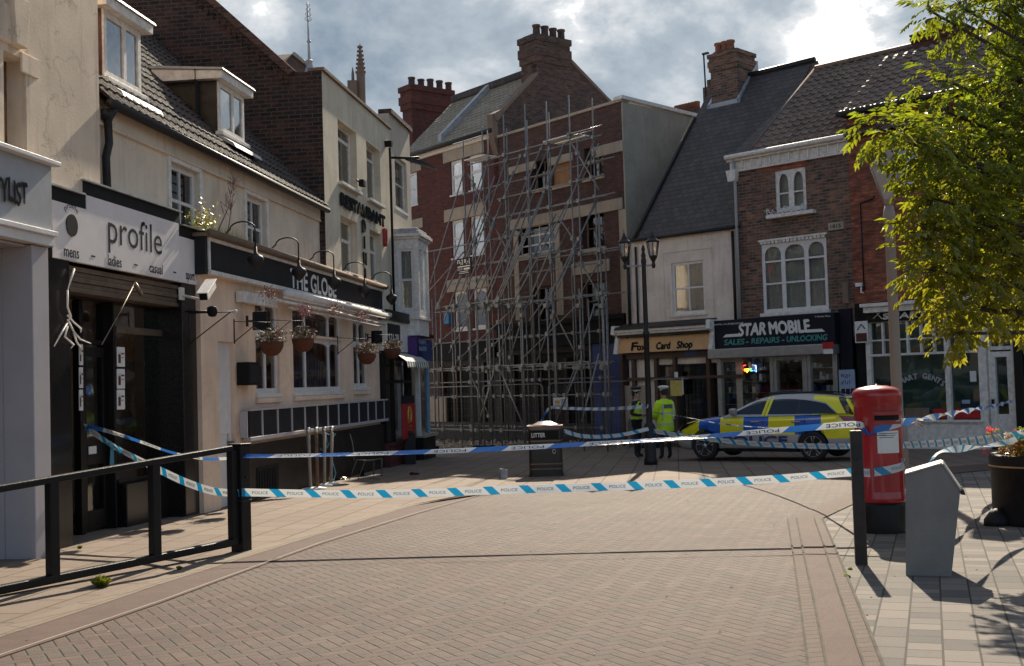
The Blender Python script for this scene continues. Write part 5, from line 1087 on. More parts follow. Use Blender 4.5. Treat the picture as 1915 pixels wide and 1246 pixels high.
# ---- mesh fence panels round the scaffold
def herras(p0, p1, label):
    g0_, g1_ = G(*p0), G(*p1); d = (g1_ - g0_); L = d.length; T = thing('mesh_fence_panel', label, 'fence', Matrix.Translation(g0_) @ Matrix.Rotation(math.atan2(d.y, d.x), 4, 'Z'), 'mesh fence panels round the scaffold')
    mb = MB(); h = 2.0; r = .02; mb.tube([(.06, 0, 0), (.06, 0, h - .12), (.1, 0, h - .03), (.2, 0, h), (L - .2, 0, h), (L - .1, 0, h - .03), (L - .06, 0, h - .12), (L - .06, 0, 0)], r, 7); mb.tube([(.06, 0, .15), (L - .06, 0, .15)], r * .8, 6); mb.build('frame', M['steel'], T)
    mb = MB(); n = int(L / .12)
    for i in range(1, n): mb.tube([(.06 + (L - .12) * i / n, 0, .15), (.06 + (L - .12) * i / n, 0, h)], .0022, 3, False)
    for i in range(1, 8): mb.tube([(.06, 0, .15 + i * .23), (L - .06, 0, .15 + i * .23)], .0022, 3, False)
    mb.build('mesh', M['steel'], T); MB().box(-.3, .35, -.12, .12, -.01, .12).build('foot', M['black_matt'], T); return T
herras((800, 842), (900, 841), 'mesh fence panel at the left of the scaffold nearest the blue corner shop'); herras((903, 841), (1022, 838), 'mesh fence panel in the middle, left of the litter bin'); herras((1026, 839), (1198, 834), 'mesh fence panel carrying the yellow warning sign'); herras((1215, 838), (1395, 833), 'mesh fence panel in front of the card shop window')
g_ = G(1048, 839); T = thing('warning_sign', 'white notice with yellow symbol tied to the mesh fence panel', 'sign', Matrix.Translation((At(1048, 754, g_.y - .05))))
MB().box(-.22, .22, -.01, .0, -.17, .17).build('board', M['paper'], T); MB().prism([(-.17, -.02), (-.02, -.02), (-.02, .1), (-.06, .07), (-.095, .12), (-.13, .07), (-.17, .1)], -.014, -.011).build('symbol', M['yellow'], T)
mb = MB(); [mb.box(.02, .19, -.014, -.011, .1 - k * .035, .115 - k * .035) for k in range(7)]; [mb.box(-.18, .0, -.014, -.011, -.07 - k * .03, -.058 - k * .03) for k in range(3)]; mb.build('lettering', M['navy'], T)
# rubble along the foot of the scaffold
rr_ = random.Random(5); mb = MB()
for i in range(420):
    px = rr_.uniform(805, 1180); py = rr_.gauss(829, 4); p = G(px, min(py, 845)); s_ = rr_.uniform(.02, .09); a = rr_.uniform(0, 3)
    mb.T = Matrix.Translation(p + Vector((0, 0, s_ * .3))) @ Matrix.Rotation(a, 4, (rr_.random(), rr_.random(), 1)); mb.box(-s_, s_, -s_ * .6, s_ * .6, -s_ * .4, s_ * .4)
tag(mb.build('rubble', M['stone']), 'broken brick and plaster scattered along the foot of the scaffold', 'rubble', kind='stuff')
# ================================================================ right hand row
azr2 = radians(46); RR = Fac(9.99, 30, math.atan2(-cos(azr2), sin(azr2)))
def q_(xl, yt, yb, xr, off=0): return RR.r(xl, yt, yb, xr, off=off)
c0, c1 = RR.u(1172, 560), RR.u(1379, 480); zce = 5.83
# ---- card shop building
B = thing('card_shop_building', 'pinkish cream rendered house with one sash window and a great slate roof', 'building', RR.M)
cw = q_(1255, 493, 590, 1318)
mb = MB(); mb.wall(c0, c1, -.5, zce, [cw, (c0 + 1.1, c1 - .2, -.2, 2.0)], 0, .12); shell(mb, c0, c1, 0, 7, -.5, zce); mb.build('wall', M['pink_cream'], B)
win(B, cw, .05, cols=(.5,), rows=(.5,), fr=.08, bar=.035, rowbar=.05, mat='white', gl='glass_clear', back='curtain', sill='pink_cream')
mb = MB(); fx0, fx1 = cw[0] - .3, cw[1] + .3; mb.box(fx0, fx0 + .03, -.02, .002, cw[2] - .1, cw[3] + .35); mb.box(fx1 - .03, fx1, -.02, .002, cw[2] - .1, cw[3] + .35); mb.box(fx0 + .03, fx1 - .03, -.02, .002, cw[3] + .32, cw[3] + .35); mb.build('surround', M['pink_cream'], B)
mb = MB(); mb.tube([(c0 + .15, -.07, zce), (c0 + .15, -.07, 3.2)], .05, 8); mb.tube([(c0 + .45, -.05, zce - .2), (c0 + .45, -.05, 3.3)], .035, 6)
x_ = c1 - .1; mb.tube([(x_, -.06, zce - .1), (x_, -.06, 3.1)], .045, 6); mb.tube([(c0, -.14, zce - .0), (c1, -.14, zce - .0)], .055, 8); mb.build('gutter_and_pipes', M['iron'], B)
mb = MB(); mb.box(c0, c0 + .12, -.05, .0, 3.2, RR.z(1168, 392)); mb.build('corner_strip', M['stone'], B)
# slate roof: solve the slope that puts the ridge where its outline is seen
slc = radians(51); xk_ = 0
def roofhit(F_, px, py, z0, y0, sl):   # local x and distance up the slope where a sight line meets the roof plane
    a = ray(px, py); ta = math.tan(sl); n_ = F_.n
    # plane: z = z0 + (y - y0) * ta , with y = (q - o).n
    # H + t a.z = z0 + (t a.n - o.n - y0) ta
    t = (z0 - H - (F_.o.dot(n_) + y0) * ta) / (a.z - a.dot(n_) * ta); q = a * t; yy = (q - F_.o).dot(n_)
    return (q - F_.o).dot(F_.d), (yy - y0) / cos(sl)
yR = -.12; ux = c0 - .1
vl = roofhit(RR, 1300, 222, zce, yR, slc); rg = roofhit(RR, 1388, 144.7, zce, yR, slc); re_ = roofhit(RR, 1518, 116, zce, yR, slc); rl = roofhit(RR, 1186, 450, zce, yR, slc)
print('slate roof hits', vl, rg, re_, rl)
Sr2 = (rg[1] + re_[1]) / 2; xr_ = re_[0]
vx = vl[0] + (vl[0] - rl[0]) / max(.1, vl[1] - rl[1]) * (Sr2 - vl[1])
Ms_ = roofM(RR, 0, yR, zce, slc)
flatroof(B, Ms_, [(rl[0] - .1, 0), (xr_, 0), (xr_, Sr2), (min(vx, xr_ - 1), Sr2), (vl[0], vl[1])], M['slate'], name='roof')
yt2 = yR + Sr2 * cos(slc); zt2 = zce + Sr2 * sin(slc)
mb = MB(); mb.prismx([(yt2, zt2 - .02), (yt2 + 4, zce), (yR + .3, zce), ], xr_ - .02, xr_ + .2); mb.build('gable_end', M['brick_brown'], B)
mb = MB(); mb.quad((vx, yt2, zt2 - .05), (xr_, yt2, zt2 - .05), (xr_, yt2 + 5, zce), (vx, yt2 + 5, zce)); mb.build('rear_roof', M['slate'], B)
mb = MB(); mb.tube([(min(vx, xr_ - 1), yt2, zt2 + .03), (xr_ + .1, yt2, zt2 + .03)], .1, 6); mb.tube([Ms_ @ Vector((rl[0], 0, .05)), Ms_ @ Vector((vl[0], vl[1], .05))], .06, 5); mb.build('ridge', M['iron'], B)
# its chimney, standing on the slope near the ridge
ch = roofhit(RR, 1345, 200, zce, yR, slc); yc = yR + ch[1] * cos(slc) + .1; xa_, xb_ = RR.u(1329, 140, yc), RR.u(1383, 130, yc); zt3 = RR.z(1345, 99, yc)
o = chimney(B, xa_, xb_ - .1, yc, yc + 1.0, zce + (yc - yR) * math.tan(slc) - .6, zt3, 'brick_mixed', [], flare=.7, corbel=.07)
for px in (1344, 1356, 1366): u_ = RR.u(px, 85, yc + .4); p = MB().lathe([(.15, 0), (.13, .05), (.12, .3), (.15, .33), (.15, .40), (.11, .4)], (u_, yc + .4, zt3 + .04), 12).build('chimney_pot', M['terracotta'], o)
mb = MB(); zb0 = zce + (yc - yR) * math.tan(slc); mb.box(xa_ - .12, xb_ + .02, yc - .1, yc - .005, zb0 - .35, zb0 + .02); mb.prismx([(yc - .1, zb0 - .3), (yc + 1.15, zb0 + 1.15), (yc + 1.15, zb0 + 1.45), (yc - .1, zb0 + .02)], xb_ - .095, xb_ - .02); mb.prismx([(yc - .1, zb0 - .3), (yc + 1.15, zb0 + 1.15), (yc + 1.15, zb0 + 1.45), (yc - .1, zb0 + .02)], xa_ - .1, xa_ - .005); mb.build('lead_flashing', M['lead'], B)
mb = MB(); u_ = RR.u(1320, 160, yc + .8); za_, zb1 = RR.z(1320, 200, yc + .8), RR.z(1320, 102, yc + .8); mb.tube([(u_, yc + .8, za_), (u_ - .04, yc + .8, zb1)], .03, 6); mb.box(u_ - .08, u_ + .15, yc + .75, yc + .85, zb1, zb1 + .06); mb.build('aerial_pole', M['iron'], B)
T = thing('squat_chimney', 'squat stepped brick chimney behind the slate roof stack', 'chimney', RR.M); yq = yc + 3
a0, a1 = RR.u(1314, 170, yq), RR.u(1331, 170, yq); MB().box(a0, a1, yq, yq + 1, RR.z(1320, 215, yq), RR.z(1314, 164, yq)).box(a0 + (a1 - a0) * .45, a1 + .4, yq + .02, yq + .98, RR.z(1320, 215, yq), RR.z(1328, 148, yq)).build('stack', M['brick_brown'], T, bevel=.02)
T = thing('distant_chimney', 'low distant chimney with a row of pots behind the grey rendered wall', 'chimney', RR.M); yq = yc + 14
a0, a1 = RR.u(1246, 205, yq), RR.u(1302, 212, yq); zc3 = RR.z(1275, 208, yq); MB().box(a0, a1, yq, yq + 1, zc3 - 3, zc3).build('stack', M['brick_brown'], T)
for i in range(7): MB().lathe([(.17, 0), (.15, .35), (.18, .38), (.15, .44)], (a0 + .3 + i * (a1 - a0 - .5) / 6.5, yq + .5, zc3), 10).build('chimney_pot', M['terracotta'], T)
# shopfront and sign of the card shop
f0, f1 = RR.u(1148, 650, -.45), RR.u(1331, 650, -.45); zf0, zf1 = RR.z(1240, 657, -.45), RR.z(1240, 628, -.45)
S = thing('card_shop_sign', 'tan fascia between white scrolled brackets lettered Foxs Card Shop', 'sign', RR.M)
mb = MB(); mb.prismx([(-.42, zf0), (-.3, zf1), (0, zf1), (0, zf0)], f0 + .12, f1 - .1); mb.build('board', M['orange_sign'], S)
mb = MB()
for xx in (f0, f1 - .1): mb.prismx([(-.5, zf0 - .02), (-.38, zf1 + .05), (-.6, zf1 + .12), (-.55, zf1 + .38), (0, zf1 + .38), (0, zf0 - .02)], xx, xx + .14)
mb.box(f0 + .14, f1 - .1, -.5, 0, zf1 + .09, zf1 + .16); mb.box(f0 + .14, f1 - .1, -.56, 0, zf1 + .16, zf1 + .24); mb.build('bracket', M['old_white'], S, bevel=.01)
mb = MB(); mb.prismx([(-.6, zf1 + .24), (-.58, zf1 + .3), (0, zf1 + .45), (0, zf1 + .24)], f0 + .14, f1 - .1); mb.prismx([(-.45, zf1 + .02), (-.33, zf1 + .03), (-.33, zf1 + .09), (-.45, zf1 + .09)], f0 + .14, f1 - .1); mb.build('lead_top', M['iron'], S)
mb = MB(); sl_a = .12 / (zf1 - zf0)
def fs_(a, b, k): return (a, -.425 + (b - zf0) * sl_a - .001 - k * .0007, b)
zt_ = zf0 + .07
for st, xa2, xb2, sh in (('F', 1180, 1191, 0), ('oxs', 1191, 1211, 0), ('Card', 1226.5, 1252, 0), ('Shop', 1265.5, 1294, 0)):
    a = RR.u(xa2, 640, -.4); b__ = RR.u(xb2, 640, -.4); text(mb, st, a, zt_, .24 if st == 'F' else .2, 0, width=b__ - a, bold=.016, fn=fs_); (st != 'F') and (mb.build('lettering', M['black_matt'], S, recalc=False), mb.__init__())

B = thing('card_shopfront', 'dim brown shopfront under the tan card shop sign', 'shopfront', RR.M)
mb = MB(); gR = RR.ground(-7)
for px in (1166, 1188, 1230, 1265, 1328): u_ = RR.u(px, 740, -.05); mb.box(u_ - .06, u_ + .06, -.12, .1, gR, zf0)
mb.box(c0, c1, -.15, .1, gR, gR + .55); mb.box(c0, c1, -.13, .1, 1.55, 1.64); mb.box(c0, c1, -.14, .1, zf0 - .2, zf0); mb.build('frame', plain('dark_brown_frame', (.06, .03, .02), .5), B, bevel=.006)
mb = MB(); a, b__ = RR.u(1169, 740, -.02), RR.u(1209, 740, -.02); mb.box(a, (a + b__) / 2 - .01, -.06, -.02, gR + .3, 1.4); mb.box((a + b__) / 2 + .01, b__, -.06, -.02, gR + .3, 1.4); mb.build('pale_shutter', M['stone'], B)
MB().quad((c0, .1, gR), (c1, .1, gR), (c1, .1, zf0), (c0, .1, zf0)).build('pane', M['glass_dark'], B, recalc=False)
mb = MB(); mb.quad((c0 + 1, 1.4, gR), (c1 - .2, 1.4, gR), (c1 - .2, 1.4, 2.2), (c0 + 1, 1.4, 2.2)); mb.build('interior', M['interior'], B)
for px, py, w_, h_, mt in ((1265, 726, .42, .46, 'yellow_paper'), (1265, 701, .12, .16, 'paper'), (1277, 722, .06, .5, 'paper'), (1292, 660, .5, .2, 'blue')): a, z_ = RR.P(px, py, -.13); MB().box(a - w_ / 2, a + w_ / 2, -.145, -.135, z_ - h_ / 2, z_ + h_ / 2).build('notice', M[mt], B)

# ---- mottled brick house over the phone shop
B = thing('mottled_brick_house', 'narrow mottled brown brick house with arched white windows and dentil cornice', 'building', RR.M)
m0, m1 = c1 + .0, RR.u(1590, 350); zme = 7.75
wt = q_(1448.5, 321, 399, 1507.5); wb = q_(1423, 458, 587, 1548)
mb = MB(); mb.wall(m0, m1, 2.5, zme, [wt, wb], 0, .12); shell(mb, m0, m1, 0, 7, -.5, zme); mb.build('wall', M['brick_mixed'], B)
mb = MB(); 
arc = lambda x0, x1, z, h: mb.box(x0, x1, -.012, .003, z, z + h)
arc(wt[0] - .35, wt[1] + .1, wt[3] + .002, .3); mb.build('brick_lintel', M['brick_orange'], B)
o = win(B, wt, .03, cols=(.5,), rows=(.45,), fr=.1, bar=.16, rowbar=.04, mat='old_white', gl='glass', back='curtain', arch=.26, sill=False)
MB().box(wt[0] - .22, wt[1] + .28, -.2, .05, wt[2] - .16, wt[2] - .06).build('sill', M['old_white'], o, bevel=.01)
o = win(B, wb, .02, cols=(.33, .69), rows=(.74, .42), fr=.09, bar=.12, rowbar=.05, mat='white', gl='glass', back='curtain', arch=.2, sill=False)
MB().box(wb[0] - .05, wb[1] + .05, -.12, .05, wb[2] - .1, wb[2] - .002).build('sill', M['old_white'], o, bevel=.01)
mb = MB(); n_ = 17
for i in range(n_): mb.box(wb[0] + i * (wb[1] - wb[0]) / n_, wb[0] + (i + .75) * (wb[1] - wb[0]) / n_, -.05, .0, wb[3] + .0, wb[3] + .07)
mb.box(wb[0] - .04, wb[1] + .04, -.07, .001, wb[3] + .07, wb[3] + .12); mb.build('window_fringe', M['old_white'], B)
mb = MB(); rq = random.Random(3)
for i in range(220):
    x__ = rq.uniform(wt[0] - .3, wt[1] + .1); z__ = wt[2] - .06 + rq.random() ** 1.5 * .2; s_ = rq.uniform(.012, .03); c_ = Vector((x__, -.12 + rq.uniform(-.04, .04), z__)); d = Vector((rq.uniform(-1, 1), rq.uniform(-1, 1), rq.uniform(-1, 1))).normalized() * s_; e = d.orthogonal().normalized() * s_; mb.add([c_ - d, c_ + e, c_ + d, c_ - e], [(0, 1, 2, 3)])
T = mb.build('window_plants', M['paper'], None, recalc=False); T.matrix_world = RR.M; tag(T, 'pale flowers filling the sill of the top arched window', 'plant')
mb = MB(); mb.box(m0 - .08, m1, -.09, .003, zme - .36, zme - .06)
mb.box(m0 - .12, m1 + .02, -.2, .003, zme - .06, zme + .03)
for i in range(12): x__ = m0 + .05 + i * (m1 - m0) / 12; mb.box(x__, x__ + .035, -.16, -.09, zme - .3, zme - .06)
mb.tube([(m0 - .12, -.26, zme + .06), (m1 + .02, -.26, zme + .06)], .07, 8); mb.prism([(m0 - .1, zme - .62), (m0 + .12, zme - .62), (m0 + .18, zme - .3), (m0 - .16, zme - .3)], -.2, .0); mb.build('cornice', M['old_white'], B, bevel=.006)
mb = MB(); mb.tube([(m0 + .1, -.2, zme), (m0 + .08, -.09, zme - .7), (m0 + .06, -.08, 3.1)], .045, 8); mb.build('downpipe', M['grey_paint'], B)
a, z_ = RR.P(1564, 423, -.02); o = MB().box(a - .22, a + .22, -.05, .0, z_ - .1, z_ + .1).build('date_stone', M['stone'], B)
mb = MB(); text(mb, '1815', a, z_ - .05, .1, -.055, center=True, width=.3, bold=.003); mb.build('lettering', M['iron'], o, recalc=False)
mb = MB(); a, z_ = RR.P(1583, 548, -.02); mb.box(a - .08, a + .08, -.1, 0, z_ - .28, z_ + .28); mb.build('vent', M['stone_dark'], B)
# roof
slm = radians(38); zmr = zme + .04
h1 = roofhit(RR, 1404, 283, zmr, -.22, slm); h2 = roofhit(RR, 1527, 130, zmr, -.22, slm); h3 = roofhit(RR, 1735, 84, zmr, -.22, slm); print('tile roof hits', h1, h2, h3, 'm', m0, m1)
Sm = (h2[1] + h3[1]) / 2; xl_ = m0 - .05
Mm = roofM(RR, xl_, -.22, zmr, slm); Lm = 11
pantiles(B, Mm, Lm, Sm, M['pantile_brown'], tw=.26, tl=.32, amp=.06, lift=.04, cuts=[((h1[0] - xl_, 0), (-(h2[1] - h1[1]), (h2[0] - h1[0]))), ((RR.u(1577, 212, .3) - xl_ + .0, 0), (1, 0))] if False else [((h1[0] - xl_, h1[1]), (-(h2[1] - h1[1]), (h2[0] - h1[0])))], prof=4)
p1_ = Mm @ Vector((h2[0] - xl_, Sm, .05)); p2_ = Mm @ Vector((Lm, Sm, .05)); mb = MB(); mb.tube([p1_, p2_], .1, 6); mb.tube([Mm @ Vector((h1[0] - xl_, h1[1], .04)), p1_], .06, 5); mb.build('ridge', M['pantile_brown'], B)
mb = MB(); q0_, q1_ = Mm @ Vector((0, 0, -.06)), Mm @ Vector((h1[0] - xl_ + .3, 0, -.06)); mb.add([Mm @ Vector((0, 0, -.05)), Mm @ Vector((Lm, 0, -.05)), Mm @ Vector((Lm, Sm, -.05)), Mm @ Vector((h2[0] - xl_, Sm, -.05)), Mm @ Vector((0, .6, -.05))], [(0, 1, 2, 3, 4)]); mb.quad(Mm @ Vector((h2[0] - xl_, Sm, -.05)), Mm @ Vector((Lm, Sm, -.05)), (Lm + xl_, p2_.y + 4, zme - .5), (h2[0], p2_.y + 4, zme - .5)); mb.build('roof_underside', M['slate'], B)
# phone shop: sign, shutter box, front
S = thing('phone_shop_sign', 'dark navy fascia lettered STAR MOBILE with teal SALES REPAIRS UNLOCKING', 'sign', RR.M)
z0s, z1s = RR.z(1340, 653, -.35), RR.z(1340, 600, -.35); s0_, s1_ = RR.u(1327, 640, -.35), RR.u(1561, 620, -.35)
mb = MB(); mb.box(s0_, s1_, -.35, 0, z0s, z1s); mb.box(s1_, s1_ + .35, -.1, 0, -.4, z1s + .1); mb.build('board', M['navy'], S, bevel=.01)
mb = MB(); ya = -.353
xa_, xb2 = RR.u(1381, 620, ya), RR.u(1515, 615, ya); zb2 = z0s + .34; h_ = .33
text(mb, 'STAR', xa_, zb2, h_, ya, width=(xb2 - xa_) * .39, bold=.02, shear=.12); text(mb, 'MOBILE', xa_ + (xb2 - xa_) * .45, zb2, h_, ya, width=(xb2 - xa_) * .55, bold=.02, shear=-.1)
xl2, xr2 = RR.u(1352, 632, ya), RR.u(1543, 616, ya)
mb.prism([(xl2, zb2 - .02), (xa_ + .1, zb2 - .02), (xa_ + .12, zb2 + .06), (xl2 + .1, zb2 + .06)], ya - .003, ya); mb.prism([(xb2 - .1, zb2 - .02), (xr2, zb2 - .02), (xr2 - .1, zb2 + .06), (xb2 - .08, zb2 + .06)], ya - .003, ya)
text(mb, '7 Market Place', RR.u(1524, 596, ya), z1s - .1, .045, ya, width=RR.u(1553, 596, ya) - RR.u(1524, 596, ya)); strokes(mb, RR.u(1334, 612, ya), RR.u(1390, 608, ya), z1s - .14, .05, ya - .004, 2); mb.build('lettering', M['paper'], S, recalc=False)
M['teal'] = plain('teal_lettering', (.05, .26, .24), .5)
for st, xa3, xb3 in (('SALES', 1354, 1391), ('-', 1395, 1399), ('REPAIRS', 1405, 1457), ('-', 1462, 1466), ('UNLOCKING', 1471, 1546)):
    a = RR.u(xa3, 636, ya); b__ = RR.u(xb3, 632, ya); mb = MB(); text(mb, st, a, z0s + .1, .15, ya, width=b__ - a, bold=.008, shear=.15); mb.build('lettering', M['teal'], S, recalc=False)
B = thing('phone_shopfront', 'phone shop front with silver frames, shutter box and crowded shelves', 'shopfront', RR.M)
zsb = RR.z(1340, 671, -.5)
MB().box(s0_ + .02, s1_ - .05, -.5, 0, zsb, z0s - .004).build('shutter_box', M['shutter'], B, bevel=.02)
a, z_ = RR.P(1549, 652, -.5); MB().box(a - .16, a + .16, -.512, -.502, z_ - .0, z_ + .17).build('sticker', M['red'], B); MB().box(a - .14, a + .14, -.512, -.502, z_ - .14, z_ - .02).build('sticker', M['paper'], B)
gM = RR.ground(-4) + .1
mb = MB()
for px, w_ in ((1348, .13), (1446, .1), (1452.5, .08), (1508, .14), (1516, .08), (1565, .13)): u_ = RR.u(px, 740, -.05); mb.box(u_ - w_ / 2, u_ + w_ / 2, -.1, .05, gM - .2, zsb + .1)
ua, ub = RR.u(1348, 740, -.05), RR.u(1565, 740, -.05); mb.box(ua, RR.u(1446, 740, 0), -.09, .05, gM, gM + .45); mb.box(RR.u(1516, 740, 0), ub, -.09, .05, gM, gM + .45); mb.box(RR.u(1452, 740, 0), RR.u(1508, 740, 0), -.09, .04, zsb - .12, zsb - .02); mb.build('frame', M['shutter'], B, bevel=.006)
MB().quad((ua, 0, gM), (ub, 0, gM), (ub, 0, zsb), (ua, 0, zsb)).build('pane', M['glass'], B, recalc=False)
mb = MB(); mb.box(ua, ub, 2.5, 2.6, gM, zsb + .3); mb.box(ua - .1, ua, .0, 2.6, gM, zsb + .3); mb.box(ub, ub + .1, .0, 2.6, gM, zsb + .3); mb.box(ua, ub, 0, 2.6, gM - .1, gM); mb.build('interior', M['interior'], B)
M['bright_goods'] = plain('white_packaging', (.85, .85, .85), .4); mb = MB(); gq = random.Random(9); gm = [MB() for _ in range(4)]
for (xa4, xb4) in ((ua + .12, RR.u(1443, 740, .3)), (RR.u(1519, 740, .3), ub - .1)):
    for k in range(6):
        zk = gM + .45 + k * .32
        mb.box(xa4, xb4, .06, .5, zk, zk + .02); x = xa4 + .02
        while x < xb4 - .08:
            w_ = gq.uniform(.04, .12); h_ = gq.uniform(.05, .24)
            if gq.random() < .82: gm[gq.choice((0, 0, 1, 2, 3))].box(x, x + w_, .08 + gq.random() * .1, .35, zk + .02, zk + .02 + h_)
            x += w_ + gq.uniform(.005, .05)
for k in range(4):
    for i in range(10): gm[0].box(RR.u(1458, 740, 1.2) + i * .09, RR.u(1458, 740, 1.2) + i * .09 + .05, 1.2, 1.25, 1.1 - k * .22, 1.16 - k * .22)
mb.build('shelf', M['shutter'], B)
for g_, mt in zip(gm, ('bright_goods', 'blue', 'black', 'paper')): o = g_.build('shelf_goods', M[mt], B); o['kind'] = 'stuff'
T = thing('neon_open_sign', 'small lit neon open sign in red, yellow and blue inside the phone shop window', 'neon sign', RR.M)
u_, z_ = RR.P(1400, 691, .08); MB().box(u_ - .26, u_ + .26, .1, .12, z_ - .13, z_ + .13).build('backing', M['black_matt'], T)
for st, dx, mt in (('o', -.16, emis('neon_orange', (1, .25, .03), 6)), ('p', -.07, emis('neon_yellow', (1, .55, .05), 5)), ('e', .03, emis('neon_green', (.1, .8, .25), 4)), ('n', .12, emis('neon_blue', (.05, .25, 1), 7))): b_ = MB(); text(b_, st, u_ + dx, z_ - .05, .11, .09, width=.075, bold=.004); b_.build('letter', mt, T, recalc=False)
b_ = MB(); b_.tube([(u_ - .24, .09, z_ - .04), (u_ - .24, .09, z_ + .1), (u_ - .1, .09, z_ + .12)], .009, 5); b_.build('tube_border', emis('neon_red', (1, .06, .05), 6), T); b_ = MB(); b_.tube([(u_ + .12, .09, z_ + .12), (u_ + .24, .09, z_ + .1), (u_ + .24, .09, z_ - .08)], .009, 5); b_.build('tube_border', emis('neon_blue_rim', (.25, .4, 1), 6), T)
T = thing('advert_board', 'pale blue advertising board with rows of small pictures beside the phone shop', 'sign', RR.M); u0_, u1_ = RR.u(1571, 740, -.15), RR.u(1600, 740, -.15); z1_ = RR.z(1571, 692, -.15); z0_ = RR.z(1571, 755, -.15)
MB().box(u0_, u1_, -.18, -.12, z0_ - .8, z1_).build('board', M['pale_blue'], T, bevel=.006)
mb = MB(); w_ = u1_ - u0_; strokes(mb, u0_ + .08, u1_ - .12, z1_ - .22, .1, -.187, 3); strokes(mb, u0_ + .08, u1_ - .12, z1_ - .38, .1, -.187, 4); [mb.box(u0_ + .06 + k * w_ * .31, u0_ + .06 + k * w_ * .31 + w_ * .24, -.186, -.181, z1_ - .85, z1_ - .5) for k in range(3)]; mb.build('print', M['navy'], T)

# ---- red brick building with the barber's shop
B = thing('barber_building', 'orange red brick building behind the tree over the white barber shopfront', 'building', RR.M)
n0, n1 = m1 + .002, 9.5; zne = RR.z(1590, 216, -.1)
mb = MB(); mb.wall(n0, n1, 3.4, zne, [q_(1668, 275, 350, 1715)], -.04, .15); shell(mb, n0, n1, -.04, 7, -.4, zne); mb.build('wall', M['brick_orange'], B); MB().box(n0 + .0, RR.u(1622, 740, -.15), -.05, .1, -.4, 3.4).build('pier', M['black_matt'], B)
win(B, q_(1668, 275, 350, 1715), .06, mat='white', back='curtain', gl='glass')
mb = MB(); mb.box(n0 - .05, n1, -.3, .0, zne - .05, zne + .04); mb.tube([(n0 - .1, -.36, zne + .03), (n1, -.36, zne + .03)], .08, 8); mb.box(n0, n1, -.12, -.04, zne - .35, zne - .28); mb.build('eaves', M['iron'], B)
sln = radians(36); hx = roofhit(RR, 1740, 90, zne, -.34, sln)
pantiles(B, roofM(RR, n0 - .1, -.34, zne + .05, sln), 9.5, max(2.0, hx[1]), M['pantile_brown'], tw=.28, tl=.32, amp=.06, lift=.04, prof=4)
mb = MB(); cxn = RR.u(1722, 75, 3.0); zc4 = RR.z(1722, 62, 3.0); chimney(B, cxn - .25, cxn + 1.2, 3, 3.8, zne + .5, zc4, 'brick_red', [(cxn + .2, 3.4)], .2, .35, .05, flare=.3)
mb = MB(); u_ = RR.u(1612, 450, -.1); mb.tube([(u_, -.1, RR.z(1612, 380, -.1)), (u_ , -.1, RR.z(1612, 545, -.1))], .02, 6); mb.tube([(u_, -.1, RR.z(1612, 380, -.1)), (u_ + .35, -.1, RR.z(1612, 375, -.1)), (u_ + .4, -.1, RR.z(1612, 370, -.1))], .02, 6); mb.build('cable', M['black'], B)
T = thing('alarm_box', 'small white alarm box low on the orange brick wall left of the barber cornice', 'alarm', RR.M); a, z_ = RR.P(1607, 533, -.1); MB().box(a - .09, a + .09, -.16, -.04, z_ - .05, z_ + .05).build('case', M['white'], T, bevel=.01); MB().tube([(a + .05, -.1, z_ - .05), (a + .05, -.12, z_ - .2), (a + .12, -.14, z_ - .22)], .025, 6).build('arm', M['old_white'], T)
# shopfront
yf = -.15; k0, k1 = RR.u(1624, 740, yf), RR.u(1900, 700, yf); gN = RR.ground(1) + .13
zco1, zco0 = RR.z(1611, 573, -.45), RR.z(1611, 583, -.45); zt1 = RR.z(1632, 610, yf); ztr = RR.z(1632, 665, yf); zsl = RR.z(1700, 787, yf)
B = thing('barber_shopfront', 'white timber barber shopfront with small paned top lights and panelled base', 'shopfront', RR.M)
mb = MB(); mb.box(RR.u(1607, 573, -.45), 5.6, -.45, -.04, zco1 - .03, zco1 + .06); mb.box(RR.u(1612, 573, -.4), 5.6, -.36, -.04, zco0 - .04, zco1 - .03); mb.build('cornice', M['old_white'], B, bevel=.01)
S = thing('barber_sign', 'black fascia with scissors and white lettering SMART GENTS partly hidden by leaves', 'sign', RR.M)
zb_0 = zt1 + .09; MB().box(RR.u(1620, 600, yf), RR.u(1862, 590, yf), yf - .03, 0, zb_0, zco0 - .042).build('board', M['black'], S)
mb = MB(); a, z_ = RR.P(1651, 603, yf - .04); b__ = RR.u(1731, 590, yf - .04); hh_ = (zco0 - zb_0) * .5
text(mb, 'SMART', a, zb_0 + .07, hh_, yf - .035, width=b__ - a, bold=.012, shear=.18); text(mb, 'GENTS', b__ + .16, zb_0 + .07, hh_, yf - .035, width=(b__ - a) * 1.02, bold=.012, shear=.18)
sx_ = RR.u(1642, 598, yf - .04); mb.tube([(sx_ - .13, yf - .035, zb_0 + .1), (sx_ + .1, yf - .035, zb_0 + .28)], .012, 5); mb.tube([(sx_ + .1, yf - .035, zb_0 + .08), (sx_ - .08, yf - .035, zb_0 + .3)], .012, 5); mb.build('lettering', M['paper'], S, recalc=False)
mb = MB(); z9 = zt1 + .08; dL, dR = RR.u(1852, 740, yf), RR.u(1896, 740, yf)
pts = [(RR.u(p_, 740, yf), w_) for p_, w_ in ((1627, .13), (1671, .08), (1773.5, .12), (1842, .26), (1851, .1), (1898, .1))]
for u_, w_ in pts: mb.box(u_ - w_ / 2, u_ + w_ / 2, yf, .0, gN, z9)
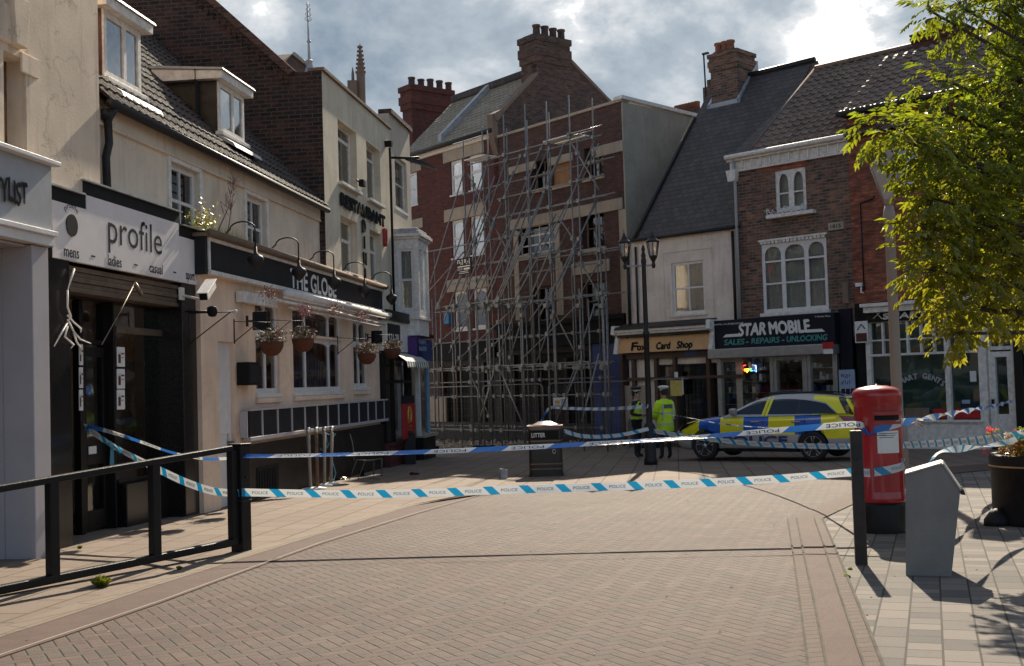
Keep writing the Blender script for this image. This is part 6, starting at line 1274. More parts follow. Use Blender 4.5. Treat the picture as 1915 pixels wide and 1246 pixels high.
mb.box(k0, dR + .05, yf - .01, .0, z9, zb_0); mb.box(k0, RR.u(1838, 740, yf), yf + .01, .0, ztr - .03, ztr + .03); mb.box(RR.u(1848, 700, yf), dR, yf + .01, 0, RR.z(1860, 655, yf), RR.z(1860, 648, yf)); mb.box(k0, RR.u(1838, 740, yf), yf - .06, .0, zsl - .04, zsl + .02)
zmid = (zt1 + ztr) / 2
mb.box(k0, RR.u(1838, 740, yf), yf + .02, -.02, zmid - .02, zmid + .02)
for p_ in (1650, 1696, 1721, 1745, 1805): u_ = RR.u(p_, 640, yf); mb.box(u_ - .025, u_ + .025, yf + .018, -.02, ztr, zt1 + .09)
u_ = RR.u(1868, 640, yf); mb.box(u_ - .02, u_ + .02, yf + .018, -.02, RR.z(1860, 648, yf), z9); mb.build('frame', M['old_white'], B, bevel=.006)
mb = MB(); mb.box(k0, RR.u(1846, 740, yf), yf + .01, .0, gN - .15, zsl - .04)
for pa, pb in ((1690, 1722), (1727, 1770), (1777, 1835)): mb.box(RR.u(pa, 800, yf), RR.u(pb, 800, yf), yf - .01, yf + .011, gN + .06, zsl - .12)
mb.build('stall_riser', M['old_white'], B, bevel=.012)
mb = MB(); mb.box(dL + .02, dL + .14, yf + .02, -.02, gN, RR.z(1860, 658, yf)); mb.box(dR - .14, dR - .02, yf + .02, -.02, gN, RR.z(1860, 658, yf)); mb.box(dL + .14, dR - .14, yf + .02, -.02, gN, RR.z(1870, 775, yf)); mb.box(dL + .14, dR - .14, yf + .02, -.02, RR.z(1870, 668, yf), RR.z(1860, 658, yf)); D = mb.build('shop_door', M['old_white'], B, bevel=.008)
MB().box(dL + .04, dL + .09, yf - .05, yf + .02, .7, .85).build('handle', M['black'], D)
MB().quad((k0, -.03, gN), (dR, -.03, gN), (dR, -.03, z9), (k0, -.03, z9)).build('pane', M['glass'], B, recalc=False)
MB().quad((k0 - .3, .5, gN), (5.6, .5, gN), (5.6, .5, 3.4), (k0 - .3, .5, 3.4)).build('interior', M['green_int'], B, recalc=False)
mb = MB(); xc = RR.u(1717, 700, yf); zc5 = RR.z(1717, 702, yf); ya = -.045
chs = 'SMART GENTS'; Rr = 1.05; rad = .95
for i, chh in enumerate(chs):
    if chh == ' ': continue
    t = (i - 5) * .135
    def fa_(a, b, k, t=t): return (xc + sin(t) * rad + a * cos(t) + b * sin(t), ya - .0006 * k, zc5 - rad + cos(t) * rad - a * sin(t) + b * cos(t))
    text(mb, chh, 0, -.08, .13, 0, fn=fa_, center=True, bold=.008)
mb.build('window_lettering', M['grey_paint'], B, recalc=False)
for pa, pb, ya_, yb_, mt in ((1692, 1738, 763, 783, 'stone_dark'), (1745, 1768, 765, 783, 'red'), (1784, 1838, 764, 783, 'red'), (1800, 1815, 748, 755, 'pale_blue'), (1817, 1829, 694, 714, 'paper'), (1822, 1833, 728, 750, 'bronze')): MB().box(RR.u(pa, 770, -.05), RR.u(pb, 770, -.05), -.052, -.045, RR.z(pa, yb_, -.05), RR.z(pa, ya_, -.05)).build('poster', M[mt], B)
T = thing('hanging_sign', 'small white and maroon projecting sign left of the barber window', 'sign', RR.M); a, z_ = RR.P(1612, 621, -.25); MB().box(a - .19, a + .17, -.27, -.24, z_ - .28, z_ + .28).build('board', M['paper'], T); MB().box(a - .16, a + .14, -.276, -.268, z_ - .25, z_ - .03).build('panel', M['maroon'], T); b_ = MB(); b_.tube([(a - .12, -.275, z_ + .05), (a, -.275, z_ + .2), (a + .1, -.275, z_ + .08)], .015, 5); b_.build('emblem', M['black'], T)
MB().tube([(a + .15, -.25, z_ + .3), (a + .25, -.04, z_ + .35)], .012, 5).build('arm', M['iron'], T)
# next shop along, and its pipe
B = thing('dark_shopfront', 'dark shopfront with white framed window at the right edge of the photo', 'shopfront', RR.M)
mb = MB(); e_ = dR + .35; mb.box(e_, e_ + 4, -.1, .1, gN, 1.2); mb.box(e_, e_ + 4, -.1, .1, 2.5, 3.3); mb.build('frame', M['old_white'], B); MB().box(e_, e_ + 4, -.06, .05, gN, 2.6).build('panel', M['black'], B)
T = thing('downpipe', 'stout black pipe standing between the barber door and the right edge', 'downpipe', RR.M); u_ = RR.u(1889, 700, -.25)
u_ = dR + .17; MB().box(u_ - .1, u_ + .12, -.28, -.08, gN, RR.z(1888, 560, -.2)).build('pipe', M['black'], T, bevel=.03)
# black bracket box
T = thing('wall_lamp', 'small dark wall box above the barber door', 'lamp', RR.M); a, z_ = RR.P(1874, 597, -.3); MB().box(a - .2, a + .2, -.32, -.04, z_ - .1, z_ + .1).build('case', M['maroon'], T, bevel=.01)
# ================================================================ things in the square
# ---- railing
fa_ = G(452, 1031); fb_ = Vector((0, 0, 0)); q = At(0, 1103, 10.4); fb_ = Vector((q.x, q.y, gz(q.x, q.y)))
dd = (fa_ - fb_); Lf = dd.xy.length; angf = math.atan2(dd.y, dd.x)
T = thing('railing', 'black painted steel railing with two posts and bottom rail in front of the profile shop', 'railing', Matrix.Translation(fb_) @ Matrix.Rotation(angf, 4, 'Z'))
slope = dd.z / Lf
FT = Fac(fb_.x, fb_.y, angf)
def ft(px, py): u_, z_ = FT.P(px, py); return Vector((u_, 0, z_ - fb_.z))
def bar(mb, a, b, h, d):
    n_ = Vector((0, 1, 0)); t = (b - a).normalized(); up_ = n_.cross(t) * -1
    if up_.z < 0: up_ = -up_
    vs = []
    for p in (a, b):
        for su, sn in ((-1, -1), (1, -1), (1, 1), (-1, 1)): vs.append(p + up_ * su * h / 2 + n_ * sn * d / 2)
    mb.add(vs, [(3, 2, 1, 0), (4, 5, 6, 7)] + [(k, (k + 1) % 4, (k + 1) % 4 + 4, k + 4) for k in range(4)])
a, b = ft(-40, 921), ft(430, 839); a2 = a + (a - b) * .5
mb = MB(); bar(mb, a2, b, .062, .10); mb.build('top_rail', M['black'], T, bevel=.012)
a3, b3 = ft(0, 1103), ft(442, 1013); mb = MB(); bar(mb, a3 + (a3 - b3) * .5, b3, .075, .10); mb.build('bottom_rail', M['black'], T, bevel=.012)
for pxt, pyt, pxb, pyb in ((92, 893, 104, 1083), (284, 866, 294, 1043), (431, 842, 441, 1012)):
    p_, q_b = ft(pxt, pyt), ft(pxb, pyb); u_ = (p_.x + q_b.x) / 2; MB().box(u_ - .05, u_ + .05, -.045, .045, q_b.z - .01, p_.z).build('post', M['black'], T, bevel=.01)
ex, ez = (a3 + (a3 - b3) * .5), (a2); MB().box(ex.x - .05, ex.x + .05, -.05, .05, ex.z - .1, ez.z + .03).build('post', M['black'], T, bevel=.01)
u_ = ft(450, 935).x; zt = ft(445, 833).z
mb = MB(); mb.box(u_ - .075, u_ + .075, -.085, .085, -.35, zt); mb.box(u_ - .095, u_ + .09, -.1, .1, zt, zt + .02); mb.build('end_post', M['black'], T, bevel=.015)
mb = MB(); mb.box(u_ - .085, u_ + .085, -.1, .1, zt - .62, zt - .60); mb.tube([(u_, -.09, zt - .35), (u_, -.1, zt - .35)], .012, 8); mb.build('clamp', M['iron'], T)
zp1 = ft(455, 920)

# ---- black timber bollard on the right
T, gb_ = gthing('bollard', 'tall square dark timber bollard carrying the tape in front of the red post box', 'bollard', 1611, 1058, -.2)
M['bollard'] = plain('dark_stained_timber', (.030, .022, .018), .6, var=.35, scale=9, bmp=.004)
MB().box(-.052, .052, -.052, .052, -.1, 1.21).build('post', M['bollard'], T, bevel=.01)
MB().box(-.04, .04, -.058, -.051, .95, 1.1).build('plate', M['iron'], T)
# ---- post box
T, gp_b = gthing('post_box', 'red cylindrical post box with black base and white collection plate, wrapped in tape', 'post box', 1651, 996, radians(8))
rb_ = .252
MB().lathe([(.26, 0), (.262, .02), (.262, .30), (.252, .34)], n=40).build('base', M['black'], T)
MB().lathe([(.25, .34), (.258, .36), (.258, .40), (rb_, .42), (rb_, 1.38), (.255, 1.40), (.262, 1.42), (.262, 1.47), (.266, 1.49), (.266, 1.53), (.25, 1.56), (.20, 1.585), (.10, 1.605), (.03, 1.61), (.03, 1.62), (.001, 1.625)], n=48).build('body', M['red_gloss'], T)
mb = MB(); n = 10
def cyl_patch(mb, a0, a1, z0, z1, r, d=.012):
    N = 10; vs = []
    for i in range(N + 1):
        a = a0 + (a1 - a0) * i / N
        for rr2 in (r, r + d): vs += [(rr2 * sin(a), -rr2 * cos(a), z0), (rr2 * sin(a), -rr2 * cos(a), z1)]
    fs = []
    for i in range(N): b = 4 * i; fs += [(b + 2, b + 6, b + 7, b + 3), (b + 3, b + 7, b + 5, b + 1), (b, b + 4, b + 6, b + 2)]
    fs += [(0, 2, 3, 1), (4 * N, 4 * N + 1, 4 * N + 3, 4 * N + 2)]
    mb.add(vs, fs, False)
mb = MB(); cyl_patch(mb, -.62, .62, 1.29, 1.33, rb_ + .012, .03); cyl_patch(mb, -.62, .62, 1.19, 1.22, rb_, .014); mb.build('slot_hood', M['red_gloss'], T)
mb = MB(); cyl_patch(mb, -.58, .58, 1.235, 1.288, rb_, .004); mb.build('slot', M['black_matt'], T)
mb = MB(); cyl_patch(mb, -.5, .48, .88, 1.12, rb_, .006); mb.build('collection_plate', M['paper'], T)
mb = MB(); [cyl_patch(mb, -.42, .4 - .1 * (k % 3), 1.09 - k * .022, 1.096 - k * .022, rb_ + .006, .001) for k in range(3)]; mb.build('print', M['navy'], T)
mb = MB(); cyl_patch(mb, -.72, .72, .46, 1.17, rb_, .003); mb.build('door', M['red_gloss'], T); 
mb = MB(); cyl_patch(mb, .62, .66, .75, .82, rb_, .012); mb.build('lock', M['lead'], T)
# ---- grey cabinet with a sloping top
g1_ = G(1694, 1079); ang_ = radians(-19.5)
FC = Fac(g1_.x, g1_.y, ang_)
T = thing('grey_cabinet', 'dull grey slope topped steel cabinet standing right of the post box', 'cabinet', Matrix.Translation(g1_) @ Matrix.Rotation(ang_, 4, 'Z'))
pp = [FC.P(*p) for p in ((1694, 1079), (1779, 1076), (1796, 918), (1762, 868), (1693, 888))]; pp = [(a, z_ - g1_.z) for a, z_ in pp]; pp[0] = (pp[0][0], 0); pp[1] = (pp[1][0], 0)
M['cab'] = plain('grey_powder_coat', (.21, .185, .16), .65, var=.1, scale=3, bmp=.002)
MB().prism(pp, 0, .38).build('body', M['cab'], T, bevel=.006)
mb = MB(); tp = [pp[2], pp[3], pp[4]]
for (p_, q_2) in ((pp[4], pp[3]), (pp[3], pp[2])):
    dx, dz = q_2[0] - p_[0], q_2[1] - p_[1]; l_ = sqrt(dx * dx + dz * dz); nx_, nz_ = -dz / l_ * .012, dx / l_ * .012
    mb.prism([(p_[0], p_[1]), (q_2[0], q_2[1]), (q_2[0] + nx_, q_2[1] + nz_), (p_[0] + nx_, p_[1] + nz_)], -.012, .392)
mb.build('lid', plain('worn_grey_lid', (.36, .32, .29), .6, var=.3, scale=14), T); mb = MB(); mb.prism([(pp[2][0], pp[2][1] - .03), (pp[2][0] + .04, pp[2][1] - .035), (pp[2][0] + .02, pp[2][1] + .01), (pp[2][0], pp[2][1] + .02)], -.01, .3); mb.build('hinge', M['iron'], T)
# ---- planter
gpl = G(1935, 990) + Vector((0, .0, 0)); gpl = Vector((1935 - PX, 0, 0)) * 13.3 / F + Vector((0, 13.3, gz(0, 13.3)))
T = thing('planter', 'big round black planter of flowers at the right edge with a gold band', 'planter', Matrix.Translation(gpl))
M['planter'] = plain('dark_cast_planter', (.009, .008, .008), .55, spec=.3, var=.3, scale=10, bmp=.003)
MB().lathe([(.53, 0), (.535, .05), (.535, .60), (.55, .61), (.55, .77), (.54, .79), (.47, .79), (.47, .74), (.001, .74)], n=40).build('tub', M['planter'], T)
MB().lathe([(.548, .655), (.553, .66), (.553, .672), (.548, .677)], n=40).build('band', plain('gold_line', (.45, .30, .13), .4, .5), T)
mb = MB(); mb.lathe([(.001, 0), (.16, 0), (.15, .08), (.09, .16), (.03, .2), (.001, .2)], (-.56, -.1, 0), 14, sy=.8); mb.build('foot', M['planter'], T)
rq = random.Random(21)
def leafblob(mb, c, R_, n, s0, s1, cur, flat=1, up=0):
    for i in range(n):
        while True:
            p = Vector((rq.uniform(-1, 1), rq.uniform(-1, 1), rq.uniform(-1, 1)))
            if .15 < p.length < 1: break
        p = Vector((p.x * R_[0], p.y * R_[1], p.z * R_[2])) + Vector(c); s_ = rq.uniform(s0, s1)
        d = Vector((rq.uniform(-1, 1), rq.uniform(-1, 1), rq.uniform(-.3, 1) + up)).normalized() * s_; e = d.cross(Vector((rq.uniform(-1, 1), rq.uniform(-1, 1), rq.uniform(-1, 1)))).normalized() * s_ * .45
        mb.cur = cur; mb.add([p - d, p + e, p + d, p - e], [(0, 1, 2, 3)])
def leafmat(name, c, trans):
    m, n, b, out = newmat(name); n.nodes.remove(b)
    oi = nd(n, 'ShaderNodeNewGeometry'); rp = nd(n, 'ShaderNodeValToRGB'); ln(n, oi.outputs['Random Per Island'], rp.inputs[0])
    if name == 'tree_leaf':
        gm = nd(n, 'ShaderNodeSeparateXYZ'); ln(n, objco(n), gm.inputs[0]); wm = nd(n, 'ShaderNodeMapRange', i_1=4.2, i_2=1.9); ln(n, gm.outputs[2], wm.inputs[0]); low = wm.outputs[0]
    e = rp.color_ramp.elements; e[0].color = rgba(sc(c, .65)); e[1].color = rgba(sc(c, 1.5)); q_ = e.new(.8); q_.color = (c[0] * 1.6, c[1] * 1.15, c[2] * .8, 1)
    cc = rp.outputs[0]
    if name == 'tree_leaf': cc = mixc(n, mth(n, 'MULTIPLY', low, .55), cc, (.26, .21, .03))
    d = nd(n, 'ShaderNodeBsdfPrincipled', i_Roughness=.3); ln(n, cc, d.inputs['Base Color']); d.inputs['Specular IOR Level'].default_value = .6
    t = nd(n, 'ShaderNodeBsdfTranslucent'); ln(n, mixc(n, 1.0, cc, trans, 'MULTIPLY'), t.inputs[0])
    mx_ = nd(n, 'ShaderNodeMixShader', i_Fac=.45); ln(n, d.outputs[0], mx_.inputs[1]); ln(n, t.outputs[0], mx_.inputs[2]); ln(n, mx_.outputs[0], out.inputs[0]); return m
M['leaf_pl'] = leafmat('planter_leaf', (.12, .16, .035), (2.2, 2.4, 1.2)); M['leaf_red'] = leafmat('russet_leaf', (.10, .04, .025), (2, 1.6, 1.2)); M['fl_pink'] = leafmat('pink_flower', (.45, .09, .13), (1.6, 1.2, 1.2)); M['fl_red'] = leafmat('orange_red_flower', (.45, .05, .02), (1.6, 1.2, 1.0)); M['fl_white'] = leafmat('white_flower', (.5, .46, .42), (1.2, 1.2, 1.2))
mb = MB(); leafblob(mb, (.05, -.05, .86), (.5, .5, .19), 2300, .018, .04, 0); leafblob(mb, (.25, .0, .95), (.35, .35, .2), 900, .018, .04, 0, up=.5); leafblob(mb, (-.25, -.2, .85), (.3, .3, .12), 500, .015, .03, 1)
for i in range(60): a = rq.uniform(0, 6.28); q_ = rq.uniform(.1, .62); mb.cur = 0; mb.tube([(q_ * .5 * cos(a), q_ * .5 * sin(a), .8), (q_ * cos(a), q_ * sin(a), rq.uniform(.85, 1.12))], .003, 4, False)
for i in range(30):
    a = rq.uniform(2.2, 5.5); q_ = rq.uniform(.2, .6); c_ = (q_ * cos(a), q_ * sin(a), rq.uniform(.84, 1.08)); leafblob(mb, c_, (.03, .03, .02), 12, .01, .02, rq.choice((2, 4, 4, 0, 0)))
leafblob(mb, (-.60, -.1, 1.08), (.045, .04, .04), 40, .012, .025, 2); mb.cur = 0; mb.tube([(-.35, -.1, .8), (-.5, -.1, 1.0), (-.6, -.1, 1.06)], .004, 5, False); leafblob(mb, (-.68, -.15, .85), (.05, .05, .06), 30, .012, .022, 2)
mb.build('flowers', [M['leaf_pl'], M['leaf_red'], M['fl_pink'], M['fl_red'], M['fl_white']], T, recalc=False)
# ---- litter bin
T, g_ = gthing('litter_bin', 'black square litter bin with pale domed top lettered LITTER in the square', 'litter bin', 1022, 889, radians(-2))
hw = .335; M['bin'] = plain('brown_black_bin', (.014, .009, .007), .35, var=.3, scale=8)
def rsq(h, r=.07): 
    p = []
    for cx_, cy_, a0 in ((h - r, h - r, 0), (-h + r, h - r, 1), (-h + r, -h + r, 2), (h - r, -h + r, 3)):
        for k in range(4): a = (a0 + k / 3) * pi / 2; p.append((cx_ + r * cos(a), cy_ + r * sin(a)))
    return p
mb = MB(); mb.prismz(rsq(hw), 0, .96); mb.prismz(rsq(hw + .02), .0, .03); mb.build('body', M['bin'], T)
mb = MB()
for z_ in (.14, .24, .70): mb.prismz(rsq(hw + .012), z_, z_ + .025)
mb.prismz(rsq(hw + .015), .94, .99); mb.prismz(rsq(hw + .03), .99, 1.02); mb.build('rim', plain('bin_rim', (.16, .10, .075), .35, .4), T)
mb = MB(); mb.lathe([(hw * 1.0, 1.02), (hw * .75, 1.035), (.14, 1.09), (.001, 1.10)], n=20, smooth=True); mb.build('dome', plain('worn_dome', (.42, .36, .32), .35, .5, var=.2), T)
mb = MB(); mb.box(-.27, .27, -hw - .003, -hw + .02, .74, .92); mb.box(hw - .02, hw + .003, -.27, .27, .74, .92); mb.build('opening', M['black_matt'], T)
mb = MB(); text(mb, 'LITTER', -.27, .79, .085, -hw - .006, width=.27, bold=.003); mb.tube([(.17 + .03 * cos(t), -hw - .006, .5 + .045 * sin(t)) for t in range(7)], .006, 4); mb.build('lettering', M['paper'], T, recalc=False)
# ---- twin lantern lamp post
T, gl_ = gthing('lamp_post', 'slender black lamp post with two glass lanterns behind the tapes', 'lamp post', 1217, 869, radians(-4))
mb = MB(); mb.lathe([(.15, 0), (.15, .12), (.13, .16), (.13, .85), (.11, .9), (.075, .95), (.065, 1.6), (.062, 2.9), (.08, 2.92), (.08, 2.98), (.06, 3.0), (.055, 3.2), (.048, 4.5), (.06, 4.55), (.06, 4.62), (.045, 4.66), (.055, 4.72), (.03, 4.8), (.045, 4.86), (.03, 4.92), (.004, 4.98)], n=16); mb.build('column', M['iron'], T)
mb = MB(); mb.box(-.42, .24, -.022, .022, 4.47, 4.51)
mb.build('cross_arm', M['steel'], T)
def lantern(mx):
    Lz = lambda q: [(r_ * .62, 4.42 + (z_ - 4.36) * .68) for r_, z_ in q]
    mb = MB(); mb.lathe(Lz([(.03, 4.36), (.07, 4.40), (.075, 4.5), (.05, 4.54), (.055, 4.58), (.14, 4.72), (.155, 4.78)]), (mx, 0, 0), 8, smooth=False); mb.lathe(Lz([(.24, 5.22), (.25, 5.25), (.20, 5.31), (.09, 5.40), (.10, 5.42), (.04, 5.5), (.05, 5.53), (.018, 5.58), (.004, 5.72)]), (mx, 0, 0), 12)
    for k in range(8): a = k * pi / 4; mb.tube([(mx + .093 * cos(a), .093 * sin(a), 4.706), (mx + .14 * cos(a), .14 * sin(a), 5.005)], .006, 4)
    o = mb.build('lantern', M['iron'], T)
    MB().lathe(Lz([(.145, 4.79), (.22, 5.215)]), (mx, 0, 0), 8, smooth=False).build('glass', M['glass_clear'], o, recalc=False); MB().lathe(Lz([(.05, 4.8), (.06, 4.9), (.035, 5.0), (.001, 5.02)]), (mx, 0, 0), 10).build('bulb', M['white'], o)
lantern(-.42); lantern(.22)
# ---- tall pale street lamp
M['conc'] = plain('pale_painted_column', (.30, .24, .195), .7, var=.1, scale=2)
yl = 19.5; bl = At(1676, 700, yl); T = thing('street_lamp', 'tall pale street lamp column with glass lantern tucked into the tree', 'street lamp', Matrix.Translation((bl.x, yl, gz(bl.x, yl))))
tpz = At(1655, 385, yl).z - gz(bl.x, yl)
MB().lathe([(.14, 0), (.14, .9), (.105, 1.0), (.09, 1.2), (.082, tpz - .3), (.10, tpz - .25), (.10, tpz - .15), (.07, tpz)], n=14).build('column', M['conc'], T)
mb = MB(); mb.lathe([(.06, tpz), (.09, tpz + .03), (.12, tpz + .1)], n=4, smooth=False, rot=.4); mb.lathe([(.33, tpz + .62), (.34, tpz + .68), (.1, tpz + .9), (.02, tpz + 1.0)], n=4, smooth=False, rot=.4)
for k in range(4): a = k * pi / 2 + .4; mb.tube([(.12 * cos(a), .12 * sin(a), tpz + .1), (.33 * cos(a), .33 * sin(a), tpz + .62)], .02, 5)
o = mb.build('lantern', M['conc'], T); MB().lathe([(.115, tpz + .1), (.325, tpz + .62)], n=4, smooth=False, rot=.4).build('glass', plain('frosted_lantern_panes', (.42, .38, .34), .3), o, recalc=False)
# ---- chrome knobbed posts by the pub with blue ropes
for i, (pt, pb_) in enumerate((((579, 803), (581, 909)), ((592, 802), (594, 908)), ((608, 801), (607, 902)), ((622, 801), (619, 899)))):
    g_ = G(pb_[0], pb_[1] + 7); hgt = At(pt[0], pt[1], g_.y).z - g_.z
    T = thing('barrier_post', ['leftmost copper coloured pole of the four leaning together below the pub panel', 'second pole from the left of the knob topped group by the pub', 'third pole from the left in the knob topped group by the pub', 'rightmost pole of the knob topped group, beside the dropped chair frame'][i], 'post', Matrix.Translation(g_), 'round topped poles grouped by the pub wall')
    MB().tube([(0, 0, .03), (.02 * (i - 1), 0, hgt - .08)], .032, 10).build('pole', M['stone'] if i != 1 else M['wood'], T); MB().sphere((.02 * (i - 1), 0, hgt - .02), .055).build('knob', M['chrome'], T); MB().lathe([(.17, 0), (.17, .02), (.04, .05)], n=18).build('base', M['old_white'], T)
gq_ = G(600, 905); M['rope'] = plain('pale_blue_rope', (.10, .30, .40), .7)
mb = MB()
def rope(pts): mb.tube([At(a, b, gq_.y - .12 + .04 * sin(a)) for a, b in pts], .011, 5, False)
rope([(579, 815), (585, 818), (592, 822), (585, 826), (578, 836)]); rope([(582, 812), (592, 832), (602, 842), (612, 838), (621, 820), (628, 811)]); rope([(592, 826), (598, 838), (606, 846), (614, 830), (608, 812)]); rope([(578, 855), (585, 863), (592, 862), (597, 852)]); rope([(580, 838), (590, 840), (600, 842)]); rope([(619, 850), (623, 868), (628, 885), (624, 898), (615, 895)]); rope([(600, 812), (612, 812), (622, 815)])
tag(mb.build('blue_rope', M['rope']), 'tangled pale blue rope looped round the knob topped poles', 'rope')
# bare chair frame lying by the pub
g_ = G(680, 893); T = thing('chair_frame', 'bare brown metal chair frame with no seat by the dark pub plinth', 'chair', Matrix.Translation(g_)); yy = g_.y
def cp(px, py, dy=0): return At(px, py, yy + dy) - g_
for a in (((667, 861, 0), (655, 893, 0)), ((683, 861, .1), (671, 893, 0)), ((699, 860, .3), (699, 889, .3)), ((714, 858, .1), (714, 892, .1))): MB().tube([cp(*a[0]), cp(*a[1])], .012, 6).build('leg', M['bronze'], T)
MB().tube([cp(667, 861), cp(683, 861, .1), cp(699, 860, .3), cp(714, 858, .1), cp(690, 862, -.1), cp(667, 861)], .012, 6).build('seat_frame', M['bronze'], T)
MB().tube([cp(648, 804, .5), cp(654, 812, .45), cp(659, 828, .4), cp(661, 843, .35), (cp(662, 862, .3))], .014, 6).build('bent_bar', M['steel'], T)
def lump(name, label, cat, px, py, s, mat, flat=.4, seed=1, mt=None):
    T_, g_ = gthing(name, label, cat, px, py, seed)
    bm = bmesh.new(); bmesh.ops.create_icosphere(bm, subdivisions=3, radius=1)
    for v in bm.verts: k = 1 + .45 * mnoise.noise(v.co * 1.7 + Vector((seed, 0, 0))) + .2 * mnoise.noise(v.co * 4); v.co = Vector((v.co.x * s * k, v.co.y * s * .6 * k, max(0, v.co.z * flat * s * k + s * flat * .5)))
    me = bpy.data.meshes.new(name); bm.to_mesh(me); bm.free(); me.materials.append(M[mat]); o = bpy.data.objects.new('cloth' if name != 'bag' else 'body', me); col.objects.link(o); o.parent = T_
lump('dropped_cloth', 'crumpled dark red cloth lying on the paving by the pub', 'cloth', 776, 888, .12, 'maroon', .35, 3)
lump('bag', 'small dark bag under the bare chair frame', 'bag', 677, 890, .1, 'black_matt', .9, 5)
lump('debris', 'low dark pile of debris at the foot of the knob topped poles', 'debris', 640, 897, .14, 'bronze', .3, 8)
lump('debris', 'flat scrap beside the bare chair frame legs', 'debris', 700, 896, .12, 'wood', .12, 9)
T, g_ = gthing('grey_box', 'small grey upright box standing alone left of the litter bin', 'box', 941, 895, .4); MB().prism([(-.07, 0), (.07, 0), (.08, .17), (-.02, .2), (-.06, .19)], -.06, .06).build('body', M['lead'], T, bevel=.004)
T, g_ = gthing('teal_crate', 'low teal tub on the paving behind the railing end post', 'tub', 400, 940, .1); MB().lathe([(.26, 0), (.3, .02), (.31, .2), (.29, .22), (.001, .2)], n=20).build('body', plain('dark_teal_plastic', (.02, .10, .11), .4), T)
# grass tufts
def tuft(px, py, s, n, label):
    g_ = G(px, py); T_ = MB(); r_ = random.Random(int(px))
    for i in range(n):
        a = r_.uniform(0, 6.28); q = r_.random() * s; h_ = s * r_.uniform(.7, 1.7) * (1 - .4 * q / s); b = Vector((q * .5 * cos(a), q * .5 * sin(a), 0)); t_ = Vector((q * 1.3 * cos(a), q * 1.3 * sin(a), h_)); sd = Vector((-sin(a), cos(a), 0)) * .004
        T_.add([b - sd, b + sd, (b + t_) / 2 + sd * .8 + Vector((0, 0, .02)), t_, (b + t_) / 2 - sd * .8 + Vector((0, 0, .02))], [(0, 1, 2, 3, 4)])
    o = T_.build('grass_tuft', M['leaf_pl'], None, recalc=False); o.location = g_; tag(o, label, 'weed')
tuft(189, 1098, .085, 220, 'bushy grass tuft growing between slabs below the railing'); tuft(150, 1026, .03, 60, 'tiny weed in the paving joint behind the left railing post'); tuft(1584, 1083, .028, 80, 'small yellow green weed at the pink block band edge left of the bollard'); tuft(1591, 1068, .022, 50, 'tinier weed against the foot of the bollard'); tuft(335, 1066, .03, 50, 'thin dry weed in the joint near the railing end'); tuft(1566, 958, .02, 40, 'faint moss tuft at the corner of the paving bands')
mb = MB()
for i in range(150):
    px, py = rq.uniform(20, 1900), rq.uniform(900, 1230)
    g_ = G(px, py) + Vector((0, 0, .012)); s_ = rq.uniform(.006, .018); a = rq.uniform(0, 3); mb.add([g_ + Vector((s_ * cos(a), s_ * sin(a), .0)), g_ + Vector((-s_ * .5 * sin(a), s_ * .5 * cos(a), .006)), g_ - Vector((s_ * cos(a), s_ * sin(a), 0)), g_ + Vector((s_ * .5 * sin(a), -s_ * .5 * cos(a), .004))], [(0, 1, 2, 3)])
tag(mb.build('fallen_leaves', M['dry_stem'], recalc=False), 'scattered tiny dry leaves and grit on the paving', 'litter', kind='stuff')
# weeds on the pub's flat roof
rw = random.Random(4)
T = thing('roof_weeds', 'yellowing buddleia growing on the flat roof above the pub sign', 'plant', FL.M); mb = MB(); mb2 = MB()
ux_, zx_ = FL.P(368, 432, .1); mb_c = (ux_, .05, 4.25)
for i in range(260): p = Vector((rw.gauss(ux_, .16), rw.gauss(.0, .08), 4.08 + abs(rw.gauss(.0, .16)))); s_ = rw.uniform(.02, .045); d = Vector((rw.uniform(-1, 1), rw.uniform(-1, 1), rw.uniform(0, 1))).normalized() * s_; e = d.orthogonal().normalized() * s_ * .4; mb.cur = 0 if rw.random() < .6 else 1; mb.add([p - d, p + e, p + d, p - e], [(0, 1, 2, 3)])
for i in range(300): p = Vector((FL.u(385, 440, .1) + rw.random() * 1.7, rw.uniform(-.1, .15), 4.04)); h_ = rw.uniform(.05, .28); mb.cur = 0; mb.add([p, p + Vector((.01, 0, 0)), p + Vector((rw.uniform(-.06, .06), 0, h_))], [(0, 1, 2)])
M['leaf_yel'] = leafmat('yellowed_leaf', (.26, .20, .04), (1.6, 1.6, 1)); mb.build('leaves', [M['leaf_pl'], M['leaf_yel']], T, recalc=False)
A_ = FL.P(403, 437, .1); B_ = FL.P(440, 338, .1); st = Vector((A_[0], .1, 4.05)); en = Vector((B_[0], .1, B_[1]))
mb = MB(); mb.tube([st, st.lerp(en, .5) + Vector((.1, 0, 0)), en], [.012, .009, .004], 5)
st2 = Vector((FL.u(424, 437, .1), .1, 4.05)); en2 = Vector((FL.u(415, 380, .1), .1, FL.z(415, 380, .1))); mb.tube([st2, st2.lerp(en, .6), en], [.012, .008, .003], 5)
for k in range(46):
    t = rw.uniform(.35, 1); p = st.lerp(en, t) if k % 2 else st2.lerp(en, t); e = p + Vector((rw.uniform(-.16, .16), rw.uniform(-.1, .1), rw.uniform(.05, .22))); mb.tube([p, e], .004, 4, False)
    for q in range(5): c_ = p.lerp(e, rw.random()); s_ = .018; mb.add([c_ + Vector((s_, 0, 0)), c_ + Vector((0, 0, s_)), c_ - Vector((s_, 0, 0)), c_ - Vector((0, 0, s_))], [(0, 1, 2, 3)])
mb.build('dead_stems', M['dry_stem'], T, recalc=False)
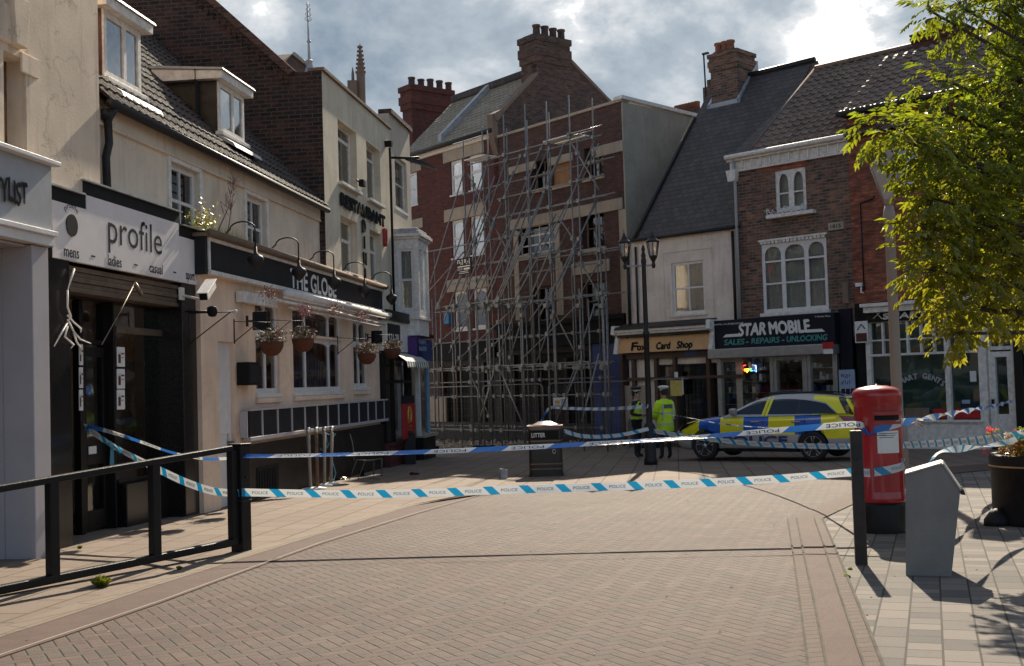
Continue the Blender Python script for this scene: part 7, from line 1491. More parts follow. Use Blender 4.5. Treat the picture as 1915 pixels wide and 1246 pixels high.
# dried flower bunches under the fascia
for px, py, lb in ((500, 548, 'dead flower bunch hanging at the left end of the awning roller'), (626, 578, 'dead flower bunch hanging under the word GLOBE'), (570, 582, 'pink flowers poking up in front of the middle upper pub window'), (676, 590, 'single pink bloom before the right upper pub window')):
    u_, z_ = FL.P(px, py, -.3); mb = MB()
    for i in range(160): p = Vector((rw.gauss(u_, .1), rw.gauss(-.3, .07), rw.gauss(z_, .06))); s_ = rw.uniform(.015, .035); d = Vector((rw.uniform(-1, 1), rw.uniform(-1, 1), rw.uniform(-1, 1))).normalized() * s_; e = d.orthogonal().normalized() * s_ * .5; mb.cur = rw.choice((0, 0, 0, 1) if px in (500, 626) else (0, 1)); mb.add([p - d, p + e, p + d, p - e], [(0, 1, 2, 3)])
    o = mb.build('flower_bunch', [M['dry_stem'], M['petal_pink']], None, recalc=False); o.matrix_world = FL.M; tag(o, lb, 'flowers', 'flower bunches under the pub fascia')
# ================================================================ barrier tape
def tapemat(name, colr, period, frac, skew, white=(.70, .72, .72)):
    m, n, b, out = newmat(name); uv = nd(n, 'ShaderNodeUVMap'); s_ = nd(n, 'ShaderNodeSeparateXYZ'); ln(n, uv.outputs[0], s_.inputs[0])
    x = mth(n, 'ADD', s_.outputs[0], mth(n, 'MULTIPLY', s_.outputs[1], skew)); f = mth(n, 'FRACT', mth(n, 'DIVIDE', x, period)); k = mth(n, 'LESS_THAN', f, frac)
    c = mixc(n, k, white, colr); ln(n, c, b.inputs['Base Color']); b.inputs['Roughness'].default_value = .32; b.inputs['Specular IOR Level'].default_value = .6
    bump(n, b, noisef(n, objco(n), 16, 3), .01, .35)
    t = nd(n, 'ShaderNodeBsdfTranslucent'); ln(n, c, t.inputs[0]); mx_ = nd(n, 'ShaderNodeMixShader', i_Fac=.25); ln(n, b.outputs[0], mx_.inputs[1]); ln(n, t.outputs[0], mx_.inputs[2]); ln(n, mx_.outputs[0], out.inputs[0]); return m
M['tape_cyan'] = tapemat('cyan_white_tape', (.01, .30, .56), .39, .27, 1.0); M['tape_blue'] = tapemat('blue_white_tape', (.03, .17, .55), .86, .42, -1.3)
M['tape_txt'] = plain('tape_print_grey', (.12, .22, .27), .5); M['tape_txt2'] = plain('tape_print_navy', (.015, .025, .07), .5)
def tape(label, pts, kind='cyan', w_=.075, twist=None, word=True, flip=False, sag=0.0, wf=1.0):
    """ribbon through 3-D points; twist(t) gives the roll about its length"""
    P = [Vector(p) for p in pts]; dense = []
    for i in range(len(P) - 1):
        p0, p1, p2, p3 = P[max(i - 1, 0)], P[i], P[i + 1], P[min(i + 2, len(P) - 1)]
        N = max(6, int((p2 - p1).length / .06))
        for k in range(N):
            t = k / N; dense.append(.5 * ((2 * p1) + (p2 - p0) * t + (2 * p0 - 5 * p1 + 4 * p2 - p3) * t * t + (3 * p1 - p0 - 3 * p2 + p3) * t ** 3))
    dense.append(P[-1]); n = len(dense); tot = [0]
    for i in range(1, n): tot.append(tot[-1] + (dense[i] - dense[i - 1]).length)
    L = tot[-1]; fr = []
    for i in range(n):
        t = (dense[min(i + 1, n - 1)] - dense[max(i - 1, 0)]).normalized(); s_ = t.cross(Vector((0, 0, 1))).normalized(); u_ = s_.cross(t)
        a = twist(tot[i] / L, tot[i]) if twist else 0; uu = u_ * cos(a) + s_ * sin(a); fr.append((dense[i], uu, t, uu.cross(t)))
    vs = []; fs = []; uvs = []
    for i, (p, u_, t, s_) in enumerate(fr): 
        for q in (-1, 0, 1): vs.append(p + u_ * w_ / 2 * q * wf + s_ * .004 * (1 if q == 0 else 0)); uvs.append((tot[i], w_ * (q + 1) / 2))
    for i in range(n - 1):
        for q in (0, 1): a = 3 * i + q; fs.append((a, a + 3, a + 4, a + 1))
    me = bpy.data.meshes.new('police_tape'); me.from_pydata(vs, [], fs); uvl = me.uv_layers.new(name='UVMap')
    for l in me.loops: uvl.data[l.index].uv = uvs[l.vertex_index]
    for p in me.polygons: p.use_smooth = True
    me.materials.append(M['tape_' + kind]); o = bpy.data.objects.new('police_tape', me); col.objects.link(o); tag(o, label, 'tape', 'police tapes strung round the square')
    if word:
        import bisect
        per, fr_ = (.39, .27) if kind == 'cyan' else (.86, .42); mb = MB(); vs_, fs_, wd = text_geo('POLICE'); h_ = w_ * (.36 if kind == 'cyan' else .55); tw_ = (per * (1 - fr_)) * (.62 if kind == 'cyan' else .72); k = 0
        while True:
            c_ = (k + (1 + fr_) / 2) * per - (w_ * .5 * (1.0 if kind == 'cyan' else -1.3)); k += 1
            if c_ + tw_ / 2 > L: break
            if c_ - tw_ / 2 < 0: continue
            for sgn in (-1, 1):
                out = []
                for v in vs_:
                    a = (v.x / wd - .5) * tw_; b_ = (v.y / .7 - .5) * h_
                    if flip: a, b_ = -a, -b_
                    s0 = c_ + a; i = min(max(bisect.bisect(tot, s0) - 1, 0), n - 2); f = (s0 - tot[i]) / max(1e-6, tot[i + 1] - tot[i]); p0, u0_, t0, n0_ = fr[i]; p1, u1_, t1, n1_ = fr[i + 1]
                    out.append(p0.lerp(p1, f) + u0_.lerp(u1_, f) * b_ * wf + n0_ * (.004 * (1 - abs(b_) / (w_ / 2)) + sgn * .0022))
                mb.add(out, fs_)
        if mb.v: mb.build('lettering', M['tape_txt'] if kind == 'cyan' else M['tape_txt2'], o, recalc=False)
    return o
def A3(l): return [At(px, py, d) for px, py, d in l]
gpb = gp_b; pbf = lambda a, z_: gp_b + Vector((.262 * sin(a), -.262 * cos(a), z_))
dP = fa_.y - .12; dB = gb_.y
wob = lambda t, s: .22 * sin(s * 1.3) + .1 * sin(s * 3.1) + .07 * sin(s * 9.3)
tape('straight cyan and white tape from the railing past the bollard, wrapped on the post box', A3([(452, 921, dP), (700, 924, 12.85), (960, 916, 12.8), (1250, 906, 12.75), (1450, 896, 12.7), (1585, 884, 12.65)]) + [pbf(a, .70 + .04 * a) for a in (-.75, -.5, -.25, .1, .45, .8, 1.2, 1.6, 2.0)], 'cyan', .088, lambda t, s: wob(t, s) * (1 if t < .9 else 0))
def T2tw(t, s): return .9 + .25 * sin(s * 1.7)
tape('blue and white tape seen edge on from the railing to the post box', A3([(437, 853, dP + .05), (560, 852, dP + .1), (800, 845, dP + .1), (1020, 835, dP + .05), (1280, 819, dP), (1480, 803, 12.9)]) + [At(1600, 794, 12.72)] + [pbf(a, 1.115 + .05 * (a + .9)) for a in (-.8, -.4, 0, .4, .8)], 'blue', .074, lambda t, s: -(.95 - .75 * max(0, t * 3 - 2) + .15 * sin(s * 1.6)), True, True)
tape('twisted blue tape from the post box rising to the pipe at the right edge', [pbf(.9, 1.2)] + A3([(1712, 787, 13.2), (1740, 782, 14), (1800, 771, 17), (1860, 760, 21), (1893, 752, 25)]), 'blue', .09, lambda t, s: s * 1.7, False)
mb = MB(); kn = At(1712, 787, 13.15)
rk = random.Random(2)
for i in range(7): d = Vector((rk.uniform(-.09, .09), rk.uniform(-.03, .03), rk.uniform(-.07, .05))); mb.tube([kn - d * .3, kn + d, kn + d * .4 + Vector((0, 0, -.03))], [.012, .014, .006], 5)
tag(mb.build('tape_knot', M['paper']), 'crumpled tape knot right beside the post box', 'tape')
g3 = At(158, 796, 15.3)
tape('blue and white tape sagging from the profile door up to the railing end post', A3([(158, 797, 15.3), (200, 806, 15.0), (262, 826, 14.5), (320, 846, 14.0), (380, 858, 13.6), (432, 857, 13.15)]), 'blue', .075, lambda t, s: .5 + .6 * t, True, True)
tape('lower tape drooping from the profile door knot to the railing end post', A3([(160, 799, 15.3), (208, 832, 15.0), (250, 855, 14.6), (300, 880, 14.1), (350, 903, 13.7), (400, 919, 13.3), (447, 922, dP)]), 'cyan', .085, lambda t, s: .3 * sin(s * 2), True)
mb = MB(); kk = At(207, 832, 14.95); mb.quad(kk, kk + Vector((.04, 0, .02)), kk + Vector((.06, -.05, -.27)), kk + Vector((0, -.05, -.25))); mb.quad(kk, kk + Vector((.0, 0, .04)), kk + Vector((.14, -.06, -.08)), kk + Vector((.13, -.06, -.12))); mb.tube([kk + Vector((-.02, 0, .03)), kk + Vector((.03, 0, -.04))], .03, 6)
tag(mb.build('tape_knot', M['rope'], recalc=False), 'loose tape ends hanging from the knot before the profile door', 'tape')
yL = gl_.y
tape('cyan and white tape from the lamp post across the police car to the planter', A3([(1222, 806, yL - .15), (1290, 817, 25.5), (1400, 829, 24.2), (1500, 834, 22.6), (1600, 835, 20.6), (1700, 832, 18), (1800, 826, 15.4), (1880, 818, 13.5), (1915, 812, 13.1)]), 'cyan', .10, lambda t, s: .12 * sin(s), True)
tape('thin sagging tape from the lamp post over the car bonnet to the post box', A3([(1222, 771, yL - .15), (1290, 782, 25), (1350, 793, 22.5), (1420, 799, 20), (1500, 801, 17), (1570, 798, 14.2)]) + [pbf(-1.2, 1.17), pbf(-.8, 1.09), pbf(-.4, 1.07), pbf(0, 1.07)], 'blue', .04, lambda t, s: 1.0 + .35 * sin(s * 1.1), False)
yH = G(1030, 838).y - .1
tape('tape from the mesh fence corner behind the warning sign to the lamp post', A3([(1012, 790, yH), (1027, 764, yH), (1060, 764, yH - 2), (1130, 765, yH - 6), (1212, 760, yL - .15)]), 'blue', .085, lambda t, s: .2 * sin(s), False)
tape('low sagging tape from the litter bin to the lamp post', A3([(1054, 806, 24.2), (1085, 815, 24.8), (1120, 817, 25.4), (1165, 813, 26.1), (1213, 802, yL - .15)]), 'cyan', .085, lambda t, s: .25 * sin(s * 1.2), False)
tape('rolled tape arching from the grey cabinet to the flowers in the planter', A3([(1742, 862, 10.25), (1752, 850, 10.4), (1772, 843, 10.9), (1800, 839, 11.6), (1840, 836, 12.4), (1880, 828, 12.9), (1905, 822, 13.1)]), 'cyan', .07, lambda t, s: .9 + s * 1.5, False, wf=1.0)

# ================================================================ tree
rt = random.Random(8)
TY = 12.5
base = Vector((7.4, TY + .6, 0)); base.z = gz(base.x, base.y)
T = thing('street_tree', 'leafy yellow green street tree overhanging the barber shop and the tall pale lamp', 'tree', Matrix.Translation(base))
M['bark'] = plain('grey_brown_bark', (.07, .05, .038), .9, var=.35, scale=9, bmp=.01); M['leaf_t'] = leafmat('tree_leaf', (.105, .15, .022), (2.3, 2.3, .8))
blobs = [(1800, 15, 12.2, 70, .6), (1735, 18, 12.0, 32, .5), (1870, 20, 12.6, 75, .6), (1905, -60, 12.6, 120, 1), (1860, 190, 12.4, 85, 1.0), (1905, 150, 12.8, 70, 1.0), (1770, 150, 12.2, 50, .6), (1770, 210, 12.1, 45, .7), (1640, 240, 11.0, 42, .75), (1702, 268, 11.2, 56, 1.0), (1740, 290, 11.5, 70, 1.1),
         (1810, 300, 12.0, 90, 1.3), (1890, 320, 12.4, 100, 1.4), (1745, 370, 11.3, 60, 1.1), (1800, 410, 11.6, 85, 1.3), (1880, 440, 12.0, 100, 1.3), (1742, 440, 11.2, 50, .9), (1740, 505, 11.2, 48, .9), (1790, 510, 11.5, 75, 1.2), (1870, 530, 12.0, 75, 1.0), (1775, 575, 11.4, 48, .9), (1835, 575, 11.6, 48, .7), (1782, 625, 11.2, 26, .7), (1905, 590, 12.2, 40, .5), (1960, 250, 13, 130, 1.2), (1980, 480, 13, 140, 1.2), (1970, 0, 13, 130, 1.2), (2080, 300, 13.5, 200, 1.2), (2060, 100, 13.5, 180, 1)]
Pb = []
for px, py, d, r_, k in blobs: Pb.append((At(px, py, d) - base, r_ * d / F, k, px))
tips = []
mb = MB(); trunk = [Vector((0, 0, 0)), Vector((.03, 0, 1.3)), Vector((-.05, 0, 2.2)), Vector((0.0, .1, 3.4)), Vector((-.1, .1, 4.8)), Vector((-.2, 0, 6.2))]
mb.tube(trunk, [.17, .14, .12, .10, .07, .04], 12); mb.build('trunk', M['bark'], T)
mb = MB()
for c_, r_, k, px in Pb:
    zt = min(5.5, max(1.9, c_.z * .75)); st = Vector((-.03, .02, zt)); st.z = min(st.z, c_.z)
    mid = st.lerp(c_, .5) + Vector((0, rt.uniform(-.1, .1), .12)); mb.tube([st, mid, c_], [.045, .028, .012], 7)
    tips.append((c_, mid, r_, k))
mb.build('limb', M['bark'], T)
mbt = MB(); mbl = MB()
def leaflet(p, d, up, L_):
    s_ = d.cross(up); s_ = s_.normalized() if s_.length > 1e-4 else d.orthogonal().normalized(); w_ = L_ * .2; m1_ = p + d * L_ * .45; n_ = s_.cross(d).normalized()
    e = p + d * L_ - n_ * L_ * .12
    mbl.add([p, m1_ + s_ * w_ - n_ * -.006, e, m1_ - s_ * w_ - n_ * -.006, m1_ - n_ * .012], [(0, 1, 4), (1, 2, 4), (2, 3, 4), (3, 0, 4)], False)
for c_, mid, r_, k in tips:
    N = int(88 * k * max(.35, (r_ / .4)) ** 1.4)
    for i in range(N):
        v = Vector((rt.gauss(0, 1), rt.gauss(0, 1), rt.gauss(0, 1))).normalized(); rad = r_ * (rt.random() ** .42)
        p = c_ + Vector((v.x * rad, v.y * rad * 1.15, v.z * rad)); out = (p - c_).normalized() if rad > .02 else v
        d = (out + Vector((-.25, -.1, -.55 + rt.uniform(-.3, .3))) * 1.0 + Vector((rt.uniform(-.5, .5), rt.uniform(-.5, .5), 0))).normalized(); Lr_ = rt.uniform(.13, .24)
        if i % 4 == 0: mbt.tube([c_.lerp(p, .1), c_.lerp(p, .6) + Vector((0, 0, .02)), p], [.007, .004, .002], 4, False)
        s_ = d.cross(Vector((0, 0, 1))); s_ = s_.normalized() if s_.length > .05 else Vector((1, 0, 0)); n_ = s_.cross(d)
        nl = rt.choice((3, 4, 4, 5)); ll = rt.uniform(.055, .12)
        for j in range(nl):
            q = p + d * Lr_ * (j + 1) / nl + Vector((0, 0, -.02 * j / nl))
            for sg in (-1, 1): leaflet(q, (d * .75 + s_ * sg * .8 + Vector((0, 0, -.18)) + Vector((rt.uniform(-.2, .2), rt.uniform(-.2, .2), rt.uniform(-.2, .2)))).normalized(), n_, ll * rt.uniform(.8, 1.1))
        leaflet(p + d * Lr_, (d + Vector((0, 0, -.2))).normalized(), n_, ll * 1.1)
mbt.build('twig', M['bark'], T, recalc=False)['kind'] = 'stuff'
print('leaf faces', len(mbl.f))
mbl.build('crown', M['leaf_t'], T, recalc=False)
# ================================================================ police car
def car():
    pf, pr_ = At(1318, 857, 27.2), At(1521, 865, 25.75)                    # where the near wheels stand
    ax = (pr_ - pf).xy; wb = 2.72; d = ax.normalized(); ang = math.atan2(d.y, d.x)
    # local x runs from nose to tail, y away from the camera
    k = ax.length / wb
    org = Vector((pf.x - d.y * .86, pf.y + d.x * .86, gz(pf.x, pf.y) + .03))
    T = thing('police_car', 'silver police estate car with blue and yellow check panels behind the tapes', 'car', Matrix.Translation(org) @ Matrix.Rotation(ang, 4, 'Z') @ Matrix.Scale(k, 4) @ Matrix.Scale(1.05, 4, Vector((0, 0, 1))))
    print('car scale', k, ang)
    Wd = .90  # half width
    # outline of the near side: (x, z of lower edge) etc.  front axle at 0
    xs = [-.86, -.82, -.7, -.45, -.2, .1, .45, .75, 1.0, 1.3, 1.7, 2.2, 2.7, 3.1, 3.4, 3.6, 3.72, 3.78]
    def interp(tab, x):
        for (a, b), (c, d_) in zip(tab, tab[1:]):
            if a <= x <= c: return b + (d_ - b) * (x - a) / (c - a)
        return tab[0][1] if x < tab[0][0] else tab[-1][1]
    sh = [(-.86, .62), (-.7, .78), (-.45, .86), (-.1, .92), (.4, .97), (.75, 1.0), (1.5, 1.01), (2.5, 1.03), (3.3, 1.06), (3.6, 1.06), (3.78, 1.0)]     # shoulder / bonnet line
    rf = [(.55, 1.0), (.75, 1.12), (1.1, 1.30), (1.5, 1.425), (1.9, 1.475), (2.4, 1.48), (2.9, 1.45), (3.3, 1.40), (3.52, 1.36), (3.62, 1.2), (3.74, 1.02)]
    lo = [(-.86, .35), (-.75, .26), (-.5, .22), (3.3, .24), (3.6, .30), (3.78, .42)]
    pw_ = [(-.86, .62), (-.8, .74), (-.6, .84), (-.2, .895), (.6, .91), (2.6, .91), (3.3, .88), (3.65, .80), (3.78, .70)]
    N = 68; X = [-.86 + (3.78 + .86) * i / N for i in range(N + 1)]
    secs = []
    for x in X:
        s_, l_, w_ = interp(sh, x), interp(lo, x), interp(pw_, x)
        half = [(0, l_), (w_ * .85, l_), (w_ * .97, l_ + .06), (w_ * .99, l_ + .20), (w_ * .985, l_ + .30), (w_, l_ + (s_ - l_) * .62), (w_ * .985, l_ + (s_ - l_) * .82), (w_ * .95, s_ - .03), (w_ * .90, s_), (w_ * .55, s_ + .035), (0, s_ + .05)]
        secs.append(half)
    n = len(secs[0]); vs = []; fs = []; arch = []
    full = 2 * n - 2
    for x, h in zip(X, secs):
        ring = [(x, -y, z) for y, z in h] + [(x, y, z) for y, z in reversed(h[1:-1])]; vs += ring
    def in_arch(x, z):
        return any((x - c) ** 2 + (z - .325) ** 2 < .375 ** 2 for c in (0, wb))
    body = MB(); faces = []
    for i in range(len(X) - 1):
        for k2 in range(full):
            a, b, c, d_ = i * full + k2, i * full + (k2 + 1) % full, (i + 1) * full + (k2 + 1) % full, (i + 1) * full + k2
            faces.append((a, b, c, d_))
    faces.append(tuple(range(full))); faces.append(tuple(reversed(range(len(X) * full - full, len(X) * full))))
    me = bpy.data.meshes.new('body'); me.from_pydata(vs, [], faces); bm = bmesh.new(); bm.from_mesh(me); bmesh.ops.recalc_face_normals(bm, faces=bm.faces)
    bm.to_mesh(me); bm.free()
    for p in me.polygons: p.use_smooth = True
    # paint: chequers by position
    m, nn, b, out = newmat('police_livery'); co = objco(nn); sp_ = nd(nn, 'ShaderNodeSeparateXYZ'); ln(nn, co, sp_.inputs[0]); x_, y_, z_ = sp_.outputs
    SIL = (.42, .41, .41); YEL = (.86, .78, .01); BLU = (.008, .11, .48)
    def between(v, a, bb): return mth(nn, 'MULTIPLY', mth(nn, 'GREATER_THAN', v, a), mth(nn, 'LESS_THAN', v, bb))
    near = mth(nn, 'GREATER_THAN', mth(nn, 'ABSOLUTE', y_), .5)
    edges = [(-.62, -.14), (-.14, .43), (.43, 1.03), (1.03, 1.66), (1.66, 2.30), (2.30, 2.93), (2.93, 3.74)]
    cl = None; colr = SIL
    band = between(z_, .585, 1.2)
    band2 = mth(nn, 'MAXIMUM', band, mth(nn, 'MULTIPLY', mth(nn, 'GREATER_THAN', x_, 2.93), between(z_, .50, 1.2)))
    cur = None
    for i, (a, bb) in enumerate(edges):
        msk = between(x_, a, bb); c = YEL if i % 2 == 0 else BLU
        cur = mixc(nn, msk, cur if cur is not None else SIL, c)
    msk = mth(nn, 'MULTIPLY', mth(nn, 'MULTIPLY', near, band2), between(x_, -.62, 3.74))
    fin = mixc(nn, msk, SIL, cur)
    # shut lines
    for xx in (.42, 1.52, 2.55): fin = mixc(nn, mth(nn, 'MULTIPLY', mth(nn, 'MULTIPLY', between(x_, xx - .006, xx + .006), between(z_, .36, 1.02)), near), fin, (.02, .02, .02))
    ln(nn, fin, b.inputs['Base Color']); b.inputs['Roughness'].default_value = .22; b.inputs['Coat Weight'].default_value = 1.0; b.inputs['Metallic'].default_value = .1
    me.materials.append(m); o = bpy.data.objects.new('body', me); col.objects.link(o); o.parent = T
    # cut the wheel arches
    cutter = MB()
    for c in (0, wb):
        pr = []; Nn = 28
        for q in range(Nn): a = 2 * pi * q / Nn; pr.append((c + .375 * cos(a), .325 + .375 * sin(a)))
        for sgn in (-1, 1):
            vs2 = [(p[0], sgn * 1.1, p[1]) for p in pr] + [(p[0], sgn * .62, p[1]) for p in pr]; cutter.add(vs2, [tuple(range(Nn)), tuple(range(2 * Nn - 1, Nn - 1, -1))] + [(i, i + Nn, (i + 1) % Nn + Nn, (i + 1) % Nn) for i in range(Nn)])
    cm = cutter.mesh('cut'); bmc = bmesh.new(); bmc.from_mesh(cm); bmesh.ops.recalc_face_normals(bmc, faces=bmc.faces); bmc.to_mesh(cm); bmc.free(); co_ = bpy.data.objects.new('cut', cm); col.objects.link(co_); co_.parent = T
    md = o.modifiers.new('arch', 'BOOLEAN'); md.operation = 'DIFFERENCE'; md.object = co_; md.solver = 'EXACT'
    bpy.context.view_layer.update(); dg = bpy.context.evaluated_depsgraph_get(); me2 = bpy.data.meshes.new_from_object(o.evaluated_get(dg)); o.modifiers.clear(); o.data = me2; bpy.data.objects.remove(co_)
    # cabin: glass house
    gx = [(.62, 1.0), (.85, 1.16), (1.15, 1.305), (1.5, 1.40), (1.9, 1.445), (2.4, 1.45), (2.9, 1.42), (3.3, 1.37), (3.52, 1.33), (3.66, 1.10), (3.72, 1.0)]
    X2 = [.5 + (3.72 - .5) * i / 40 for i in range(41)]; vs = []; fs = []
    for x in X2:
        t = interp(rf, x); s_ = interp(sh, x) - .02; wt_ = .87 - .21 * max(0, (t - s_)) / .46; wb_ = .875 if x < 3.3 else .875 - (x - 3.3) * .2
        vs += [(x, -wb_, s_), (x, -(wb_ * .35 + wt_ * .65), s_ + (t - s_) * .62), (x, -wt_, s_ + (t - s_) * .90), (x, -wt_ * .80, t), (x, 0, t + .02 * min(1, (t - s_) / .3)), (x, wt_ * .80, t), (x, wt_, s_ + (t - s_) * .90), (x, (wb_ * .35 + wt_ * .65), s_ + (t - s_) * .62), (x, wb_, s_)]
    for i in range(40):
        for q in range(8): a = i * 9 + q; fs.append((a, a + 1, a + 10, a + 9))
    me = bpy.data.meshes.new('cabin'); me.from_pydata(vs, [], fs + [tuple(range(9)), tuple(range(40 * 9 + 8, 40 * 9 - 1, -1))])
    for p in me.polygons: p.use_smooth = True
    m, nn, b, out = newmat('car_cabin'); co = objco(nn); sp_ = nd(nn, 'ShaderNodeSeparateXYZ'); ln(nn, co, sp_.inputs[0]); x_, y_, z_ = sp_.outputs
    # glass below a roof line that follows the window top, pillars and rear quarter painted
    rt_ = nd(nn, 'ShaderNodeFloatCurve') if False else None
    zt = mth(nn, 'SUBTRACT', 1.372, mth(nn, 'MULTIPLY', mth(nn, 'POWER', mth(nn, 'ABSOLUTE', mth(nn, 'SUBTRACT', x_, 2.0)), 2.0), .115))
    zt = mth(nn, 'MINIMUM', zt, mth(nn, 'ADD', 1.02, mth(nn, 'MULTIPLY', mth(nn, 'SUBTRACT', x_, .66), .46)))
    zt = mth(nn, 'MINIMUM', zt, mth(nn, 'ADD', 1.06, mth(nn, 'MULTIPLY', mth(nn, 'SUBTRACT', 3.28, x_), .75)))
    side_ = mth(nn, 'GREATER_THAN', mth(nn, 'ABSOLUTE', y_), .58)
    glassm = mth(nn, 'MULTIPLY', mth(nn, 'MULTIPLY', mth(nn, 'LESS_THAN', z_, zt), mth(nn, 'GREATER_THAN', z_, 1.035)), side_)
    wsc = mth(nn, 'MULTIPLY', mth(nn, 'LESS_THAN', mth(nn, 'ABSOLUTE', y_), .62), mth(nn, 'MAXIMUM', mth(nn, 'LESS_THAN', x_, 1.25), mth(nn, 'GREATER_THAN', x_, 3.56)))
    tilt = mth(nn, 'ADD', x_, mth(nn, 'MULTIPLY', mth(nn, 'SUBTRACT', z_, 1.05), -.28))
    pil = between(tilt, 1.49, 1.64); pillar = mth(nn, 'MULTIPLY', pil, mth(nn, 'SUBTRACT', 1.0, between(tilt, 1.558, 1.572)))
    bp_ = between(x_, 2.36, 2.40)
    glassm = mth(nn, 'MULTIPLY', glassm, mth(nn, 'SUBTRACT', 1.0, pil))
    gm_ = mth(nn, 'MAXIMUM', glassm, wsc)
    tr = mth(nn, 'MULTIPLY', side_, mth(nn, 'LESS_THAN', mth(nn, 'ABSOLUTE', mth(nn, 'SUBTRACT', z_, mth(nn, 'ADD', zt, .012))), .014))
    pc = mixc(nn, mth(nn, 'MULTIPLY', side_, mth(nn, 'GREATER_THAN', x_, 2.72)), SIL, YEL)
    pc = mixc(nn, mth(nn, 'MULTIPLY', pillar, side_), pc, YEL); pc = mixc(nn, mth(nn, 'MULTIPLY', mth(nn, 'SUBTRACT', pil, pillar), side_), pc, (.02, .02, .02))
    tl2 = mth(nn, 'ADD', x_, mth(nn, 'MULTIPLY', mth(nn, 'SUBTRACT', z_, 1.05), .62)); pc = mixc(nn, mth(nn, 'MULTIPLY', between(tl2, 3.5, 3.66), side_), pc, (.012, .012, .014))
    pc = mixc(nn, tr, pc, SIL)
    pc = mixc(nn, gm_, pc, (.012, .015, .018)); pc = mixc(nn, mth(nn, 'MULTIPLY', mth(nn, 'MULTIPLY', bp_, glassm), 1.0), pc, (.03, .03, .03))
    ln(nn, pc, b.inputs['Base Color']); ln(nn, mth(nn, 'SUBTRACT', .32, mth(nn, 'MULTIPLY', gm_, .28)), b.inputs['Roughness']); b.inputs['Coat Weight'].default_value = .5
    me.materials.append(m); o = bpy.data.objects.new('cabin', me); col.objects.link(o); o.parent = T
    # roof rails, light bar, mirrors
    for s_ in (-1, 1): MB().tube([(1.45, s_ * .62, 1.44), (1.7, s_ * .62, 1.49), (2.6, s_ * .62, 1.50), (3.3, s_ * .62, 1.45), (3.4, s_ * .62, 1.42)], .016, 6).build('roof_rail', M['black'], T)
    MB().box(1.5, 1.72, -.42, .42, 1.48, 1.54).build('light_bar', plain('dark_beacon', (.015, .02, .05), .3), T, bevel=.03)
    MB().prismx([(-.78, 1.02), (-.98, 1.04), (-1.0, 1.17), (-.84, 1.18)], .70, .86).build('wing_mirror', plain('silver_paint', (.42, .41, .41), .3, .3), T, bevel=.03)
    MB().prismx([(.78, 1.02), (.98, 1.04), (1.0, 1.17), (.84, 1.18)], .70, .86).build('wing_mirror', M['shutter'], T, bevel=.03)
    mb = MB(); mb.box(3.42, 3.72, -.6, .6, 1.365, 1.40); mb.build('spoiler', M['old_white'], T, bevel=.015)
    for xx in (1.32, 2.32): mb = MB(); mb.box(xx - .1, xx + .12, -.935, -.9, .855, .885); mb.build('door_handle', M['shutter'], T, bevel=.01)
    for s_ in (-1, 1):
        mb = MB(); mb.add([(3.35, s_ * .885, 1.0), (3.72, s_ * .79, .97), (3.80, s_ * .60, .95), (3.80, s_ * .60, .86), (3.72, s_ * .80, .85), (3.45, s_ * .875, .88)], [(0, 1, 4, 5), (1, 2, 3, 4)]); mb.build('tail_light', plain('red_lens', (.25, .01, .01), .15), T).modifiers.new('s', 'SOLIDIFY').thickness = .03
        mb = MB(); mb.add([(-.80, s_ * .70, .72), (-.55, s_ * .87, .82), (-.15, s_ * .905, .90), (-.4, s_ * .89, .80), (-.70, s_ * .82, .66)], [(0, 1, 4), (1, 2, 3), (1, 3, 4)]); mb.build('headlight', M['glass_dark'] if False else M['black'], T).modifiers.new('s', 'SOLIDIFY').thickness = .03
    # silver lower trim and number plate
    MB().box(-.89, -.84, -.3, .3, .42, .5).build('number_plate', M['paper'], T); MB().box(-.875, -.83, -.55, .55, .26, .40).build('lower_grille', M['black_matt'], T, bevel=.02)
    mb = MB(); text(mb, 'POLICE', .52, .375, .17, -.925, width=1.6, bold=.014); o = mb.build('lettering', M['blue'], T, recalc=False)
    mb = MB(); mb.box(.45, 2.35, -.90, -.2, .2, .27); mb.box(.45, 2.35, .2, .9, .2, .27); mb.box(-.4, 3.3, -.55, .55, .18, .4); mb.build('underbody', M['black_matt'], T)
    for c in (0, wb):
        for s_ in (-1, 1):
            w_ = thing('wheel', None, None); w_.parent = T; w_.location = (c, s_ * .80, .325)
            Mr = Matrix.Rotation(pi / 2 * (1 if s_ < 0 else -1), 4, 'X')
            mb = MB(); mb.T = Mr; mb.lathe([(.22, -.10), (.30, -.105), (.325, -.08), (.328, .06), (.315, .10), (.24, .105), (.23, .09)], n=32); mb.build('tyre', plain('tyre_rubber', (.018, .018, .018), .85), w_)
            mb = MB(); mb.T = Mr; mb.lathe([(.235, .085), (.225, .10), (.215, .07)], n=32); mb.lathe([(.05, .06), (.055, .095), (.001, .10)], n=16)
            for q in range(5):
                a = q * 2 * pi / 5 + .3
                for da in (-.16, .16): mb.add([(.04 * cos(a + da * 3), .04 * sin(a + da * 3), .085), (.22 * cos(a + da - .07), .22 * sin(a + da - .07), .092), (.22 * cos(a + da + .07), .22 * sin(a + da + .07), .092), (.05 * cos(a + da), .05 * sin(a + da), .096)], [(0, 1, 2, 3)])
            mb.build('rim', M['shutter'], w_); mb = MB(); mb.T = Mr; mb.lathe([(.225, .03), (.001, .03)], n=24); mb.build('hub_back', M['black_matt'], w_)
    return T
car()
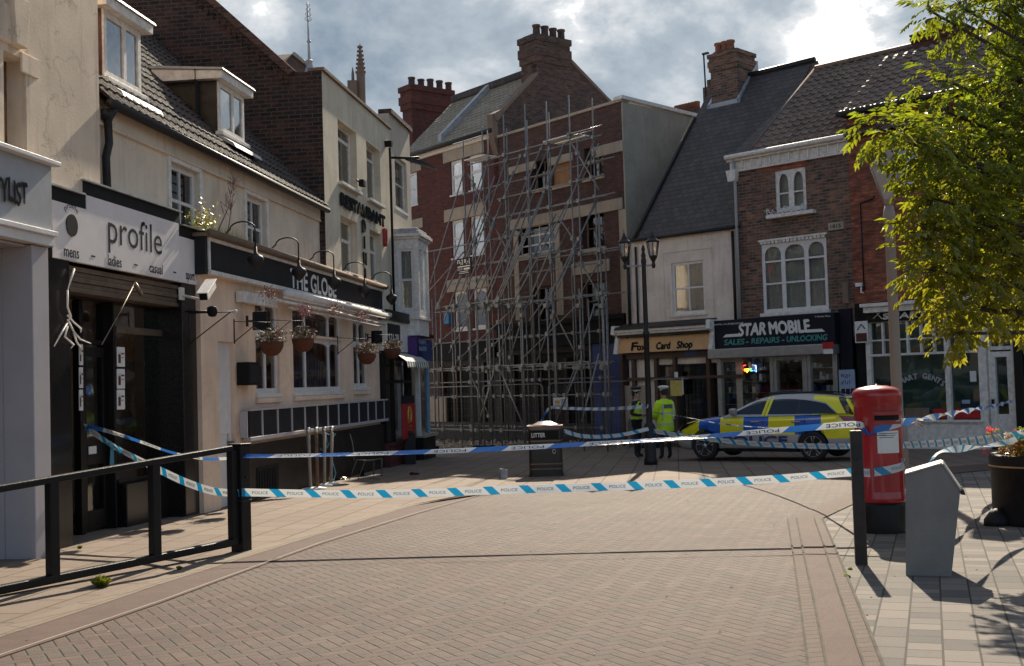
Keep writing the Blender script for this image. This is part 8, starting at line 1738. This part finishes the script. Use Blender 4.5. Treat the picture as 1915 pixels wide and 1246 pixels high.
# ================================================================ people
def skin_body(name, joints, edges, mat, parent, sub=2):
    me = bpy.data.meshes.new(name); me.from_pydata([j[0] for j in joints], edges, []); o = bpy.data.objects.new(name, me); col.objects.link(o)
    sk = o.modifiers.new('skin', 'SKIN'); sk.use_smooth_shade = True
    if not me.skin_vertices: 
        bm = bmesh.new(); bm.from_mesh(me); bm.verts.layers.skin.verify(); bm.to_mesh(me); bm.free()
    for i, j in enumerate(joints): r_ = j[1] if isinstance(j[1], tuple) else (j[1], j[1]); me.skin_vertices[0].data[i].radius = r_
    me.skin_vertices[0].data[0].use_root = True
    o.modifiers.new('sub', 'SUBSURF').levels = sub; o.modifiers['sub'].render_levels = sub
    dg = bpy.context.evaluated_depsgraph_get(); me2 = bpy.data.meshes.new_from_object(o.evaluated_get(dg)); o.modifiers.clear(); o.data = me2
    me2.materials.clear(); me2.materials.append(mat)
    for p in me2.polygons: p.use_smooth = True
    o.parent = parent; return o
M['skinc'] = plain('skin', (.42, .24, .17), .55, var=.05); M['trouser'] = plain('black_trousers', (.012, .012, .014), .85, var=.2); M['uniform'] = plain('dark_uniform', (.02, .02, .024), .8, var=.2); M['hiviz'] = plain('yellow_hi_vis', (.62, .92, .02), .6, var=.08, scale=8, bmp=.01); M['reflect'] = plain('reflective_strip', (.52, .52, .47), .4, var=.05)
def person(px, py, H_, face, label, jacket, arms, lean=0, hatrot=0, hair=(.03, .02, .015)):
    g_ = G(px, py); T = thing('person', label, 'person', Matrix.Translation(g_) @ Matrix.Rotation(face, 4, 'Z') @ Matrix.Scale(H_ / 1.75, 4))
    # faces +y locally; x to its right
    J = [((0, 0, .94), (.155, .115))]; E = []
    def add(p, r_, par): J.append((p, r_)); E.append((par, len(J) - 1)); return len(J) - 1
    sp = add((0, 0, 1.10), (.15, .11), 0); ch_ = add((0, 0, 1.28), (.18, .125), sp); nk0 = add((0, 0, 1.42), (.12, .09), ch_); nk = add((0, .01, 1.50), (.058, .058), nk0); hd = add((0, .025, 1.60), (.078, .092), nk); add((0, .03, 1.70), (.072, .085), hd)
    for s_ in (-1, 1):
        hp = add((s_ * .09, 0, .88), (.095, .10), 0); kn_ = add((s_ * .11, .02, .49), (.062, .066), hp); an = add((s_ * .12, -.01, .10), (.042, .046), kn_); add((s_ * .13, .10, .045), (.045, .032), an)
    for s_ in (-1, 1):
        el, wr, hn = arms[0 if s_ < 0 else 1]
        shd = add((s_ * .19, 0, 1.40), (.066, .066), nk0); e_ = add(el, (.05, .05), shd); w2_ = add(wr, (.032, .032), e_); pm = add(hn, (.034, .026), w2_)
        dh = (Vector(hn) - Vector(wr)).normalized(); sd = dh.cross(Vector((0, 0, 1))).normalized() if abs(dh.z) < .9 else Vector((1, 0, 0))
        for f_ in range(4): b0_ = Vector(hn) + sd * (.027 - .018 * f_) ; t0_ = b0_ + dh * (.045 if f_ in (0, 3) else .055); k_ = add(tuple(t0_), (.0095, .0095), pm); add(tuple(t0_ + dh * .025 + Vector((0, 0, -.02))), (.008, .008), k_)
        add(tuple(Vector(hn) + sd * .05 + dh * .01), (.01, .01), pm)
    m, nn, b, out = newmat('body_colours'); co = objco(nn); sp_ = nd(nn, 'ShaderNodeSeparateXYZ'); ln(nn, co, sp_.inputs[0]); zc = sp_.outputs[2]
    c = mixc(nn, mth(nn, 'GREATER_THAN', zc, 1.47), (.012, .012, .014), (.42, .24, .17)); c = mixc(nn, mth(nn, 'LESS_THAN', zc, .10), c, (.01, .01, .01)); ln(nn, c, b.inputs['Base Color']); b.inputs['Roughness'].default_value = .7
    body = skin_body('body', J, E, m, T)
    # hands keep skin colour
    body.data.materials.append(M['skinc']); body.data.materials.append(M['hiviz'] if jacket == 'coat' else M['uniform'])
    ws = [Vector(a[1]) for a in arms]; hs = [Vector(a[2]) for a in arms]
    for p in body.data.polygons:
        c_ = p.center
        if any((c_ - h_).length < .105 and (c_ - h_).length < (c_ - w_).length + .03 for w_, h_ in zip(ws, hs)): p.material_index = 1
        elif 1.0 < c_.z < 1.47 or (abs(c_.x) > .2 and c_.z > .8): p.material_index = 2
    # coat / vest as a shell round the trunk
    def shellz(prof, n=28, name='jacket', mat=M['hiviz'], par=T):
        mb = MB(); vs = []
        for (z_, rx_, ry_, cy_) in prof:
            for k_ in range(n): a = 2 * pi * k_ / n; e_ = 2.6; cx_, sy_ = cos(a), sin(a); vs.append((rx_ * (abs(cx_) ** (2 / e_)) * (1 if cx_ > 0 else -1), cy_ + ry_ * (abs(sy_) ** (2 / e_)) * (1 if sy_ > 0 else -1), z_ + .004 * sin(5 * a + z_ * 20)))
        fs = [(i * n + k_, i * n + (k_ + 1) % n, (i + 1) * n + (k_ + 1) % n, (i + 1) * n + k_) for i in range(len(prof) - 1) for k_ in range(n)]
        mb.add(vs, fs, True); return mb.build(name, mat, par)
    if jacket == 'coat': jk = shellz([(.70, .215, .16, 0), (.74, .222, .165, 0), (.9, .215, .165, 0), (1.05, .20, .155, 0), (1.2, .215, .16, 0), (1.33, .225, .155, 0), (1.41, .20, .13, 0), (1.46, .13, .10, .0), (1.50, .085, .08, .01)]); bands = ((.86, .91, .222, .170), (1.13, 1.17, .214, .163))
    else: jk = shellz([(1.0, .185, .14, 0), (1.1, .185, .14, 0), (1.25, .20, .145, 0), (1.36, .195, .135, 0), (1.43, .14, .105, 0), (1.45, .10, .09, 0)], name='vest'); bands = ((1.06, 1.10, .188, .143),)
    for z0_, z1_, rx_, ry_ in bands: shellz([(z0_, rx_, ry_, 0), (z1_, rx_, ry_, 0)], name='reflective_strip', mat=M['reflect'], par=jk)
    if jacket == 'coat':
        for s_ in (-1, 1): # sleeves
            el, wr, hn = arms[0 if s_ < 0 else 1]; MB().tube([(s_ * .15, 0, 1.41), (s_ * .20, 0, 1.37), el, Vector(wr).lerp(Vector(el), .12)], [.085, .083, .072, .055], 12).build('sleeve', M['hiviz'], T)
        mb = MB(); mb.box(-.115, .115, -.166, -.158, 1.27, 1.36); o = mb.build('back_panel', M['navy'], jk); mb = MB(); mb.T = Matrix.Identity(4); vs_, fs_, wd = text_geo('POLICE'); mb.add([Vector((-.1 + v.x / wd * .2, -.168, 1.285 + v.y / .7 * .055)) for v in vs_], fs_); mb.build('lettering', M['reflect'], o, recalc=False)
        mb = MB(); mb.box(-.17, -.13, -.163, -.15, 1.0, 1.38); mb.box(.13, .17, -.163, -.15, 1.0, 1.38); mb.build('brace_strip', M['reflect'], jk)
    else:
        mb = MB(); mb.box(-.13, -.10, .13, .148, 1.02, 1.38); mb.box(.10, .13, .13, .148, 1.02, 1.38); mb.build('brace_strip', M['reflect'], jk); MB().lathe([(.2, .93), (.2, .99)], n=20, sy=.75).build('belt', M['black'], T); MB().box(.1, .15, .13, .17, 1.28, 1.42).tube([(.125, .15, 1.42), (.125, .15, 1.5)], .006, 6).build('radio', M['black'], T, bevel=.006); MB().box(.16, .23, -.06, .06, .8, .98).box(-.23, -.16, -.05, .05, .84, .98).build('pouch', M['black'], T, bevel=.01)
    # head: nose, eyes, ears, hair, cap
    mb = MB(); mb.prismx([(.10, 1.655), (.135, 1.62), (.105, 1.61)], -.014, .014); mb.sphere((-.078, .02, 1.63), .02, sz=1.5); mb.sphere((.078, .02, 1.63), .02, sz=1.5); mb.build('nose_and_ears', M['skinc'], T)
    mb = MB(); mb.sphere((-.03, .105, 1.655), .011); mb.sphere((.03, .105, 1.655), .011); mb.box(-.022, .022, .10, .112, 1.578, 1.586); mb.build('eyes_and_mouth', M['black_matt'], T)
    mb = MB(); mb.lathe([(.078, 1.60), (.088, 1.65), (.09, 1.72), (.07, 1.77)], (0, -.012, 0), 16, sy=1.1); mb.build('hair', plain('dark_hair', hair, .8), T)
    cp_ = thing('cap', None, None); cp_.parent = T
    mb = MB(); mb.lathe([(.092, 1.70), (.096, 1.75)], (0, .01, 0), 24, sy=1.12); mb.build('cap_band', M['reflect'] if jacket == 'coat' else M['reflect'], cp_)
    mb = MB(); mb.lathe([(.097, 1.75), (.135, 1.785), (.137, 1.80), (.09, 1.825), (.001, 1.83)], (0, .01, 0), 24, sy=1.08); mb.build('cap_crown', M['paper'] if jacket == 'coat' else M['uniform'], cp_)
    mb = MB(); mb.add([(-.085, .06, 1.715), (-.05, .125, 1.70), (0, .145, 1.695), (.05, .125, 1.70), (.085, .06, 1.715), (.05, .09, 1.725), (-.05, .09, 1.725)], [(0, 1, 6), (1, 2, 5, 6), (2, 3, 5), (3, 4, 5)]); mb.build('peak', M['black'], cp_).modifiers.new('s', 'SOLIDIFY').thickness = .008
    return T, g_
person(1246, 860, 1.70, radians(28), 'police officer in long yellow hi-vis coat and pale topped cap seen from behind', 'coat', [((-.27, .02, 1.13), (-.20, .20, 1.02), (-.14, .27, 1.02)), ((.27, .02, 1.13), (.20, .20, 1.02), (.14, .27, 1.03))])
pT, pg = person(1193, 857, 1.70, radians(-115), 'police officer in dark uniform and short yellow vest standing left of the lamp post', 'vest', [((-.26, -.04, 1.14), (-.17, .16, 1.08), (-.10, .22, 1.10)), ((.25, -.05, 1.13), (.19, .17, 1.10), (.12, .23, 1.12))])
# grey coat hanging behind the left officer
yc_ = pg.y + .3; T = thing('hanging_cloth', 'grey cloth hanging behind the left officer by the mesh fence', 'cloth', Matrix.Translation(At(1182, 830, yc_))); o0 = At(1182, 830, yc_)
pts_ = [(1188, 765), (1200, 785), (1202, 830), (1196, 850), (1190, 812), (1184, 800), (1175, 840), (1170, 838), (1177, 805), (1170, 792)]
mb = MB(); pr = [At(a, b, yc_) - o0 for a, b in pts_]; mb.prism([(p.x, p.z) for p in pr], -.06, .06); o = mb.build('fabric', plain('grey_cloth', (.22, .22, .21), .9, var=.2, scale=12, bmp=.01), T, bevel=.02)
